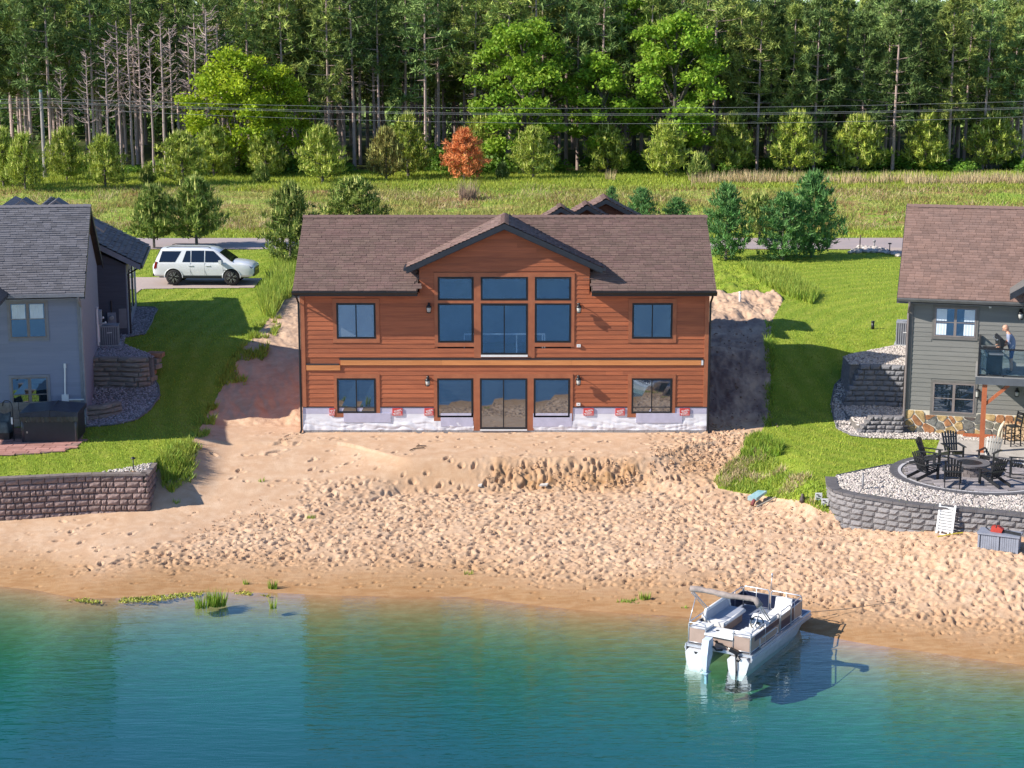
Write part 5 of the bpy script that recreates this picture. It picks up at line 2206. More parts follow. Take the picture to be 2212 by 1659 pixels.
def adirondack():
    t = thing('garden_chair', '', 'chair', (0, 0, 0), 0, 'slatted chairs round the fire pit')
    # faces -y ; back slats fan
    for i in range(6):
        x = -.21 + i * .084
        top = 1.0 - abs(i - 2.5) * .045
        q = MB()
        q.bar((x, .16, .30), (x * 1.25, .16 + .62 * .42, .30 + top * .72), .07, .018, (0, 1, .4))
        q.build('back_slat', m_chair, t)
    for i in range(5):
        f = i / 4
        q = MB()
        q.box(-.26, -.36 + f * .46, .37 - f * .13, .26, -.36 + f * .46 + .095, .39 - f * .13)
        q.build('seat_slat', m_chair, t)
    for sx in (-1, 1):
        q = MB()
        q.box(sx * .30 - .055, -.42, .535, sx * .30 + .055, .32, .56)
        q.build('arm', m_chair, t)
        q = MB()
        q.box(sx * .28 - .02, -.36, 0, sx * .28 + .02, -.26, .535)
        q.build('leg', m_chair, t)
        q = MB()
        q.bar((sx * .25, -.36, .34), (sx * .25, .62, .06), .03, .11)
        q.build('rear_leg', m_chair, t)
    q = MB()
    q.box(-.30, .28, .50, .30, .31, .56)
    q.build('back_rail', m_chair, t)
    q = MB()
    q.bar((-.25, .36, .78), (.25, .36, .78), .03, .05)
    q.build('back_rail', m_chair, t)
    return t


proto = adirondack()
chairs = [((1170, 560), 58, 'black slatted chair at the far left of the fire pit, beside the lawn edge'),
          ((1430, 500), 8, 'black slatted chair behind the fire pit, upright back against the green lawn'),
          ((1140, 700), 118, 'black slatted chair nearest the gravel on the left of the fire pit'),
          ((1430, 770), 165, 'black slatted chair straight in front of the fire pit, seen from behind'),
          ((1860, 770), 208, 'black slatted chair in front of the fire pit beside the rocking chair'),
          ((1830, 560), -38, 'slatted chair with sunlit pale back slats behind the fire pit')]
for i, (pp, an, lb) in enumerate(chairs):
    p = atz(*ze(*pp), .11)
    o = proto if i == 0 else copy_tree(proto)
    o.location = (p.x, p.y, .115)
    o.rotation_euler = (0, 0, R(an))
    o['label'] = lb


def rocker(label, p, an, s=1.0):
    t = thing('rocking_chair', label, 'chair', p, R(an))
    for sx in (-1, 1):
        q = MB()
        q.tube([(sx * .27, -.5, .09), (sx * .27, -.2, .025), (sx * .27, .15, .02), (sx * .27, .55, .10), (sx * .27, .7, .16)], .02, 5)
        q.build('runner', m_chair, t)
        q = MB()
        q.bar((sx * .27, -.28, .03), (sx * .27, -.30, .62), .05, .05)
        q.build('leg', m_chair, t)
        q = MB()
        q.bar((sx * .27, .2, .03), (sx * .27, .50, 1.15), .05, .05)
        q.build('back_post', m_chair, t)
        q = MB()
        q.box(sx * .29 - .05, -.38, .62, sx * .29 + .05, .34, .645)
        q.build('arm', m_chair, t)
    for i in range(7):
        q = MB()
        q.bar((-.2 + i * .067, .25, .42), (-.2 + i * .067, .47, 1.08), .045, .015, (0, 1, 0))
        q.build('back_slat', m_chair, t)
    for i in range(5):
        q = MB()
        q.box(-.26, -.3 + i * .11, .42 - i * .008, .26, -.3 + i * .11 + .095, .44 - i * .008)
        q.build('seat_slat', m_chair, t)
    q = MB()
    q.bar((-.26, .48, 1.1), (.26, .48, 1.1), .03, .08)
    q.build('back_rail', m_chair, t)
    return t


p = atz(*ze(2150, 690), .11)
rocker('black rocking chair at the right edge of the fire pit patio', (p.x, p.y, .11), 250)
p = atz(*ze(2080, 345), .1)
# tall bar chair by the woodpile
t = thing('bar_chair', 'tall black slatted bar chair before the stacked firewood', 'chair', (p.x, p.y, .1), R(-75))
for sx in (-1, 1):
    q = MB()
    q.bar((sx * .22, -.2, 0), (sx * .2, -.18, .74), .045, .045)
    q.build('leg', m_chair, t)
    q = MB()
    q.bar((sx * .22, .22, 0), (sx * .2, .2, .74), .045, .045)
    q.build('leg', m_chair, t)
    q = MB()
    q.bar((sx * .2, .2, .74), (sx * .2, .3, 1.28), .045, .045)
    q.build('back_post', m_chair, t)
    for z in (.22, .42):
        q = MB()
        q.bar((sx * .215, -.2, z), (sx * .215, .22, z), .03, .03)
        q.build('stretcher', m_chair, t)
for z in (.2, .33):
    for y in (-.2, .21):
        q = MB()
        q.bar((-.21, y, z), (.21, y, z), .03, .03)
        q.build('stretcher', m_chair, t)
for i in range(4):
    q = MB()
    q.box(-.24, -.22 + i * .115, .74, .24, -.22 + i * .115 + .1, .765)
    q.build('seat_slat', m_chair, t)
for i in range(3):
    q = MB()
    q.box(-.2, .225 + i * .035, .9 + i * .13, .2, .245 + i * .035, 1.0 + i * .13)
    q.build('back_slat', m_chair, t)

# ---- firewood stack against the stone base: each log its own part
p = fr_(ze, 2110, 270, -.55)
fw = thing('firewood_stack', 'stack of split orange firewood logs against the stone base', 'firewood', FRR.w(p[0] - .35, -.5, .1), FRR.a)
m_log = mat('split_log', (.36, .19, .09), .9, .3, 6, (.20, .10, .055), objvar=.3, bump=.4)
m_logend = mat('log_end', (.60, .42, .25), .9, .2, 8, objvar=.25)
lg = MB()
lg.lathe([(0, -.2), (.075, -.2), (.08, 0), (.075, .2), (0, .2)], 9, (0, 0, 0), 'y')
lg.m = [1 if (abs(sum(lg.v[i][1] for i in f) / len(f)) > .19) else 0 for f in lg.f]
lme = lg.mesh('log', [m_log, m_logend])
for row in range(5):
    for i in range(13 - (row % 2)):
        inst('log', lme, fw, (-.0 + i * .15 + .075 * (row % 2) + random.uniform(-.015, .015), random.uniform(-.03, .03), .075 + row * .135), rot=(random.uniform(-.05, .05), random.uniform(0, 3), 0),
             scale=(random.uniform(.85, 1.1), 1, random.uniform(.85, 1.1)))
# pale drift-wood figure leaning on the stones
p = fr_(ze, 1955, 268, -.6)
w_ = FRR.w(p[0], -.62, .1)
q = MB()
q.tube([(-.10, 0, 0), (-.06, .02, .30), (.04, .05, .52), (.14, .06, .70)], [.05, .06, .075, .05], 8)
q.tube([(.04, -.02, 0), (.04, .02, .25), (.05, .05, .5)], [.05, .055, .06], 8)
tag(q.build('bleached_log', mat('bleached_wood', (.66, .58, .44), .85, .15, 5, bump=.3), None, True, w_), 'forked bleached white log leaning on the stone base beside the firewood', 'log')

# ---- person at the grill, grill on the deck
GZD = dz1 + .03
gp = fr_(zc, 1790, 930, -2.35)
gw = FRR.w(gp[0], -2.3, GZD)
gr_ = thing('gas_grill', 'black gas grill with its lid open on the deck', 'grill', gw, FRR.a + R(-80))
m_steel = mat('steel', (.42, .43, .45), .3, .08, 5, metal=.8)
q = MB()
q.box(-.55, -.28, .10, .55, .28, .72)
q.build('cabinet', m_black, gr_)
q = MB()
q.box(-.53, -.300, .14, -.02, -.282, .68)
q.build('door', mat('blue_black_enamel', (.02, .035, .055), .25, .1, 4), gr_)
q = MB()
q.box(.02, -.300, .14, .53, -.282, .68)
q.build('door', MATS['blue_black_enamel'], gr_)
q = MB()
q.box(-.6, -.36, .72, .6, -.28, .84)
q.build('control_panel', m_steel, gr_)
q = MB()
q.box(-.58, -.28, .72, .58, .28, .90)
q.build('firebox', m_black, gr_)
q = MB()
q.prism([(.26, .90), (.34, 1.30), (.22, 1.42), (.14, 1.36), (.20, .98)], lambda y, z: (-.56, y, z), lambda y, z: (.56, y, z))
q.build('lid', m_black, gr_)
q = MB()
q.tube([(-.4, .10, 1.33), (-.4, .07, 1.30), (.4, .07, 1.30), (.4, .10, 1.33)], .02, 6)
q.build('lid_handle', m_steel, gr_)
for sx in (-1, 1):
    q = MB()
    q.box(sx * .60, -.26, .84, sx * .95, .24, .88)
    q.build('side_shelf', m_steel, gr_)
    for sy in (-.24, .24):
        q = MB()
        q.lathe([(0, -.02), (.05, -.02), (.05, .02), (0, .02)], 10, (sx * .48, sy, .05), 'x')
        q.build('wheel', m_black, gr_)
    q = MB()
    q.lathe([(.02, -.04), (.03, 0)], 8, (sx * .3, -.36, .78), 'y')
    q.build('knob', m_black, gr_)
cp = gw + FRR.ex * .38 + FRR.ey * -.46
q = MB()
q.lathe([(0, 0), (.045, 0), (.05, .12), (.045, .125), (0, .11)], 12)
q.build('cup', m_white, None, True, (cp.x, cp.y, GZD + .885))
tag(bpy.data.objects['cup'], 'small white cup on the grill side shelf before the man', 'cup')

m_skin = mat('skin', (.56, .30, .20), .55, .06, 8)
m_shirt = mat('blue_grey_shirt', (.20, .235, .34), .85, .1, 6, (.27, .30, .40))
m_short = mat('blue_shorts', (.045, .10, .26), .85, .1, 5)
m_shoe = mat('dark_shoes', (.03, .03, .035), .6, .1, 5)


def skin_body(name, joints, edges, radii, mats, pick, parent, sub=2, root=0):
    me = bpy.data.meshes.new(name + '_cage')
    me.from_pydata(joints, edges, [])
    o = bpy.data.objects.new(name + '_cage', me)
    COL.objects.link(o)
    o.modifiers.new('s', 'SKIN')
    sv = me.skin_vertices[0].data
    for i, r in enumerate(radii):
        sv[i].radius = r if isinstance(r, tuple) else (r, r)
        sv[i].use_root = (i == root)
    m2 = o.modifiers.new('u', 'SUBSURF')
    m2.levels = m2.render_levels = sub
    dg = bpy.context.evaluated_depsgraph_get()
    nm = bpy.data.meshes.new_from_object(o.evaluated_get(dg))
    bpy.data.objects.remove(o)
    nm.name = name
    nm.materials.clear()
    for m in mats:
        nm.materials.append(m)
    for p in nm.polygons:
        p.material_index = pick(p.center)
        p.use_smooth = True
    return link(bpy.data.objects.new(name, nm), parent)


mp_ = fr_(zc, 2040, 905, -2.2)
mw = FRR.w(mp_[0], -2.25, GZD)
man = thing('person', 'bald man in grey blue shirt and blue shorts bending over the grill', 'person', mw, FRR.a)
# faces -x (towards the grill)
J = [(0, 0, .93), (-.02, 0, 1.10), (-.07, 0, 1.30), (-.13, 0, 1.46), (-.18, 0, 1.55), (-.22, 0, 1.62),
     (.0, -.10, .90), (-.02, -.11, .50), (.02, -.11, .09), (-.12, -.12, .04), (-.19, -.12, .035),
     (.0, .10, .90), (-.01, .11, .50), (.04, .11, .09), (-.10, .12, .04), (-.17, .12, .035),
     (-.13, -.19, 1.44), (-.14, -.26, 1.18), (-.36, -.22, 1.04), (-.44, -.20, 1.02),
     (-.13, .19, 1.44), (-.16, .25, 1.18), (-.38, .18, 1.08), (-.46, .16, 1.06)]
E_ = [(0, 1), (1, 2), (2, 3), (3, 4), (4, 5), (0, 6), (6, 7), (7, 8), (8, 9), (9, 10), (0, 11), (11, 12), (12, 13), (13, 14), (14, 15), (3, 16), (16, 17), (17, 18), (18, 19), (3, 20), (20, 21), (21, 22), (22, 23)]
Rr = [(.15, .17), (.15, .17), (.14, .18), (.10, .15), .058, .055, .10, .062, .045, .045, .03, .10, .062, .045, .045, .03, .075, .052, .042, .034, .075, .052, .042, .034]


def mpick(c):
    if c.z < .07 + .05:
        return 3
    if c.z < .60:
        return 0
    if c.z < .96 and c.x > -.24:
        return 2
    if c.x < -.17 and c.z < 1.30 or c.z > 1.50:
        return 0
    return 1


skin_body('body', J, E_, Rr, [m_skin, m_shirt, m_short, m_shoe], mpick, man)
hd = MB()
hd.lathe([(0, -.13), (.05, -.125), (.075, -.09), (.088, -.03), (.095, .03), (.088, .08), (.06, .115), (.03, .128), (0, .132)], 18)
ho = hd.build('head', m_skin, man, True)
ho.location = (-.26, 0, 1.70)
ho.rotation_euler = (0, R(-28), 0)
ho.scale = (1.12, .9, 1)
q = MB()
q.obox((-.105, 0, -.015), (.04, .028, .05), (0, R(20), 0))
q.build('nose', m_skin, ho)
for sy in (-1, 1):
    q = MB()
    q.lathe([(0, -.01), (.02, -.008), (.03, 0), (.02, .012), (0, .01)], 8, (.01, sy * .097, -.01), 'y')
    q.build('ear', m_skin, ho, True)
    q = MB()
    q.lathe([(0, -.006), (.010, 0), (0, .006)], 8, (-.092, sy * .036, .015), 'x')
    q.build('eye', m_black, ho)
q = MB()
q.obox((-.088, 0, -.068), (.012, .045, .010))
q.build('mouth', mat('lip', (.38, .13, .11), .5), ho)
for sy, hx_, hy_, hz_ in ((-1, -.47, -.20, 1.015), (1, -.49, .16, 1.055)):
    q = MB()
    q.obox((hx_, hy_, hz_), (.09, .075, .03))
    for k in range(4):
        L_ = (.070, .080, .076, .058)[k]
        y = hy_ - .028 + k * .019
        q.tube([(hx_ - .03, y, hz_), (hx_ - .03 - L_ * .6, y, hz_ - .004), (hx_ - .03 - L_, y, hz_ - .03)], [.010, .009, .007], 6)
    q.tube([(hx_ + .01, hy_ + sy * -.035, hz_), (hx_ - .02, hy_ - sy * .06, hz_ - .01), (hx_ - .055, hy_ - sy * .055, hz_ - .025)], [.012, .010, .008], 6)
    q.build('hand', m_skin, man)
q = MB()
q.bar((-.50, -.20, 1.0), (-.86, -.16, .96), .012, .02)
tag(q.build('spatula', m_black, None, False, mw, FRR.a), 'black long handled spatula held by the man over the grill', 'spatula')
q = MB()
for (x, z, a) in ((-.03, 1.02, .5), (.0, 1.05, -.4), (.02, 1.00, .2), (-.06, .98, -.3), (.03, 1.09, .9)):
    q.obox((x, -.200, z), (.055, .004, .018), (0, a, 0))
q.build('shirt_print', m_white, man)
# ================================================================== SUV
m_carw = mat('white_car_paint', (.72, .74, .76), .22, .02, 2, coat=.6)
m_carblk = mat('black_car_trim', (.013, .013, .015), .35, .1, 4)
m_carglass = glass_mat('car_glass', (.004, .005, .009), .045)
m_tyre = mat('tyre_rubber', (.018, .018, .019), .8, .1, 6)
m_rim = mat('machined_rim', (.55, .56, .58), .3, .05, 5, metal=.7)
m_tail = mat('tail_lamp', (.28, .015, .012), .25, .1, 5)
m_chrome = mat('chrome', (.7, .7, .72), .15, .05, 5, metal=1)
pw = hit(439, 618.5)
suv = thing('suv', 'white three row suv parked on the driveway beside the slate grey house', 'car', (pw.x, pw.y + 1.0, hz(pw.x, pw.y + 1) + .03), R(-1.5))
ST = [(-2.62, .56, 1.00, 1.08, .86, .90, .84), (-2.52, .46, 1.12, 1.20, .94, .98, .86), (-2.44, .44, 1.16, 1.42, .96, 1.0, .84), (-2.20, .44, 1.17, 1.87, .97, 1.01, .76),
      (-1.4, .42, 1.16, 1.93, .98, 1.015, .77), (0.0, .42, 1.14, 1.93, .98, 1.015, .77), (.55, .42, 1.13, 1.88, .98, 1.015, .76), (.85, .42, 1.13, 1.74, .98, 1.015, .78),
      (1.50, .42, 1.13, 1.24, .98, 1.01, .86), (2.0, .42, 1.10, 1.19, .97, 1.0, .86), (2.42, .43, 1.04, 1.12, .95, .98, .84), (2.60, .46, .98, 1.03, .90, .93, .78), (2.68, .56, .86, .92, .82, .85, .72)]


def section(s):
    x, lo, be, tp, wl2, wb, wt = s
    half = [(0, lo), (wl2 * .9, lo), (wl2, lo + .10), (wb, (lo + be) * .52), (wb, be - .06), (wb * .985, be), (wt + .03, tp - .09), (wt - .07, tp - .015), (wt - .3, tp + .02), (0, tp + .035)]
    return [(x, y, z) for y, z in half] + [(x, -y, z) for y, z in half[-2:0:-1]]


cmb = MB()
secs = [section(s) for s in ST]
n = len(secs[0])
V = [p for s in secs for p in s]
F = []
for i in range(len(secs) - 1):
    for j in range(n):
        F.append((i * n + j, i * n + (j + 1) % n, (i + 1) * n + (j + 1) % n, (i + 1) * n + j))
F += [tuple(range(n))[::-1], tuple((len(secs) - 1) * n + j for j in range(n))]
cmb.add(V, F)
body = cmb.build('body', m_carw, suv, True)
# wheel wells cut out of the body
for wx in (-1.52, 1.53):
    cu = MB()
    cu.lathe([(0, -1.3), (.46, -1.3), (.46, 1.3), (0, 1.3)], 24, (wx, 0, .42), 'y')
    cut = cu.build('well_cutter', m_carblk)
    cut.matrix_world = suv.matrix_basis.copy()
    bo = body.modifiers.new('well', 'BOOLEAN')
    bo.operation = 'DIFFERENCE'
    bo.solver = 'EXACT'
    bo.object = cut
bpy.context.view_layer.update()
_dg = bpy.context.evaluated_depsgraph_get()
nm = bpy.data.meshes.new_from_object(body.evaluated_get(_dg))
body.modifiers.clear()
body.data = nm
nm.set_sharp_from_angle(angle=R(24))
for o_ in [o for o in bpy.data.objects if o.name.startswith('well_cutter')]:
    bpy.data.objects.remove(o_)
q = MB()
q.box(-2.3, -.86, .38, 2.4, .86, .75)
q.build('underbody', m_carblk, suv)
q = MB()
for sy in (-1, 1):
    q.box(-1.02, sy * .90, .36, 1.03, sy * 1.0, .47)
q.box(-2.66, -.80, .46, -2.5, .80, .60)
q.box(2.50, -.78, .46, 2.70, .78, .60)
o_ = q.build('lower_trim', m_carblk, suv)
o_['kind'] = 'stuff'


def sidepan(name, pts, m, off=.012, par=None):
    """panel laid on the sloping glasshouse side; pts are (x, z)"""
    for sy in (-1, 1):
        mb = MB()
        P0, P1 = [], []
        for x, z in pts:
            t = (z - 1.14) / (1.82 - 1.14)
            y = 1.005 + (.80 - 1.005) * t
            P0.append((x, sy * (y + off), z))
            P1.append((x, sy * (y - .03), z))
        k = len(P0)
        mb.add(P0 + P1, [tuple(range(k)), tuple(range(2 * k - 1, k - 1, -1))] + [(i, (i + 1) % k, k + (i + 1) % k, k + i) for i in range(k)])
        mb.build(name, m, par or suv)


sidepan('side_window', [(-2.27, 1.22), (-1.42, 1.22), (-1.10, 1.77), (-2.10, 1.77)], m_carglass)
sidepan('side_window', [(-1.04, 1.22), (-.62, 1.22), (-.62, 1.79), (-.84, 1.79)], m_carglass)
sidepan('side_window', [(-.57, 1.22), (.10, 1.22), (.10, 1.80), (-.57, 1.80)], m_carglass)
sidepan('side_window', [(.16, 1.22), (1.08, 1.22), (1.02, 1.36), (.58, 1.78), (.16, 1.80)], m_carglass)
q = MB()
q.hexa([(1.56, -.86, 1.215), (1.56, .86, 1.215), (.90, .74, 1.70), (.90, -.74, 1.70), (1.59, -.86, 1.245), (1.59, .86, 1.245), (.92, .74, 1.735), (.92, -.74, 1.735)])
q.build('windscreen', m_carglass, suv)
q = MB()
q.hexa([(-2.46, -.80, 1.30), (-2.46, .80, 1.30), (-2.23, .70, 1.80), (-2.23, -.70, 1.80), (-2.50, -.80, 1.30), (-2.50, .80, 1.30), (-2.27, .70, 1.80), (-2.27, -.70, 1.80)])
q.build('rear_window', m_carglass, suv)
for sy in (-1, 1):
    q = MB()
    q.prism([(-2.56, .86), (-2.40, .90), (-2.36, 1.22), (-2.46, 1.24)], lambda x, z: (x, sy * .90, z), lambda x, z: (x, sy * 1.012, z))
    q.build('tail_light', m_tail, suv)
    q = MB()
    q.prism([(2.30, .98), (2.60, .88), (2.66, .93), (2.40, 1.04)], lambda x, z: (x, sy * .62, z), lambda x, z: (x, sy * .955, z))
    q.build('headlight', mat('headlight_lens', (.10, .14, .22), .1, .05, 3), suv)
    q = MB()
    q.tube([(-1.9, sy * .70, 1.94), (-1.7, sy * .70, 1.985), (.3, sy * .70, 1.985), (.45, sy * .70, 1.92)], .022, 6)
    q.build('roof_rail', m_carblk, suv)
    q = MB()
    q.obox((.98, sy * 1.13, 1.24), (.14, .20, .18), (0, 0, 0))
    q.obox((.98, sy * 1.03, 1.18), (.06, .1, .05))
    q.build('mirror', m_carw, suv)
    for hx_ in (-.60, .30):
        q = MB()
        q.obox((hx_, sy * 1.03, 1.03), (.24, .03, .035))
        q.build('door_handle', m_carw, suv)
    for dx in (-.62, .13, 1.10):
        q = MB()
        q.box(dx - .006, sy * 1.016, .48, dx + .006, sy * 1.006, 1.20)
        q.build('door_seam', mat('seam_grey', (.25, .27, .30), .5), suv)
    q = MB()
    q.obox((1.28, sy * 1.012, .80), (.30, .012, .035))
    q.build('badge', m_carblk, suv)
    for wx in (-1.52, 1.53):
        fl_ = MB()
        fl_.tube([(wx + .475 * math.cos(R(a)), sy * 1.0, .42 + .475 * math.sin(R(a))) for a in range(-5, 186, 10)], .022, 5)
        fl_.build('arch_trim', m_carw, suv, True)
        wh = MB()
        wh.lathe([(.29, -.13), (.39, -.13), (.415, -.09), (.415, .09), (.39, .13), (.29, .13), (.29, -.13)], 26, (wx, sy * .87, .415), 'y')
        wo2 = wh.build('wheel', m_tyre, suv, True)
        rb_ = MB()
        rb_.lathe([(0, -.02), (.29, -.02), (.29, .02), (0, .02)], 26, (wx, sy * .93, .415), 'y')
        rb_.build('rim_back', m_carblk, wo2)
        rs = MB()
        ys_ = sy * .985
        rs.lathe([(.275, -.012), (.30, -.012), (.30, .012), (.275, .012), (.275, -.012)], 26, (wx, ys_, .415), 'y')
        for k_ in range(6):
            a = 2 * math.pi * k_ / 6 + .3
            for da_ in (-.17, .17):
                rs.bar((wx + .07 * math.cos(a), ys_, .415 + .07 * math.sin(a)), (wx + .28 * math.cos(a + da_), ys_, .415 + .28 * math.sin(a + da_)), .02, .035, (0, 1, 0))
        rs.lathe([(0, -.012), (.05, -.012), (.05, .012), (0, .012)], 12, (wx, ys_, .415), 'y')
        r_o = rs.build('rim', m_rim, wo2)
q = MB()
q.box(2.58, -.62, .62, 2.71, .62, .88)
q.build('grille', m_carblk, suv)
q = MB()
q.box(2.705, -.5, .76, 2.73, .5, .79)
q.build('grille_bar', m_chrome, suv)

# ================================================================== PONTOON BOAT
HB = R(59)
boat = thing('pontoon_boat', 'small pontoon boat with tan panels and folded canopy, bow nosed onto the beach', 'boat', (6.02, -20.85, WATER_Z), HB)
boat.scale = (1.08, 1, 1)
m_alu = mat('brushed_aluminium', (.55, .56, .60), .35, .06, 4, metal=.55)
m_pont = mat('pontoon_white', (.56, .555, .57), .38, .08, 4, metal=.25)
m_tan = mat('tan_panel', (.34, .245, .20), .45, .08, 3)
m_navy = mat('dark_navy_panel', (.012, .018, .05), .35, .1, 4)
m_vinyl = mat('white_vinyl', (.72, .71, .70), .45, .04, 4)
m_vinylg = mat('grey_vinyl', (.36, .38, .44), .5, .06, 4)
m_carpet = mat('blue_grey_carpet', (.17, .20, .28), .9, .15, 12)
m_canvas = mat('taupe_canvas', (.20, .165, .155), .85, .2, 6, (.29, .24, .22), bump=.6, bscale=6)
m_cowl = mat('outboard_white', (.55, .62, .74), .3, .04, 4)
BW = .975
for sy in (-1, 1):
    q = MB()
    yc = sy * .64
    prof = [(-.33, .30), (-.24, .40), (.24, .40), (.33, .30), (.27, .02), (.15, -.22), (-.15, -.22), (-.27, .02)]
    xs4 = [(-.06, 1.0, 0), (.0, 1, 0), (3.3, 1, 0), (3.8, .82, .12), (4.12, .30, .26)]
    vs, k = [], len(prof)
    for x, s_, dz in xs4:
        for (y, z) in prof:
            vs.append((x + (0 if x > 0 else -(z - .4) * -.12), yc + y * s_, (z - .2) * s_ + .2 + dz))
    fs = [tuple(range(k))[::-1], tuple((len(xs4) - 1) * k + j for j in range(k))]
    for i in range(len(xs4) - 1):
        for j in range(k):
            fs.append((i * k + j, i * k + (j + 1) % k, (i + 1) * k + (j + 1) % k, (i + 1) * k + j))
    q.add(vs, fs)
    po = q.build('pontoon', m_pont, boat)
    q = MB()
    q.prism([(-.12, .34), (.12, .34), (0, .24)], lambda y, z: (-.075, yc + y * .5, z), lambda y, z: (-.068, yc + y * .5, z))
    q.build('drain_mark', m_carblk, po)
q = MB()
q.box(.02, -BW, .42, 4.15, BW, .50)
q.build('deck', m_alu, boat)
q = MB()
q.box(.25, -BW + .05, .502, 3.6, BW - .05, .508)
q.build('deck_carpet', m_carpet, boat)
q = MB()
q.box(3.6, -BW + .04, .502, 4.12, BW - .04, .510)
q.build('bow_step', mat('bow_mat', (.19, .23, .33), .8, .1, 6), boat)
for sy in (-1, 1):
    q = MB()
    q.box(.0, sy * BW, .30, 4.1, sy * (BW + .035), .50)
    q.box(.0, sy * (BW + .036), .36, 4.1, sy * (BW + .055), .42)
    q.build('side_skirt', m_alu, boat)


def rail(pts, name='rail', r=.018):
    q = MB()
    q.tube(pts, r, 6)
    return q.build(name, m_alu, boat, True)


def panel(x0, y0, x1, y1, z0, z1, m, th=.012, name='fence_panel', par=None):
    q = MB()
    q.bar((x0, y0, (z0 + z1) / 2), (x1, y1, (z0 + z1) / 2), th, z1 - z0)
    return q.build(name, m, par or boat)


RT = 1.12


def fence(a, b, segs, posts=(), top=True):
    """top rail + posts + panels between two deck points; segs: (t0,t1,z0,z1,mat)"""
    a, b = Vector(a), Vector(b)
    P = lambda t, z: (a.x + (b.x - a.x) * t, a.y + (b.y - a.y) * t, z)
    rail([P(0, .50), P(0, RT - .08), P(.03, RT - .015), P(.06, RT), P(.94, RT), P(.97, RT - .015), P(1, RT - .08), P(1, .50)])
    rail([P(0, .56), P(1, .56)], r=.013)
    rail([P(0, RT - .14), P(1, RT - .14)], r=.012)
    for t in posts:
        rail([P(t, .5), P(t, RT)], r=.014)
    for t0, t1, z0, z1, m in segs:
        p0, p1 = P(t0, 0), P(t1, 0)
        panel(p0[0], p0[1], p1[0], p1[1], z0, z1, m)


# starboard (towards the camera's right), port, bow, stern corners
fence((.08, -BW + .04), (1.95, -BW + .04), [(0, 1, .56, .80, m_tan), (.12, 1, .80, .97, m_navy), (0, .12, .80, .97, m_tan)], (.5,))
fence((2.05, -BW + .04), (2.75, -BW + .04), [(0, 1, .56, .82, m_navy), (0, 1, .82, .98, m_tan)], ())
fence((2.8, -BW + .04), (3.55, -BW + .04), [(0, .28, .56, .98, m_navy), (.28, 1, .56, .98, m_tan)], (.28,))
fence((.08, BW - .04), (1.7, BW - .04), [(0, 1, .56, .98, m_navy)], (.5,))
fence((1.75, BW - .04), (3.55, BW - .04), [(0, 1, .56, .98, m_navy)], (.35, .7))
fence((3.58, BW - .06), (3.58, .10), [(0, 1, .56, .98, m_navy)], (.5,))
fence((3.58, .04), (3.58, -BW + .06), [(0, 1, .56, .98, m_navy)], (.5,))
fence((.06, BW - .04), (.06, .42), [(.05, .95, .56, .98, m_tan)])
fence((.06, -.42), (.06, -BW + .04), [(.05, .95, .56, .98, m_tan)])
rail([(.45, -BW - .06, .86), (.45, -BW - .06, .62), (.55, -BW - .06, .56), (1.5, -BW - .06, .60), (1.62, -BW - .06, .68), (1.62, -BW - .06, .80), (1.5, -BW - .06, .84), (.6, -BW - .06, .84)], 'grab_rail', .014)
# stern centre box with white lid
q = MB()
q.box(.10, -.40, .50, .42, .42, .84)
sb_ = q.build('stern_box', m_tan, boat)
q = MB()
q.box(.02, -.42, .84, .62, .44, .90)
q.build('box_lid', m_vinyl, sb_)
q = MB()
q.lathe([(0, -.006), (.045, -.006), (.045, .0), (0, .0)], 14, (.097, .10, .68), 'x')
q.build('fuel_cap', m_carblk, sb_)
for sx, sy in ((.36, .2), (.36, -.3)):
    q = MB()
    q.lathe([(0, .0), (.05, .0), (.05, .006), (0, .006)], 12, (sx, sy, .90))
    q.build('cup_holder', m_carblk, sb_)
# corner seats behind the stern panels
for sy in (-1, 1):
    q = MB()
    q.box(.12, sy * .44, .50, .58, sy * .90, .92)
    sc_ = q.build('corner_locker', m_tan, boat)
    q = MB()
    q.box(.10, sy * .43, .92, .60, sy * .91, .99)
    q.build('locker_top', m_vinyl, sc_)
# port lounge
q = MB()
q.box(.95, .38, .50, 2.35, .90, .80)
bs = q.build('bench_base', m_tan, boat)
q = MB()
q.box(.92, .34, .80, 2.38, .80, .90)
q.build('bench_cushion', m_vinylg, bs)
q = MB()
q.box(.90, .28, .79, 1.12, .82, .925)
q.build('bench_edge', m_vinyl, bs)
q = MB()
q.tube([(.95, .30, .86), (2.30, .30, .86)], .055, 8)
q.build('bench_roll', m_vinyl, bs, True)
q = MB()
q.prism([(.78, .82), (.92, .82), (.93, 1.16), (.86, 1.18)], lambda y, z: (.95, y, z), lambda y, z: (2.35, y, z))
q.build('backrest', m_vinylg, bs)
q = MB()
q.tube([(.90, .82, .80), (.90, .86, 1.05), (1.0, .88, 1.18), (2.28, .88, 1.18), (2.42, .86, 1.05), (2.42, .82, .85)], .05, 8)
q.build('back_piping', m_vinyl, bs, True)
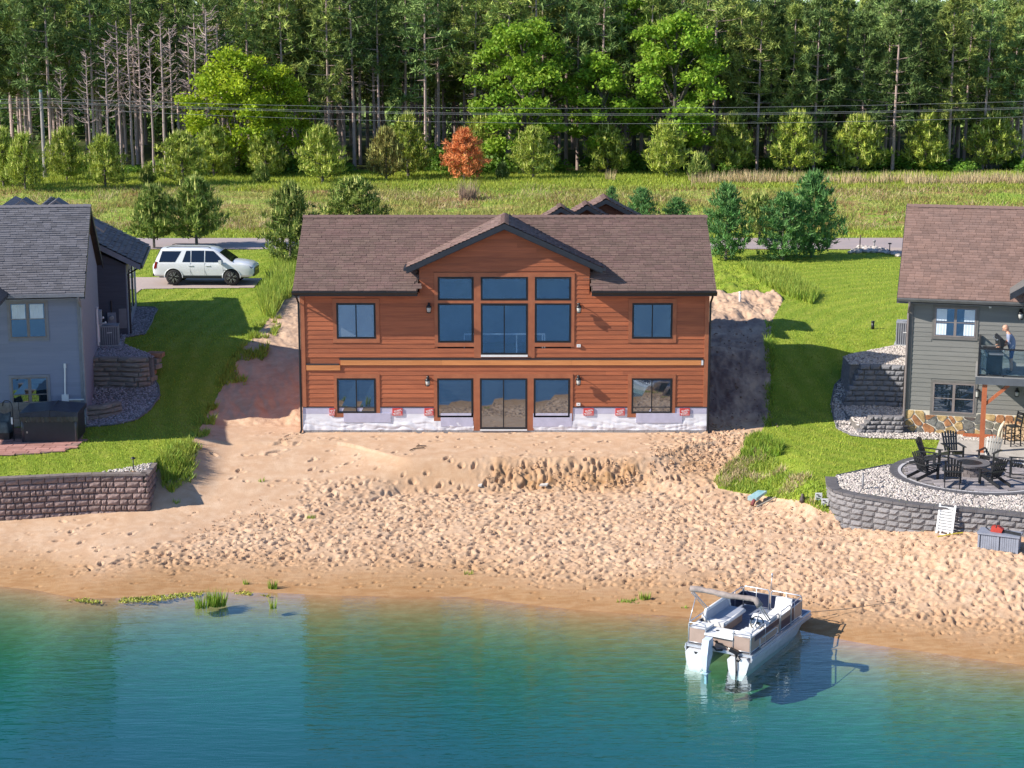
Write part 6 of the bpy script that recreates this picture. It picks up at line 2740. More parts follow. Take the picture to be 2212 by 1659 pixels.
# helm
q = MB()
q.prism([(1.28, .50), (1.95, .50), (1.95, 1.02), (1.62, 1.10), (1.36, .98)], lambda x, z: (x, -.88, z), lambda x, z: (x, -.30, z))
hm = q.build('helm_console', m_vinyl, boat)
q = MB()
q.tube([(1.24 + .07 * math.sin(a), -.58 + .19 * math.cos(a), .98 + .17 * math.sin(a)) for a in np.linspace(0, 2 * math.pi, 20)[:-1]], .017, 6, True)
for a in (1.57, 3.67, 5.76):
    q.bar((1.27, -.58, .98), (1.24 + .07 * math.sin(a), -.58 + .19 * math.cos(a), .98 + .17 * math.sin(a)), .02, .02, (1, 0, 0))
q.tube([(1.24, -.58, .98), (1.38, -.58, .94)], .03, 6)
q.build('steering_wheel', m_carblk, hm)
q = MB()
q.obox((1.40, -.36, .98), (.03, .10, .12), (0, R(-20), 0))
q.build('gauge', m_carblk, hm)
q = MB()
q.lathe([(0, 0), (.045, 0), (.045, .012), (0, .012)], 12, (1.75, -.42, 1.07))
q.build('cup_holder', m_carblk, hm)
q = MB()
q.box(.75, -.86, .50, 1.02, -.36, .78)
q.build('captain_seat_base', m_tan, boat)
q = MB()
q.box(.72, -.88, .78, 1.06, -.34, .88)
q.build('captain_seat', m_vinyl, boat)
q = MB()
q.prism([(2.35, .80), (2.9, .80), (2.98, 1.2), (2.88, 1.22), (2.8, .92), (2.35, .90)], lambda x, z: (x, -.90, z), lambda x, z: (x, -.42, z))
fs_ = q.build('bow_seat', m_vinyl, boat)
q = MB()
q.box(2.36, -.9, .5, 2.88, -.44, .80)
q.build('bow_seat_base', m_tan, fs_)
# outboard
ob = MB()
prof = [(-.28, .90), (-.04, .93), (.02, .70), (-.05, .40), (-.16, -.02), (-.30, -.02), (-.36, .50)]
ob.prism([(x, z) for x, z in prof], lambda x, z: (x - .06, .22 - .10 * (1 if z > .3 else .5), z - .06), lambda x, z: (x - .06, .22 + .10 * (1 if z > .3 else .5), z - .06))
obo = ob.build('outboard_motor', m_cowl, boat)
q = MB()
q.box(-.30, .19, -.45, -.2, .25, -.05)
q.box(-.42, .12, -.12, -.14, .32, -.10)
q.build('motor_leg', m_cowl, obo)
q = MB()
q.tube([(-.12, .10, .62), (-.10, .0, .52), (-.02, -.15, .52)], .03, 6)
q.build('motor_bracket', m_carblk, obo)
# trolling motor on the starboard stern
q = MB()
q.tube([(.05, -.30, .58), (-.03, -.52, .50), (-.10, -.70, .36)], .035, 6)
q.tube([(-.10, -.58, .50), (-.14, -.62, .10), (-.14, -.62, -.2)], .022, 6)
q.obox((-.04, -.50, .56), (.12, .26, .10), (R(20), 0, R(8)))
q.tube([(.05, -.28, .6), (.06, .06, .66), (.10, .24, .72)], .012, 5)
q.build('trolling_motor', m_carblk, boat)
# folded canopy on its bows
zt2_ = 2.0
q = MB()
pts, rad = [], []
for i in range(15):
    t = i / 14
    y = 1.03 - 2.10 * t
    pts.append((.30 + .05 * math.sin(t * 9), y, zt2_ - .02 * (1 - 4 * (t - .5) ** 2) * -1 - (.16 if t > .95 else 0) + random.uniform(-.012, .012)))
    rad.append(.085 + random.uniform(-.012, .016))
q.tube(pts, rad, 8)
q.build('canopy_boot', m_canvas, boat, True)
for sy in (-1, 1):
    rail([(.34, sy * 1.0, zt2_ - .06), (1.30, sy * .95, RT)], 'canopy_bow', .02)
    rail([(.30, sy * 1.0, zt2_ - .10), (1.16, sy * .95, RT + .02)], 'canopy_bow', .013)
    rail([(.55, sy * .99, zt2_ - .32), (.10, sy * .94, RT)], 'canopy_strut', .014)
rail([(3.56, .05, RT), (3.56, .02, 1.55)], 'stern_light_pole', .012)
rail([(3.56, .02, 1.55), (3.56, .02, 1.66)], 'pole_light', .025)
# mooring line and stake
q = MB()
st_ = hit(1686, 1292)
bw_ = boat.matrix_basis @ Vector((4.1, -.6, .42)) if False else Vector((6.02 + 4.1 * math.cos(HB) + .6 * math.sin(HB), -20.85 + 4.1 * math.sin(HB) - .6 * math.cos(HB), WATER_Z + .45))
e2_ = hit(1935, 1300)
q.tube([bw_, bw_.lerp(e2_, .5) - Vector((0, 0, .05)), e2_], .012, 5)
tag(q.build('mooring_line', mat('rope', (.25, .20, .15), .9)), 'thin mooring line running from the boat bow over the sand', 'rope')

# ================================================================== HOT TUB, PATIO, LEFT YARD THINGS
tz = .17
pA, pB = atz(505 / 7.9 * D72, (1180 + 1195 / 7.9) * D72, tz), atz(1840 / 7.9 * D72, (1180 + 1185 / 7.9) * D72, tz)
hp = [atz(x / 2.88 * D72, (1040 + y / 2.88) * D72, tz + .02) for x, y in ((-60, 700), (740, 700), (690, 838), (640, 866), (540, 898), (300, 922), (-60, 938))]
q = MB()
q.prism([(p.x, p.y) for p in hp], lambda x, y: (x, y, tz - .15), lambda x, y: (x, y, tz + .02))
po = q.build('stone_patio', mat('patio_sand', (.33, .20, .17), .9, .2, 4))
tag(po, kind='structure')
m_rst = mat('red_flagstone', (.44, .235, .205), .8, .2, 2.5, (.36, .17, .14), objvar=.16, bump=.25)
row, y = 0, min(p.y for p in hp)
while y < max(p.y for p in hp):
    x = min(p.x for p in hp) - random.uniform(0, .5)
    while x < max(p.x for p in hp):
        w_ = random.uniform(.4, .9)
        c = (x + w_ / 2, y + .14)
        if inpoly(np.array([c[0]]), np.array([c[1]]), [(p.x, p.y) for p in hp])[0] and c[1] < pA.y + .5:
            s_ = MB()
            j_ = lambda: random.uniform(-.02, .02)
            a, b, cc_, d = (x + .012, y + .012 + j_()), (x + w_ - .012, y + .012 + j_()), (x + w_ - .012 + j_(), y + .27), (x + .012 + j_(), y + .27)
            zz = tz + .035 + random.uniform(0, .008)
            s_.hexa([(p[0], p[1], tz + .01) for p in (a, b, cc_, d)] + [(p[0], p[1], zz) for p in (a, b, cc_, d)])
            s_.build('flagstone', m_rst, po)
        x += w_
    y += .285
tub = thing('hot_tub', 'black covered hot tub with folding lid on the red stone patio', 'hot tub', (pA.x, pA.y + .05, tz + .04), R(3))
W_ = (pB - pA).length
m_tub = mat('charcoal_tub_shell', (.018, .021, .03), .45, .1, 3)
m_vin = mat('navy_vinyl_cover', (.022, .027, .055), .42, .15, 3, bump=.3, bscale=8)
q = MB()
q.box(.08, .03, 0, W_ - .05, 2.0, .70)
tb = q.build('shell', m_tub, tub)
for sx in (.04, W_ - .08):
    q = MB()
    q.lathe([(.0, 0), (.06, 0), (.06, .70), (0, .70)], 10, (sx + .02, .06, 0))
    q.build('corner_post', mat('tub_corner', (.045, .045, .055), .3, .1, 3), tub, True)
for i, (x, z) in enumerate(((.22, .60), (.22, .28))):
    q = MB()
    q.lathe([(0, -.01), (.03, -.01), (.035, 0), (0, .0)], 10, (x, .025, z), 'y')
    q.build('fitting', m_steel, tub)
q = MB()
q.box(W_ - .52, .012, .62, W_ - .3, .03, .65)
q.build('name_plate', m_steel, tub)
for k_, (x0, x1) in enumerate(((-.02, W_ * .52), (W_ * .52 + .008, W_ + .04))):
    q = MB()
    zi, zo = .90, .83
    za0, za1 = (zo, zi) if k_ == 0 else (zi, zo)
    q.hexa([(x0, -.04, .70), (x1, -.04, .70), (x1, 2.05, .70), (x0, 2.05, .70), (x0, -.04, za0), (x1, -.04, za1), (x1, 2.05, za1), (x0, 2.05, za0)])
    q.build('lid', m_vin, tub)
q = MB()
npt = 40
vs = []
for i in range(npt + 1):
    x = -.02 + (W_ + .06) * i / npt
    wv = .02 * math.sin(i * 1.9) + .015 * random.uniform(-1, 1)
    vs += [(x, -.05 - abs(wv), .72), (x, -.045, .58 + wv * .8)]
q.add(vs, [(2 * i, 2 * i + 1, 2 * i + 3, 2 * i + 2) for i in range(npt)])
q.build('cover_skirt', mat('black_skirt', (.05, .055, .065), .3, .2, 5), tub)
q = MB()
q.tube([(W_ * .52, -.06, .88), (W_ * .52, 2.0, .91)], .015, 5)
q.build('hinge_seam', m_tub, tub)
tub.scale = (1, .86, 1.38)
# covered bench with arched pipe at the frame's edge
p = atz(6 / 12.77 * D72 + 4, (1200 + 1590 / 12.77) * D72, tz)
cv = thing('covered_bench', 'dark bench under a rumpled grey cover beside the hot tub', 'bench', (p.x - .3, p.y + .1, tz + .03), R(4))
q = MB()
q.box(-.9, 0, .0, .55, .75, .30)
q.build('base', mat('dark_wood', (.045, .032, .032), .6, .2, 5), cv)
gx, gy = np.meshgrid(np.linspace(-.95, .6, 26), np.linspace(-.05, .85, 18))
gz = .62 + .22 * fbm(gx, gy, .5, 9, 3) + .35 * sstep(.3, .8, gy)
gz = np.where((gx > .52) | (gx < -.9) | (gy < .0), .28, gz)
i_ = np.arange(26 * 18).reshape(18, 26)
np_mesh('cover', np.stack([gx, gy, gz], -1).reshape(-1, 3), np.stack([i_[:-1, :-1], i_[:-1, 1:], i_[1:, 1:], i_[1:, :-1]], -1).reshape(-1, 4), mat('grey_canvas', (.17, .18, .17), .85, .25, 3), True, cv)
p = atz(40 / 12.77 * D72, (1200 + 1590 / 12.77) * D72, tz)
p = atz((545 / 12.77) * D72, (1200 + 1600 / 12.77) * D72, tz)
q = MB()
q.tube([(0, 0, 0), (0, 0, 1.36), (-.05, .02, 1.50), (-.15, .05, 1.56), (-.30, .1, 1.55), (-.38, .12, 1.48), (-.40, .13, 1.34)], .022, 7)
cvp = q.build('cover_lifter', m_tub, None, True, (p.x, p.y, tz + .03))
tag(cvp, 'thin dark arched pipe standing between hot tub and grey covered bench', 'handrail')
q = MB()
q.obox((-.03, -.04, .80), (.06, .03, .26))
q.build('white_bracket', m_white, cvp)
# water tap by the downspout
p = FL.w(.12, -.35, .0)
q = MB()
q.tube([(-.35, 0, .35), (-.1, 0, .42), (0, 0, .40), (0, 0, .26)], .02, 6)
q.tube([(-.35, 0, .35), (-.35, 0, .0)], .02, 6)
tag(q.build('garden_tap', m_steel, None, False, (p.x, p.y, .17)), 'small metal garden tap between hot tub and gravel bed', 'tap')

# AC units, meters


def aircon(label, p, rz, size=.76, h=.82, legs=False):
    t = thing('air_conditioner', label, 'air conditioner', p, rz)
    m = mat('ac_grey', (.30, .31, .34), .45, .08, 4)
    s = size / 2
    q = MB()
    q.box(-s - .06, -s - .06, 0, s + .06, s + .06, .07)
    q.build('pad', mat('ac_pad', (.42, .44, .46), .7, .1, 3), t)
    q = MB()
    q.box(-s + .03, -s + .03, .07, s - .03, s - .03, .07 + h - .05)
    q.build('coil', mat('ac_coil', (.12, .13, .17), .6, .1, 4), t)
    for k_ in range(9):
        f = -s + .03 + (size - .06) * k_ / 8
        for (a, b) in (((f, -s), (f, -s + .03)), ((s - .03, f), (s, f)), ((-s, f), (-s + .03, f)), ((f, s - .03), (f, s))):
            q = MB()
            x0, x1 = min(a[0], b[0]), max(a[0], b[0])
            y0, y1 = min(a[1], b[1]), max(a[1], b[1])
            q.box(x0 - (.022 if x0 == x1 else 0), y0 - (.022 if y0 == y1 else 0), .09, x1 + (.022 if x0 == x1 else 0), y1 + (.022 if y0 == y1 else 0), .05 + h)
            q.build('louvre', m, t)
    q = MB()
    q.box(-s - .01, -s - .01, .02 + h, s + .01, s + .01, .07 + h)
    q.lathe([(.0, 0), (.26, 0), (.28, .03), (0, .05)], 16, (0, 0, .07 + h))
    q.build('lid', m, t)
    q = MB()
    q.obox((.02, -s - .012, .62), (.22, .01, .035), (0, R(-4), 0))
    q.build('badge', m_white, t)
    return t


def findy(fr, fn, x, y, ztarget, lo=1.0, hi=13):
    best = None
    for yl in np.arange(lo, hi, .1):
        d = abs(fr.O.z * 0 + fr.face(*fn(x, y), yl)[1] - ztarget)
        if best is None or d < best[0]:
            best = (d, yl, fr.face(*fn(x, y), yl)[0])
    return best[1], best[2]


yl_, xl_ = findy(FL, za, 945, 1345, 2.02)
pac = FL.w(xl_, yl_ + .42, 0)
aircon('grey air conditioner on a pad between the slate grey house and its wing', (pac.x, pac.y, 2.0), FL.a, .80, .84)
# timber frame under / before it
q = MB()
a_, b__, c__ = atz(*za(795, 1340), 1.9), atz(*za(1035, 1335), 1.9), atz(*za(790, 1460), 1.98)
q.bar((a_.x, a_.y, 1.98), (b__.x, b__.y, 1.98), .1, .1)
q.bar((a_.x, a_.y, 1.98), (c__.x, c__.y, 2.0), .1, .1)
d__ = atz(*za(920, 1470), 2.0)
q.bar((c__.x, c__.y, 2.0), (d__.x, d__.y, 2.0), .09, .09)
tag(q.build('timber_edging', mat('weathered_timber', (.36, .36, .40), .8, .15, 4, bump=.2)), 'weathered timber frame on gravel in front of the left air conditioner', 'edging')
mt_ = thing('utility_meters', 'electric and gas meters on the wing wall of the slate grey house', 'utility meters', FL.w(wx1 - .55, WY - .12, 0), FL.a)
mp2 = fl(za, 980, 1130, WY)
zz = mp2[1] + FL.O.z
q = MB()
q.box(-.32, -.08, zz - .35, .05, .1, zz + .25)
q.build('meter_box', mat('meter_grey', (.28, .30, .36), .5, .1, 3), mt_)
q = MB()
q.lathe([(0, -.12), (.09, -.12), (.11, 0), (0, 0)], 14, (-.14, -.08, zz + .02), 'y')
q.build('meter_dial', m_lampglass, mt_)
q = MB()
q.tube([(-.55, -.02, zz + .35), (-.55, -.02, 1.9)], .035, 7)
q.tube([(-.14, 0, zz + .25), (-.14, 0, zz + .8)], .03, 7)
q.build('pipe', m_black, mt_)
q = MB()
q.obox((-.8, -.08, zz - .05), (.28, .16, .22))
q.build('gas_meter', mat('gas_meter_grey', (.25, .24, .29), .5, .1, 3), mt_)
q = MB()
q.box(.18, .08, zz - .5, .52, .13, zz + .4)
q.build('vent_frame', m_greyLt, mt_)
pv = thing('vent_pipes', 'white plastic vent pipes on the side wall of the slate grey house', 'pipes', FL.w(.06, yl_ - .3, 2.0), FL.a)
for (a, b, c) in (((0, 0, .1), (.0, 0, 1.1), (.25, -.1, 1.2)), ((.05, .5, .1), (.05, .5, .8), (.3, .4, .9)), ((0, -.4, 0), (0, -.4, 1.6), (.03, -.4, 1.7))):
    q = MB()
    q.tube([a, b, c], .05, 7)
    q.build('pipe', m_white, pv)
q = MB()
q.box(.0, -.1, .9, .16, .25, 1.5)
q.build('service_box', mat('box_grey', (.35, .38, .45), .5), pv)
pr2 = findy(FRR, zR, 615, 580, 2.0)
pq = FRR.w(pr2[1] + .22, pr2[0] + .3, 0)
aircon('pale air conditioner half hidden behind the dark grey house', (pq.x - .05, pq.y, 1.95), FRR.a, .8, 1.0)

# ================================================================== SMALL THINGS


def post(name, label, cat, X, Y0, Y1, r, m, top=None, flare=0):
    p = hit(X, Y1)
    h = (Y1 - Y0) / FPX * (p - CAM).length
    q = MB()
    q.tube([(0, 0, -.1), (0, 0, h)], r, 8)
    o = q.build(name, m, None, True, p)
    if top:
        t = MB()
        t.lathe(top, 12, (0, 0, h))
        t.build('cap', m if flare == 0 else m_black, o, True)
    return tag(o, label, cat)


post('vent_pipe', 'white plastic pipe standing in the bare dirt right of the wooden house', 'pipe', 1598, 631, 657, .055, m_white, [(.07, -.06), (.07, .02), (0, .03)])
post('bollard', 'black pipe with pale cap standing on the sunlit right lawn', 'pipe', 1885, 696, 711, .075, m_black, [(.08, -.01), (.08, .05), (0, .06)])
post('path_light', 'small black path light on gravel at the end of the left wall', 'path light', *[v for v in (1155 / 2.88 * D72, (1040 + 965 / 2.88) * D72, (1040 + 1080 / 2.88) * D72)], .018, m_black, [(.09, -.02), (.085, .01), (.02, .05), (0, .06)])
post('path_light', 'grey stake light in the pale gravel beside the fire pit', 'path light', *[v for v in ((2460 + 460 / 3.606) * D72, (1240 + 655 / 3.606) * D72, (1240 + 830 / 3.606) * D72)], .035, mat('grey_stake', (.25, .24, .25), .6), [(.05, 0), (.05, .03), (0, .04)])
zt3 = lambda x, y: ((2048 + x / 2.16) * D72, y / 2.16 * D72)
for nm_, lb, ct, x, y0, y1, r_, m_, tp in (('marker_stake', 'tall brown marker stake by the white rocks at the road', 'stake', 1147, 1525, 1635, .035, mat('stake_wood', (.30, .17, .13), .8), None),
                                           ('mailbox_post', 'short leaning post with white cap by the road rocks', 'post', 1240, 1565, 1615, .05, MATS['grey_stake'], [(.09, -.05), (.09, .06), (0, .08)]),
                                           ('path_light', 'black path light beside the right driveway near the road', 'path light', 1340, 1580, 1645, .03, m_black, [(.12, -.03), (.1, .02), (0, .05)])):
    X, Y0 = zt3(x, y0)
    _, Y1 = zt3(x, y1)
    post(nm_, lb, ct, X, Y0, Y1, r_, m_, tp)

# deck box, chainsaw, lounge frame, stick
bA, bB = hit(*ze(1700, 1462)), hit(*ze(2140, 1520))
an = math.atan2(bB.y - bA.y, bB.x - bA.x)
Wd = (bB - bA).length
m_res = mat('grey_resin', (.25, .27, .33), .55, .08, 4)
m_resd = mat('dark_resin', (.13, .14, .17), .55, .08, 4)
db = thing('deck_box', 'grey slatted resin storage box on the sand below the curved wall', 'storage box', (bA.x, bA.y, hz(bA.x, bA.y) - .03), an)
q = MB()
q.box(.03, .03, .0, Wd - .03, .62, .52)
q.build('box', m_resd, db)
for i in range(18):
    if i in (0, 9):
        continue
    x = .03 + (Wd - .06) * i / 18
    q = MB()
    q.box(x + .004, .012, .04, x + (Wd - .06) / 18 - .004, .029, .50)
    q.build('slat', m_res, db)
for i in range(7):
    q = MB()
    q.box(Wd - .029, .05 + i * .08, .04, Wd - .012, .05 + i * .08 + .07, .50)
    q.build('slat', m_res, db)
for x in (.0, Wd / 2 - .03, Wd - .06):
    q = MB()
    q.box(x, -.0, 0, x + .06, .012, .52)
    q.build('frame_post', m_res, db)
for i in range(6):
    q = MB()
    q.box(-.03, -.03 + i * .115, .52, Wd + .03, -.03 + i * .115 + .108, .575)
    q.build('lid_slat', m_res, db)
cx_, cy_ = .55, .28
saw = thing('chainsaw', 'red chainsaw lying on the grey storage box', 'chainsaw', (db.location.x + cx_ * math.cos(an) - cy_ * math.sin(an), db.location.y + cx_ * math.sin(an) + cy_ * math.cos(an), db.location.z + .578), an + R(-8))
m_redp = mat('red_plastic', (.42, .045, .03), .4, .1, 5)
q = MB()
q.prism([(-.20, 0), (.16, 0), (.20, .12), (.05, .20), (-.16, .19)], lambda x, z: (x, -.09, z), lambda x, z: (x, .09, z))
q.build('motor', m_redp, saw)
q = MB()
q.bar((.18, 0, .06), (.78, -.06, .05), .02, .09)
q.build('bar', m_black, saw)
q = MB()
q.tube([(-.02, -.1, .16), (.0, -.06, .28), (.02, .08, .28), (.04, .11, .14)], .016, 6)
q.tube([(-.16, 0, .16), (-.32, 0, .18), (-.38, 0, .10), (-.28, 0, .03), (-.16, 0, .03)], .02, 6)
q.build('handle', m_black, saw)
# white plastic sun lounger back leaning on the wall
lA = hit(*ze(1260, 1296))
lB = hit(*ze(1425, 1308))
ln = thing('lounger_panel', 'white plastic lounge chair leaning upright on the curved grey wall', 'lounge chair', (lA.x, lA.y, hz(lA.x, lA.y)), math.atan2(lB.y - lA.y, lB.x - lA.x))
lw_ = (lB - lA).length
lean = .26
for x in (0, lw_):
    q = MB()
    q.bar((x, 0, 0), (x, lean, .95), .06, .05, (0, 1, 0))
    q.build('side_rail', m_white, ln)
for i in range(9):
    z = .10 + i * .092
    q = MB()
    q.bar((.03, lean * z / .95 + .005, z), (lw_ - .03, lean * z / .95 + .005, z), .022, .078, (0, -.32, 1))
    q.build('slat', m_white, ln)
q = MB()
q.bar((lw_ * .3, -.14, .03), (lw_ * .3, .05, .12), .03, .03)
q.bar((lw_ * .8, -.14, .03), (lw_ * .8, .05, .12), .03, .03)
q.bar((lw_ * .25, -.14, .03), (lw_ * .85, -.14, .03), .03, .03)
q.build('feet', m_white, ln)
s0, s1 = hit(*ze(1272, 1345)), hit(*ze(1545, 1305))
q = MB()
q.tube([s0 + Vector((0, 0, .03)), s0.lerp(s1, .5) + Vector((0, 0, .05)), s1 + Vector((0, 0, .04))], .022, 6)
tag(q.build('yellow_pole', mat('yellow_paint', (.55, .45, .05), .5)), 'yellow pole lying on the sand before the white lounge chair', 'pole')
# debris
zw_ = lambda x, y: ((2200 + x / 6.9125) * D72, (1440 + y / 6.9125) * D72)
p = hit(*zw_(470, 520))
sc2 = .55 / 240
kay = thing('beach_toy', 'teal and white plastic raft with dark red foot lying at the grass edge', 'raft', p)
q = MB()
q.hexa([(-.30, .05, .16), (.0, -.05, .14), (.42, .30, .36), (.12, .40, .36), (-.30, .05, .30), (.0, -.05, .27), (.42, .30, .44), (.12, .40, .44)])
q.build('hull', mat('teal_white_plastic', (.40, .52, .54), .35, .25, 2.0, (.14, .32, .34)), kay)
q = MB()
q.tube([(-.15, -.12, .02), (-.08, -.02, .16), (.0, .10, .22)], .07, 7)
q.build('foot', mat('dark_red_plastic', (.20, .05, .05), .4), kay)
a0, a1 = hit(*zw_(480, 575)), hit(*zw_(880, 385))
q = MB()
q.tube([a0 + Vector((0, 0, .03)), a1 + Vector((0, 0, .05))], .025, 6)
tag(q.build('paddle_shaft', mat('grey_wood', (.36, .33, .27), .7)), 'grey wooden pole lying behind the teal raft at the grass edge', 'pole')
for (x, y, lb) in ((1765, 445, 'upper white tag sign with black marks in weeds by the curved wall'), (1895, 560, 'lower white tag sign with black marks in weeds by the curved wall')):
    p = hit(*zw_(x, y))
    q = MB()
    q.box(-.12, -.01, .05, .12, .01, .30)
    o_ = q.build('tag_sign', m_white, None, False, p)
    tag(o_, lb, 'sign', None)
    q = MB()
    for (u, v, w1, h1) in ((-.03, .23, .1, .035), (.03, .17, .09, .03), (-.02, .11, .12, .03)):
        q.obox((u, -.0125, v), (w1, .004, h1), (0, R(12), 0))
    q.build('print', m_black, o_)
    q = MB()
    q.box(-.012, -.012, -.1, .012, .012, .05)
    q.build('stake', m_white, o_)
p = hit(*zw_(1430, 465))
q = MB()
q.lathe([(0, 0), (.11, .0), (.10, .12), (.05, .22), (.05, .30), (0, .31)], 10)
tag(q.build('valve_cap', mat('brown_valve', (.07, .05, .05), .6), None, True, p), 'small dark brown capped valve in weeds near the white tag signs', 'valve')
for pts, lb in (([(1360, 1165), (1385, 1150), (1400, 1158), (1460, 1160)], 'dark twig on the sand in front of the house, upper one'), ([(1290, 1205), (1340, 1185), (1440, 1178)], 'dark twig on the sand in front of the house, lower one')):
    q = MB()
    q.tube([hit(*zx(3.4031, 850, 1000, *t)) + Vector((0, 0, .04)) for t in pts], .02, 5)
    tag(q.build('twig', mat('dark_twig', (.06, .045, .04), .9)), lb, 'twig')
zk = lambda x, y: ((1200 + x / 2.4578) * D72, (1300 + y / 2.4578) * D72)
for (x, y, s_, lb) in ((1060, 392, .17, 'flat white scrap on the sand below the dug bank, the larger'), (590, 395, .08, 'small pale stone on the sand left of the white scrap')):
    p = hit(*zk(x, y))
    q = MB()
    q.hexa([(-s_, -.08, 0), (s_ * .7, -.1, 0), (s_, .06, .02), (-s_ * .6, .1, .02), (-s_, -.08, .04), (s_ * .7, -.1, .05), (s_, .06, .09), (-s_ * .6, .1, .06)])
    tag(q.build('scrap', mat('dusty_scrap', (.55, .52, .48), .8), None, False, p + Vector((0, 0, .01))), lb, 'scrap')
# ================================================================== TREES AND PLANTS
m_needle = mat('pine_needles', (.36, .41, .10), .75, .3, .35, (.13, .20, .045), island=.45, huevar=.02, objvar=.28, trans=.1, spec=.25)
m_needled = mat('dark_pine_needles', (.22, .31, .09), .75, .3, .35, (.085, .15, .045), island=.45, huevar=.015, objvar=.28, trans=.1, spec=.25)
m_young = mat('young_pine_needles', (.44, .50, .080), .75, .3, .9, (.21, .29, .048), island=.32, huevar=.02, objvar=.12, trans=.2, spec=.2)
m_candle = mat('pine_candles', (.74, .76, .22), .75, .2, 1, island=.2, objvar=.1, trans=.2)
m_mid = mat('midgreen_pine_needles', (.22, .29, .06), .75, .3, .9, (.12, .18, .04), island=.32, huevar=.02, objvar=.12, trans=.2, spec=.2)
m_bluepine = mat('white_pine_needles', (.15, .31, .075), .75, .3, .9, (.08, .19, .055), island=.3, huevar=.02, objvar=.1, trans=.2)
m_rustp = mat('dead_rust_needles', (.80, .32, .11), .8, .25, 1.2, (.62, .22, .08), island=.3, trans=.15)
m_brownp = mat('browning_needles', (.31, .25, .065), .8, .3, .8, (.17, .18, .04), island=.3, objvar=.1, trans=.15)
m_lime = mat('spring_leaves', (.31, .46, .045), .6, .25, .35, (.20, .345, .03), island=.28, huevar=.015, objvar=.08, trans=.38, spec=.3)
m_limey = mat('yellow_spring_leaves', (.40, .49, .028), .6, .25, .35, (.29, .41, .022), island=.28, huevar=.015, trans=.38, spec=.3)
m_bush = mat('understory_leaves', (.17, .30, .025), .65, .3, .5, (.10, .21, .02), island=.3, huevar=.02, objvar=.2, trans=.3)
m_bark = mat('pine_bark', (.46, .34, .30), .95, .25, 2, (.32, .24, .22), bump=.5, bscale=14, objvar=.2, stretch=(1, 1, .25))
m_barkd = mat('dead_bark', (.42, .32, .30), .95, .2, 2, (.34, .26, .25), bump=.4, objvar=.15, stretch=(1, 1, .3))
m_barkg = mat('grey_bark', (.16, .14, .12), .95, .25, 2, bump=.4, stretch=(1, 1, .3))


def tri_tufts(C, n, length, width, rng, up=.25, out=None):
    """needle tufts: n thin triangles bursting from every centre"""
    C = np.asarray(C)
    k = len(C)
    d = rng.normal(size=(k, n, 3))
    d[..., 2] += up
    if out is not None:
        d += np.asarray(out)[:, None, :]
    d /= np.linalg.norm(d, axis=-1, keepdims=True)
    s = np.cross(d, rng.normal(size=(k, n, 3)))
    s /= np.linalg.norm(s, axis=-1, keepdims=True) + 1e-9
    L_ = length * rng.uniform(.6, 1.25, (k, n, 1))
    W_ = width * rng.uniform(.7, 1.3, (k, n, 1))
    b = C[:, None, :] + rng.normal(size=(k, n, 3)) * length * .18
    V = np.stack([b - s * W_, b + s * W_, b + d * L_], 2).reshape(-1, 3)
    return V, np.arange(len(V)).reshape(-1, 3)


def leaf_cloud(C, n, spread, size, rng):
    C = np.asarray(C)
    k = len(C)
    p = C[:, None, :] + rng.normal(size=(k, n, 3)) * np.array([spread, spread, spread * .7])
    a = rng.normal(size=(k, n, 3))
    a[..., 2] *= .6
    a /= np.linalg.norm(a, axis=-1, keepdims=True)
    b = np.cross(a, rng.normal(size=(k, n, 3)))
    b /= np.linalg.norm(b, axis=-1, keepdims=True) + 1e-9
    s = size * rng.uniform(.6, 1.3, (k, n, 1))
    V = np.stack([p - a * s, p + b * s * .62, p + a * s, p - b * s * .62], 2).reshape(-1, 3)
    return V, np.arange(len(V)).reshape(-1, 4)


def mesh_np(name, V, F, mts):
    o = np_mesh(name, V, F, mts)
    me = o.data
    bpy.data.objects.remove(o)
    return me


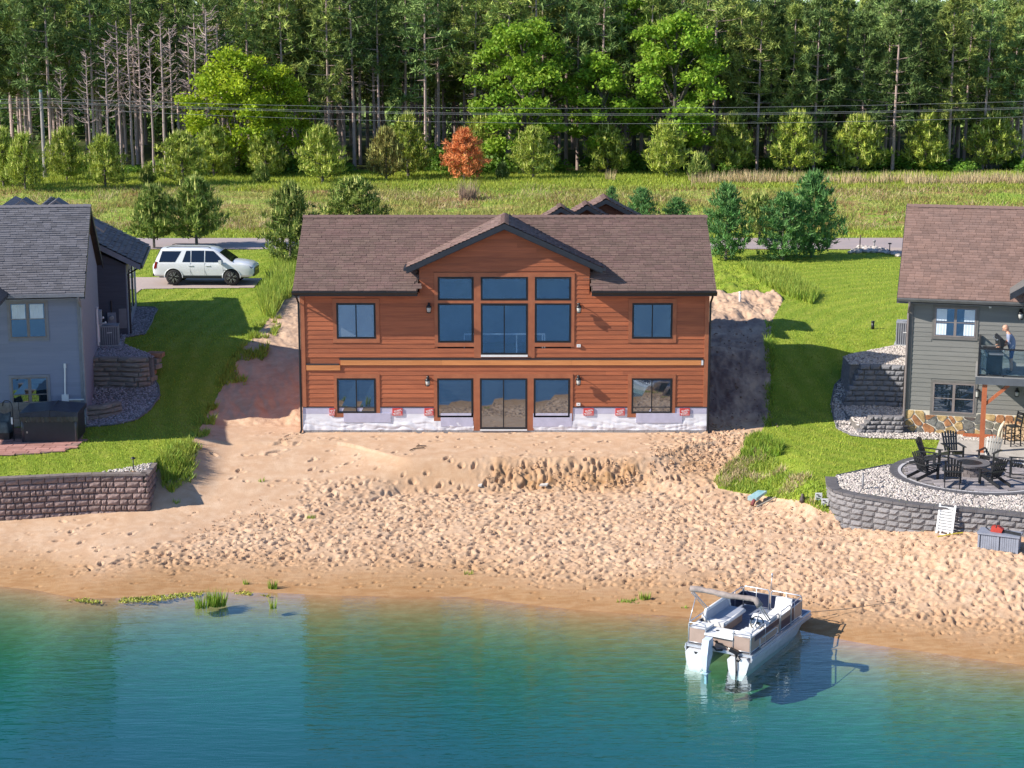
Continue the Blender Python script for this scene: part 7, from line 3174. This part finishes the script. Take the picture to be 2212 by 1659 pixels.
def forest_pine(seed, h, cb, spread, mt, bare=6, tufts=3):
    r = np.random.default_rng(seed)
    tk = MB()
    lean = r.uniform(-.25, .25, 2)
    P = [(lean[0] * t * t, lean[1] * t * t, h * t) for t in np.linspace(0, 1, 9)]
    tk.tube([(x, y, z - .2) for x, y, z in P], [.135 * (1 - .8 * t) + .015 for t in np.linspace(0, 1, 9)], 7)
    ax = lambda z: np.array([lean[0] * (z / h) ** 2, lean[1] * (z / h) ** 2, z])
    C, O = [], []
    z = cb * h
    while z < h - .2:
        f = (z - cb * h) / (h * (1 - cb))
        Lr = spread * (1 - f) ** .75 * (.55 + .45 * min(1, f * 4)) + .25
        nb_ = r.integers(4, 7)
        a0 = r.uniform(0, 6.28)
        for i in range(nb_):
            a = a0 + i * 6.28 / nb_ + r.uniform(-.35, .35)
            L_ = Lr * r.uniform(.55, 1.2)
            d = np.array([math.cos(a), math.sin(a), 0])
            b0 = ax(z)
            rise = r.uniform(.1, .5) * (.3 + f)
            mid = b0 + d * L_ * .55 + np.array([0, 0, rise * L_ * .35])
            end = b0 + d * L_ + np.array([0, 0, rise * L_])
            tk.tube([b0, mid, end], [.03, .02, .008], 3, caps=False)
            for t in np.concatenate([[.5], r.uniform(.76, 1.06, tufts + int(L_ > 1.2))]):
                q = (mid + (end - mid) * ((t - .55) / .45)) if t > .55 else b0 + (mid - b0) * (t / .55)
                C.append(q + r.normal(size=3) * .16 + np.array([0, 0, .05]))
                O.append(d * .5)
        z += r.uniform(.6, 1.25)
    C.append(ax(h))
    O.append(np.zeros(3))
    for i in range(bare):
        zz = r.uniform(.18, cb) * h
        a = r.uniform(0, 6.28)
        L_ = r.uniform(.4, 1.3)
        b0 = ax(zz)
        tk.tube([b0, b0 + np.array([math.cos(a) * L_ * .6, math.sin(a) * L_ * .6, -.05]), b0 + np.array([math.cos(a) * L_, math.sin(a) * L_, r.uniform(-.1, .25)])], [.02, .014, .006], 3, caps=False)
    V, F = tri_tufts(C, 20, .50, .052, r, .5, O)
    return tk.mesh('trunk', m_bark), mesh_np('crown', V, F, mt)


def dead_pine(seed, h):
    r = np.random.default_rng(seed)
    tk = MB()
    P = [(r.uniform(-.05, .05), r.uniform(-.05, .05), h * t) for t in np.linspace(0, 1, 9)]
    tk.tube(P, [.14 * (1 - .82 * t) + .015 for t in np.linspace(0, 1, 9)], 7)
    br = MB()
    for i in range(46):
        f = r.uniform(.34, .99) ** .8
        z = f * h
        a = r.uniform(0, 6.28)
        L_ = r.uniform(.6, 2.3) * (1.15 - f * .75)
        up = r.uniform(-.1, 1.0)
        pts = [np.array([math.cos(a) * L_ * t, math.sin(a) * L_ * t, z + up * L_ * t * t]) for t in (0, .5, 1)]
        br.tube(pts, [.05, .036, .016], 3, caps=False)
        for j in range(3):
            t = r.uniform(.35, .95)
            q = pts[0] + (pts[2] - pts[0]) * t
            a2 = a + r.choice([-1, 1]) * r.uniform(.4, 1.1)
            l2 = L_ * .4
            br.tube([q, q + np.array([math.cos(a2) * l2, math.sin(a2) * l2, l2 * r.uniform(.1, .7)])], [.026, .012], 3, caps=False)
    return tk.mesh('trunk', m_barkd), br.mesh('branches', m_barkd)


def young_pine(seed, h, w, mt, candles=True, low=.06):
    r = np.random.default_rng(seed)
    tk = MB()
    tk.tube([(0, 0, -.1), (.03, 0, h * .5), (0, 0, h * .96)], [.07 + h * .008, .05, .012], 6)
    C, O, CC = [], [], []
    z = low * h + .12
    while z < h * .97:
        f = z / h
        Lr = w * .5 * (1.25 * (1 - f) ** .62) * min(1, .62 + f * 1.7)
        nb_ = int(r.integers(6, 9))
        a0 = r.uniform(0, 6.28)
        for i in range(nb_):
            a = a0 + i * 6.28 / nb_ + r.uniform(-.3, .3)
            L_ = max(.12, Lr * r.uniform(.72, 1.16))
            d = np.array([math.cos(a), math.sin(a), 0])
            b0 = np.array([0, 0, z])
            e = b0 + d * L_ + np.array([0, 0, L_ * r.uniform(.15, .5)])
            tk.tube([b0, e], [.022, .006], 3, caps=False)
            for t in np.linspace(.35, 1, 3 + int(L_ > .8) + int(L_ > 1.2)):
                C.append(b0 + (e - b0) * t + r.normal(size=3) * .07)
                O.append(d * .4 + np.array([0, 0, .5]))
            if candles:
                for _ in range(3):
                    CC.append(b0 + (e - b0) * r.uniform(.7, 1.02) + r.normal(size=3) * .08)
        z += h * .075 * r.uniform(.8, 1.2)
    C.append(np.array([0, 0, h * .95]))
    O.append(np.array([0, 0, 1.]))
    V, F = tri_tufts(C, 12, .38, .042, r, .95, O)
    cr = mesh_np('crown', V, F, mt)
    cn = None
    if candles:
        CC.append(np.array([0, 0, h]))
        CC = np.array(CC)
        k = len(CC)
        a = r.uniform(0, 6.28, k)
        s = np.stack([np.cos(a), np.sin(a), a * 0], -1) * .05
        L_ = r.uniform(.26, .58, k)[:, None] * np.array([[0, 0, 1.]]) + r.normal(size=(k, 3)) * .03
        V = np.stack([CC - s, CC + s, CC + L_], 1).reshape(-1, 3)
        cn = mesh_np('candles', V, np.arange(3 * k).reshape(-1, 3), m_candle)
    return tk.mesh('trunk', m_barkg), cr, cn


def broad_tree(seed, h, w, mt, cb=.2, lobes=26, leaves=90, lsize=.16):
    r = np.random.default_rng(seed)
    tk = MB()
    tk.tube([(0, 0, -.2), (.1, 0, h * .25), (-.05, .05, h * .55), (.05, 0, h * .85)], [.22, .18, .11, .03], 8)
    C = []
    for i in range(lobes):
        f = (i + .5) / lobes
        z = h * (cb + (1 - cb) * f ** .9)
        prof = math.sin(math.pi * min(1, .16 + f * .82)) ** .6
        a = i * 2.4 + r.uniform(-.4, .4)
        rad = w * .5 * prof * r.uniform(.45, .98)
        c = np.array([math.cos(a) * rad, math.sin(a) * rad, z + r.uniform(-.4, .4)])
        tk.tube([(0, 0, max(.15 * h, z - rad * .75 - .6)), tuple(c * np.array([.55, .55, 1]) - np.array([0, 0, rad * .25])), tuple(c)], [.075, .045, .015], 4, caps=False)
        for j in range(9):
            q = r.normal(size=3)
            q /= np.linalg.norm(q)
            q[2] = abs(q[2]) * .9 - .15
            C.append(c + q * np.array([1, 1, .75]) * w * .125 * r.uniform(.6, 1.15))
    V, F = leaf_cloud(C, leaves // 9 * 4, w * .042, lsize, r)
    return tk.mesh('trunk', m_barkg), mesh_np('crown', V, F, mt)


def plant_tree(name, label, cat, loc, meshes, rz=0.0, s=1.0, group=None, sz=None):
    t = thing(name, label, cat, loc, rz, group)
    t.scale = (s, s, sz or s)
    for me in meshes:
        if me is not None:
            o = bpy.data.objects.new(me.name.split('.')[0], me)
            link(o, t)
            if o.name.startswith('candles'):
                o['kind'] = 'stuff'
    return t


# ---- the forest of tall pines
SPARSE = [forest_pine(100 + i, 15, .46 + .05 * (i % 3), 2.0 + .4 * (i % 2), m_needle if i % 2 else m_needled, 18, 2) for i in range(6)]
DENSE = [forest_pine(120 + i, 15, .26 + .05 * (i % 3), 2.5 + .3 * (i % 2), m_needle if i % 3 else m_needled, 4, 4) for i in range(5)]
MIDT = [forest_pine(140 + i, 15,   .36, 2.1, m_needled if i % 2 else m_needle, 14, 2) for i in range(3)]
cnt = 0
rp = random.Random(21)
spots = []
yrow = 78.5
while yrow < 118 and cnt < 285:
    half = .315 * (yrow + 68) + 1
    step = 3.0 + (yrow - 78) * .035
    x = -half + rp.uniform(0, step)
    while x < half:
        spots.append((x + rp.uniform(-.9, .9), yrow + rp.uniform(-1.2, 1.2)))
        x += step * rp.uniform(.75, 1.3)
    yrow += 3.6
for (x, y) in spots[:286]:
    X = 1106 + (x - CAM.x) / (y + 68.5) * FPX
    right = X > 1560
    dead_zone = 150 < X < 520 and y < 92
    if dead_zone and rp.random() < .7:
        continue
    topz = CAM.z + (88 - (rp.uniform(-22, 18) if right else rp.uniform(-85, -6))) / FPX * (y + 68) * 1.0
    g0_ = hz(x, y)
    h = topz - g0_
    h *= rp.uniform(.93, 1.06) if not right else rp.uniform(.94, 1.0)
    bank_ = DENSE if (right and rp.random() < .75) else (MIDT if rp.random() < .4 else SPARSE)
    plant_tree('pine_tree', 'tall dense green pine of the forest behind the houses' if bank_ is DENSE else 'tall dark pine with bare lower trunk in the forest behind the houses', 'tree',
               (x, y, g0_), rp.choice(bank_), rp.uniform(0, 6.28), h / 15 * rp.uniform(.95, 1.1), 'pines of the forest behind the houses', h / 15)
    cnt += 1
# deeper rows that read as one mass
V_, F_ = [], []
off = 0
rb2 = np.random.default_rng(3)
Cs = []
for _ in range(260):
    y = rb2.uniform(117, 152)
    x = rb2.uniform(-1, 1) * (.32 * (y + 68))
    h = CAM.z + (88 - (8 if x > 26 else -70)) / FPX * (y + 68) - 5
    zz = np.linspace(.02, .98, 22)
    for f in zz:
        rad = 1.9 * (1 - f) ** .5 + .3
        for k_ in range(3):
            a = rb2.uniform(0, 6.28)
            Cs.append((x + math.cos(a) * rad * rb2.uniform(.3, 1), y + math.sin(a) * rad * rb2.uniform(.3, 1), 4.8 + h * f))
V, F = tri_tufts(np.array(Cs), 8, .9, .2, rb2, .2)
fo_ = np_mesh('forest', V, F, m_needled)
tag(fo_, kind='stuff')

# ---- dead grey pines
DEAD = [dead_pine(200 + i, 13.5) for i in range(4)]
for i, (X, Yt) in enumerate(((185, 115), (250, 45), (297, 52), (365, 60), (322, 85), (405, 70), (418, 30), (443, 20), (225, 90), (468, 45), (130, 150), (275, 70), (345, 40), (486, 70))):
    y = 74.5 + (i * 3) % 4
    p = aty(X, Yt, y)
    g0_ = hz(p.x, y)
    plant_tree('dead_pine', 'bare grey dead pine standing at the left forest edge', 'tree', (p.x, y, g0_), DEAD[i % 4], i * 1.3, (p.z - g0_) / 13.5, 'dead pines at the forest edge')

# ---- bright spring trees
LT = [broad_tree(300, 9.6, 8.6, m_limey, .10, 34, 110), broad_tree(301, 10.6, 7.4, m_lime, .16, 32, 110), broad_tree(302, 8.4, 5.2, m_lime, .2, 24, 90), broad_tree(303, 11, 7.2, m_lime, .14, 32, 110), broad_tree(304, 13, 5, m_lime, .62, 14, 80)]
for (X, Yt, y, k_, sx, lb) in ((505, 130, 74.0, 0, 1.0, 'broad yellow green spring tree left of the middle, behind the roadside pines'), (600, 165, 75.5, 0, .80, 'smaller yellow green tree beside the broad yellow green one'),
                               (1132, 60, 75.0, 1, 1.0, 'tall lime green leafy tree directly behind the gable of the wooden house'), (1300, 125, 75.5, 2, 1.0, 'slim lime green tree between the two tall lime green trees'),
                               (1462, 45, 75.5, 3, 1.0, 'tall lime green tree right of the wooden house gable, darker inside'), (1372, 0, 81, 4, 1.0, 'high bright green crown rising among the pine tops')):
    p = aty(X, Yt, y)
    g0_ = hz(p.x, y)
    base = (9.6, 10.6, 8.4, 11, 13)[k_]
    sc_ = (p.z - g0_) / base
    plant_tree('leafy_tree', lb, 'tree', (p.x, y, g0_), LT[k_], X * .1, sc_ * sx, None, sc_)

# ---- young pines in a row before the forest
YP = [young_pine(400 + i, 4.2, 3.6, m_young) for i in range(4)]
YPc = [young_pine(410 + i, 4.6, 3.0, m_young) for i in range(2)]
YPb = young_pine(420, 3.9, 3.4, m_brownp)
YPr = young_pine(430, 4.0, 3.2, m_rustp, False)
YPs = young_pine(440, 1.4, 1.1, m_mid, True)
ordw = 'first second third fourth fifth sixth seventh eighth ninth tenth eleventh twelfth thirteenth fourteenth fifteenth sixteenth seventeenth eighteenth nineteenth twentieth'.split()
rows_ = [(8, 405, 120, 90), (55, 412, 115, 85), (145, 392, 112, 85), (228, 408, 108, 95), (395, 402, 112, 115), (462, 384, 105, 105), (575, 385, 100, 85), (697, 396, 118, 110), (835, 392, 110, 85), (882, 385, 132, 95),
         (1037, 368, 118, 95), (1152, 388, 108, 105), (1312, 378, 108, 95), (1440, 384, 116, 100), (1580, 376, 128, 92), (1716, 378, 130, 118), (1852, 374, 120, 122), (1998, 372, 124, 92), (2140, 368, 118, 112)]
for i, (X, Y, hp_, wp_) in enumerate(rows_):
    p = hit(X, Y)
    d = (p - CAM).length
    hm_, wm_ = hp_ / FPX * d, wp_ / FPX * d
    src = YPb if i == 8 else (YPc[i % 2] if i in (9, 14, 17) else YP[i % 4])
    bh = 3.9 if i == 8 else (4.6 if i in (9, 14, 17) else 4.2)
    bw = 3.4 if i == 8 else (3.0 if i in (9, 14, 17) else 3.6)
    lb = 'browning young pine beside the rust orange one, in the roadside row' if i == 8 else ordw[i] + ' young pine from the left in the row before the forest'
    plant_tree('young_pine', lb, 'tree', p, src, i * 1.7, wm_ / bw, 'young pines in a row before the forest', hm_ / bh)
p = hit(1003, 391)
plant_tree('dead_young_pine', 'rust orange dead young pine standing out in the roadside row', 'tree', p, YPr, .3, 1.0 * 92 / FPX * (p - CAM).length / 3.2, None, 108 / FPX * (p - CAM).length / 4.0)
for X, Y, hp_, lb in ((566, 398, 36, 'tiny green pine seedling on the meadow left of the middle'), (1510, 388, 46, 'small bushy pine seedling between the roadside pines'), (1086, 388, 30, 'tiny dark pine seedling right of the rust orange pine'), (318, 400, 34, 'tiny pine seedling near the left roadside pines')):
    p = hit(X, Y)
    s_ = hp_ / FPX * (p - CAM).length / 1.4
    plant_tree('pine_seedling', lb, 'tree', p, YPs, X, s_)
# ---- pines nearer, beside the road and house
NP = [young_pine(500, 4.0, 3.2, m_mid, True, .12), young_pine(501, 4.2, 3.6, m_mid, True, .10), young_pine(502, 4.8, 3.6, m_mid, True, .02), young_pine(503, 4.4, 3.4, m_bluepine, False, .02), young_pine(504, 5, 3.6, m_bluepine, False, .02)]
for (X, Y, hp_, wp_, k_, lb) in ((333, 537, 132, 98, 0, 'green pine behind the rear of the white suv'), (425, 534, 145, 122, 1, 'fuller green pine behind the middle of the white suv'),
                                 (628, 578, 178, 122, 2, 'tall bushy pine at the left end of the wooden house roof'), (765, 505, 118, 140, 1, 'broad pine half hidden behind the left roof ridge'),
                                 (1568, 562, 158, 105, 3, 'bluish pine at the right end of the wooden house roof'), (1690, 562, 142, 118, 4, 'bright bluish green pine, lower one of the pair by the road'),
                                 (1752, 556, 175, 122, 3, 'dark bluish green pine, taller one of the pair by the road'), (1385, 505, 95, 75, 3, 'bluish pine just behind the rear gables'), (1640, 520, 100, 90, 0, 'thin yellowish pine between the bluish pines'),
                                 (1320, 480, 75, 40, 4, 'small bluish pine top beside the rear gables'), (1462, 500, 70, 70, 3, 'low bluish pine behind the right roof ridge')):
    p = hit(X, Y)
    d = (p - CAM).length
    bh = (4.0, 4.2, 4.8, 4.4, 5)[k_]
    bw = (3.2, 3.6, 3.6, 3.4, 3.6)[k_]
    plant_tree('roadside_pine', lb, 'tree', p, NP[k_], X * .3, wp_ / FPX * d / bw, None, hp_ / FPX * d / bh)

# ---- bushes at the forest edge


def bush_mesh(seed, w, h, mt, n=60):
    r = np.random.default_rng(seed)
    C = r.normal(size=(n, 3))
    C /= np.linalg.norm(C, axis=1, keepdims=True)
    C *= r.uniform(.45, 1, (n, 1)) * np.array([w / 2, w / 2, h * .55])
    C[:, 2] = abs(C[:, 2]) + .15
    V, F = leaf_cloud(C, 22, .24, .14, r)
    return mesh_np('foliage', V, F, mt)


BM = [bush_mesh(600 + i, 3.2, 2.4, m_bush) for i in range(3)]
rbx = random.Random(4)
for i in range(64):
    X = -20 + i * 36 + rbx.uniform(-18, 18)
    y = rbx.uniform(74.5, 80)
    p = aty(X, 300, y)
    s_ = rbx.uniform(.6, 1.35)
    if 560 < X < 2212 and rbx.random() < .25:
        continue
    t = thing('bush', 'leafy green bush at the dark foot of the forest', 'bush', (p.x, y, hz(p.x, y) - .1), rbx.uniform(0, 6), 'bushes at the forest foot')
    t.scale = (s_, s_, s_ * rbx.uniform(.7, 1.3))
    link(bpy.data.objects.new('foliage', rbx.choice(BM)), t)

# ---- utility pole and wires
p = hit(98, 388)
h = (388 - 208) / FPX * (p - CAM).length
pole = thing('utility_pole', 'grey wooden utility pole among the young pines at the left', 'utility pole', p)
q = MB()
q.tube([(0, 0, -.3), (0, 0, h)], [.17, .12], 10)
q.build('mast', mat('weathered_pole', (.38, .34, .33), .9, .15, 3, stretch=(1, 1, .2)), pole)
q = MB()
q.tube([(0, -.02, h - .05), (0, -.02, h + .12)], .13, 10)
q.build('pole_cap', mat('green_cap', (.12, .28, .26), .6), pole)
q = MB()
for z in (.15, .55, .75, 1.4):
    q.tube([(0, -.12, h - z), (0, -.26, h - z + .02)], .03, 6)
q.build('insulators', m_steel, pole)['kind'] = 'stuff'
m_wire = mat('wire', (.20, .21, .22), .5, .05, 3)
for (a, b, c, lb) in ((213, 234, 200, 'uppermost power wire crossing before the forest'), (219, 246, 212, 'second power wire from the top before the forest'), (222, 249, 215, 'third power wire, close under the second one'), (232, 267, 230, 'lowest power wire crossing before the forest')):
    P0, P1, P2 = aty(98, a, p.y - .2), aty(1300, b, p.y - .2), aty(2700, c, p.y - .2)
    pts = []
    for t in np.linspace(0, 1, 40):
        x = P0.x + (P2.x - P0.x) * t
        tm = (P1.x - P0.x) / (P2.x - P0.x)
        l0 = (t - tm) * (t - 1) / (tm * 1.0)
        l1 = t * (t - 1) / (tm * (tm - 1))
        l2 = t * (t - tm) / (1 - tm)
        pts.append((x, P0.y, P0.z * l0 + P1.z * l1 + P2.z * l2))
    pts = [(P0.x - 14, P0.y, P0.z - .25)] + pts
    q = MB()
    q.tube(pts, .014, 4)
    tag(q.build('power_line', m_wire), lb, 'power line')


# ---- grass
def blades(name, XY, hgt, wid, mt, seed, lean=.35, zf=H, zoff=-.01):
    r = np.random.default_rng(seed)
    n = len(XY)
    a = r.uniform(0, 6.28, n)
    hh = hgt * r.uniform(.5, 1.35, n)
    ww = wid * r.uniform(.7, 1.3, n)
    z = zf(XY[:, 0], XY[:, 1]) + zoff
    b = np.stack([XY[:, 0], XY[:, 1], z], -1)
    s = np.stack([np.cos(a), np.sin(a), a * 0], -1) * ww[:, None]
    la = r.uniform(0, 6.28, n)
    tip = b + np.stack([np.cos(la) * hh * lean * r.uniform(0, 1.4, n), np.sin(la) * hh * lean * r.uniform(0, 1.4, n), hh], -1)
    V = np.stack([b - s, b + s, tip], 1).reshape(-1, 3)
    o = np_mesh(name, V, np.arange(3 * n).reshape(-1, 3), mt)
    return tag(o, kind='stuff')


def scatter(poly, n, seed, dens=None):
    r = np.random.default_rng(seed)
    P = np.array([(p[0], p[1]) for p in poly])
    lo, hi = P.min(0), P.max(0)
    xy = r.uniform(lo, hi, (n, 2))
    k = inpoly(xy[:, 0], xy[:, 1], [tuple(q) for q in P])
    if dens is not None:
        k &= r.random(n) < dens(xy[:, 0], xy[:, 1])
    return xy[k]


m_blade = mat('lawn_blade', (.37, .43, .048), .7, .2, .6, (.26, .335, .032), island=.35, huevar=.02, trans=.25)
m_weed = mat('weed_blade', (.29, .40, .045), .7, .25, .5, (.20, .31, .03), island=.35, huevar=.03, trans=.3)
m_tall = mat('tall_grass_blade', (.36, .43, .065), .7, .25, .6, (.25, .35, .04), island=.3, huevar=.03, trans=.3)
m_straw = mat('straw_blade', (.55, .44, .26), .8, .2, .6, (.46, .34, .18), island=.3, huevar=.02, trans=.2)
m_mead = mat('meadow_blade', (.30, .40, .055), .8, .3, .12, (.37, .34, .10), island=.4, huevar=.035, trans=.25)
nog = lambda x, y: ~(inpoly(x, y, [tuple(p[:2]) for p in GRAVEL_L]) | inpoly(x, y, [tuple(p[:2]) for p in GRAVEL_R]) | inpoly(x, y, [tuple(p[:2]) for p in GRAVEL_F]) | inpoly(x, y, [tuple(p[:2]) for p in DRIVE_L]) | inpoly(x, y, [tuple(p[:2]) for p in hp])
                    | inpoly(x, y, [tuple(p[:2]) for p in TRI]) | inpoly(x, y, [tuple(p[:2]) for p in slab_]))
LL2 = [(max(p[0], -27), p[1]) for p in LAWN_L]
LR2 = [(min(p[0], 27), p[1]) for p in LAWN_R]
blades('grass', scatter(LL2, 150000, 1, lambda x, y: nog(x, y) * np.where(y > 12, .55, 1.0)), .075, .018, m_blade, 2)
blades('grass', scatter(LR2, 150000, 3, lambda x, y: nog(x, y) * np.where(y > 12, .55, 1.0)), .075, .018, m_blade, 4)
blades('grass', scatter([(-8, 22), (14, 22), (14, 37.1), (-8, 37.1)], 18000, 5), .10, .025, m_blade, 6)
# meadow on the berm and behind
MB_ = [(-46, 47.5), (46, 47.5), (50, 64), (-50, 64)]
blades('meadow_grass', scatter(MB_, 120000, 7, lambda x, y: .25 + .75 * (fbm(x, y, 2.6, 37, 4) > -.1)), .26, .03, m_mead, 8, .8)
blades('verge_grass', scatter([(-46, 43.6), (46, 43.6), (46, 48.5), (-46, 48.5)], 45000, 71), .16, .028, m_blade, 72, .7)
m_russet = mat('russet_blade', (.36, .19, .10), .8, .3, .5, (.27, .16, .08), island=.3, trans=.2)
blades('russet_growth', scatter(MB_, 60000, 73, lambda x, y: (fbm(x, y, 2.2, 57, 4) > .08) * .8), .24, .03, m_russet, 74, .9)
blades('meadow_straw', scatter(MB_, 50000, 9, lambda x, y: (fbm(x, y, 3.2, 33, 3) > .12) * .75), .30, .028, m_straw, 10, 1.1)
blades('tall_straw', scatter([(14, 64.5), (46, 64), (46, 67.5), (14, 67.5)], 7000, 11, lambda x, y: (fbm(x, y, 2.5, 35, 3) > -.05) * 1.0), .8, .03, m_straw, 12, .35)
blades('meadow_green', scatter([(-50, 62), (50, 62), (50, 77), (-50, 77)], 110000, 13), .28, .035, m_blade, 14, .6)
# weeds along the left lawn edge, in the slopes and beside the house
WL = hits([(345, 1000), (352, 1060), (372, 1078), (405, 1050), (438, 1020), (418, 985), (445, 960), (470, 900), (520, 850), (575, 770), (600, 715), (620, 690), (585, 680), (560, 700), (525, 745), (480, 800), (455, 860), (428, 905), (412, 950), (385, 962), (360, 990)])
blades('weeds', scatter(WL, 22000, 15, lambda x, y: .8 * (fbm(x, y, .9, 43, 3) > .03)), .27, .026, m_tall, 16, .7)
WL2 = hits([(345, 1000), (352, 1055), (372, 1068), (400, 1045), (425, 1010), (405, 975), (380, 965)])
blades('weeds', scatter(WL2, 7000, 17, lambda x, y: .2 + .8 * (fbm(x, y, .7, 45, 3) > .02)), .30, .022, m_tall, 18, .6)
WH = hits([(590, 690), (612, 650), (640, 640), (645, 595), (640, 560), (600, 560), (585, 600), (560, 640), (565, 680)])
blades('tall_grass', scatter(WH, 14000, 19), .62, .03, m_tall, 20, .5)
WR = hits([(1560, 1012), (1540, 1040), (1560, 1056), (1650, 1068), (1720, 1085), (1780, 1110), (1786, 1060), (1700, 1020), (1660, 975), (1640, 950), (1612, 975)])
blades('weeds', scatter(WR, 20000, 21, lambda x, y: .35 + .65 * (fbm(x, y, 1.0, 47, 3) > .0)), .17, .02, m_tall, 22, .7)
blades('straw', scatter(WR, 11000, 23, lambda x, y: fbm(x, y, .9, 49, 3) > .05), .22, .02, m_straw, 24, 1.0)
WR2 = hits([(1600, 990), (1612, 955), (1640, 945), (1690, 965), (1685, 985), (1640, 998)])
blades('tall_grass', scatter(WR2, 8000, 25, lambda x, y: .15 + .85 * (fbm(x, y, .7, 59, 3) > .0)), .32, .026, m_weed, 26, .5)
WT = hits([(1600, 575), (1700, 590), (1770, 640), (1755, 658), (1700, 640), (1640, 610)])
blades('tall_grass', scatter(WT, 16000, 27), .42, .03, m_tall, 28, .5)
WD_ = hits([(1655, 700), (1668, 700), (1672, 760), (1672, 860), (1668, 920), (1650, 930), (1655, 850), (1652, 760)])
blades('weeds', scatter(WD_, 5000, 29, lambda x, y: fbm(x, y, .8, 53, 2) > -.1), .28, .025, m_weed, 30, .8)


def tuft(name, label, cat, X, Y, w, h, n, mt, seed, group=None, base=None):
    p = hit(X, Y) if base is None else base
    r = np.random.default_rng(seed)
    a = r.uniform(0, 6.28, n)
    rr = np.sqrt(r.random(n)) * w / 2
    b = np.stack([rr * np.cos(a), rr * np.sin(a) * .6, -.05 + 0 * a], -1)
    sa = r.uniform(0, 6.28, n)
    s = np.stack([np.cos(sa), np.sin(sa), 0 * sa], -1) * .022
    hh = h * r.uniform(.5, 1.2, n)
    o_ = np.stack([np.cos(a) * hh * .35 * r.random(n), np.sin(a) * hh * .35 * r.random(n), hh], -1)
    V = np.stack([b - s, b + s, b + o_], 1).reshape(-1, 3)
    o = np_mesh(name, V, np.arange(3 * n).reshape(-1, 3), mt)
    o.location = p
    return tag(o, label, cat, group)


def wp(X, Y):
    return atz(X, Y, WATER_Z)


tuft('reed_clump', 'bigger green reed clump in the shallow water at left', 'reeds', 0, 0, .55, .52, 160, m_weed, 1, None, wp(467, 1306))
tuft('reed_clump', 'thin bent reed clump in the water left of the bigger clump', 'reeds', 0, 0, .45, .42, 60, m_weed, 2, None, wp(436, 1310))
tuft('reed_clump', 'small reed tuft in the water farthest right at left bank', 'reeds', 0, 0, .2, .36, 22, m_weed, 3, None, wp(590, 1312))
tuft('grass_tuft', 'small green grass tuft on the wet sand at left bank', 'grass tuft', 590, 1272, .25, .34, 60, m_weed, 4)
tuft('grass_tuft', 'tiny pale grass tuft left of the green tuft on the wet sand', 'grass tuft', 532, 1262, .2, .2, 25, m_weed, 5)
tuft('grass_tuft', 'green grass tuft on the wet sand left of the boat', 'grass tuft', 1392, 1295, .3, .30, 60, m_weed, 6)
tuft('dry_grass_clump', 'pale pinkish dry grass clump on the meadow below the rust orange pine', 'grass clump', 1011, 432, 1.2, 1.5, 260, mat('pink_straw', (.48, .34, .26), .8, .2, 2, island=.25, trans=.2), 7)
tuft('dry_grass_clump', 'tawny dry grass clump on the meadow edge right of the middle', 'grass clump', 1319, 392, .7, 1.0, 90, m_straw, 8)
for i, (X, Y) in enumerate(((565, 1040), (1012, 655 + 700), (380, 1085), (670, 1120))):
    tuft('weed_sprig', ('lone weed sprig on the smooth sand at left', 'small weed sprig on the wet sand, centre', 'weed sprig below the left wall corner', 'weed sprig on the trampled sand at left')[i], 'weed', X, Y if Y < 1260 else 1240, .3, .2, 24, m_weed, 40 + i)
# yellow-green shore weed in the shallows
SW = [Vector((p.x, p.y, 0)) for p in (wp(130, 1296), wp(200, 1303), wp(330, 1300), (wp(440, 1284)), wp(520, 1283), wp(610, 1292), wp(520, 1276), wp(440, 1277), wp(300, 1290), wp(190, 1292))]
blades('shore_weed', scatter(SW, 5200, 61, lambda x, y: fbm(x, y, .5, 75, 3) > -.02), .05, .03, mat('shore_weed_leaf', (.44, .42, .06), .8, .2, 2, (.30, .33, .05), island=.3), 62, 1.2, lambda x, y: np.maximum(H(x, y), WATER_Z) + .0)
SW2 = hits([(1330, 1302), (1420, 1308), (1500, 1318), (1640, 1310), (1560, 1302), (1400, 1292)])
blades('shore_weed', scatter(SW2, 2600, 63, lambda x, y: fbm(x, y, .6, 71, 3) > .0), .10, .02, m_weed, 64, .8, lambda x, y: np.maximum(H(x, y), WATER_Z))
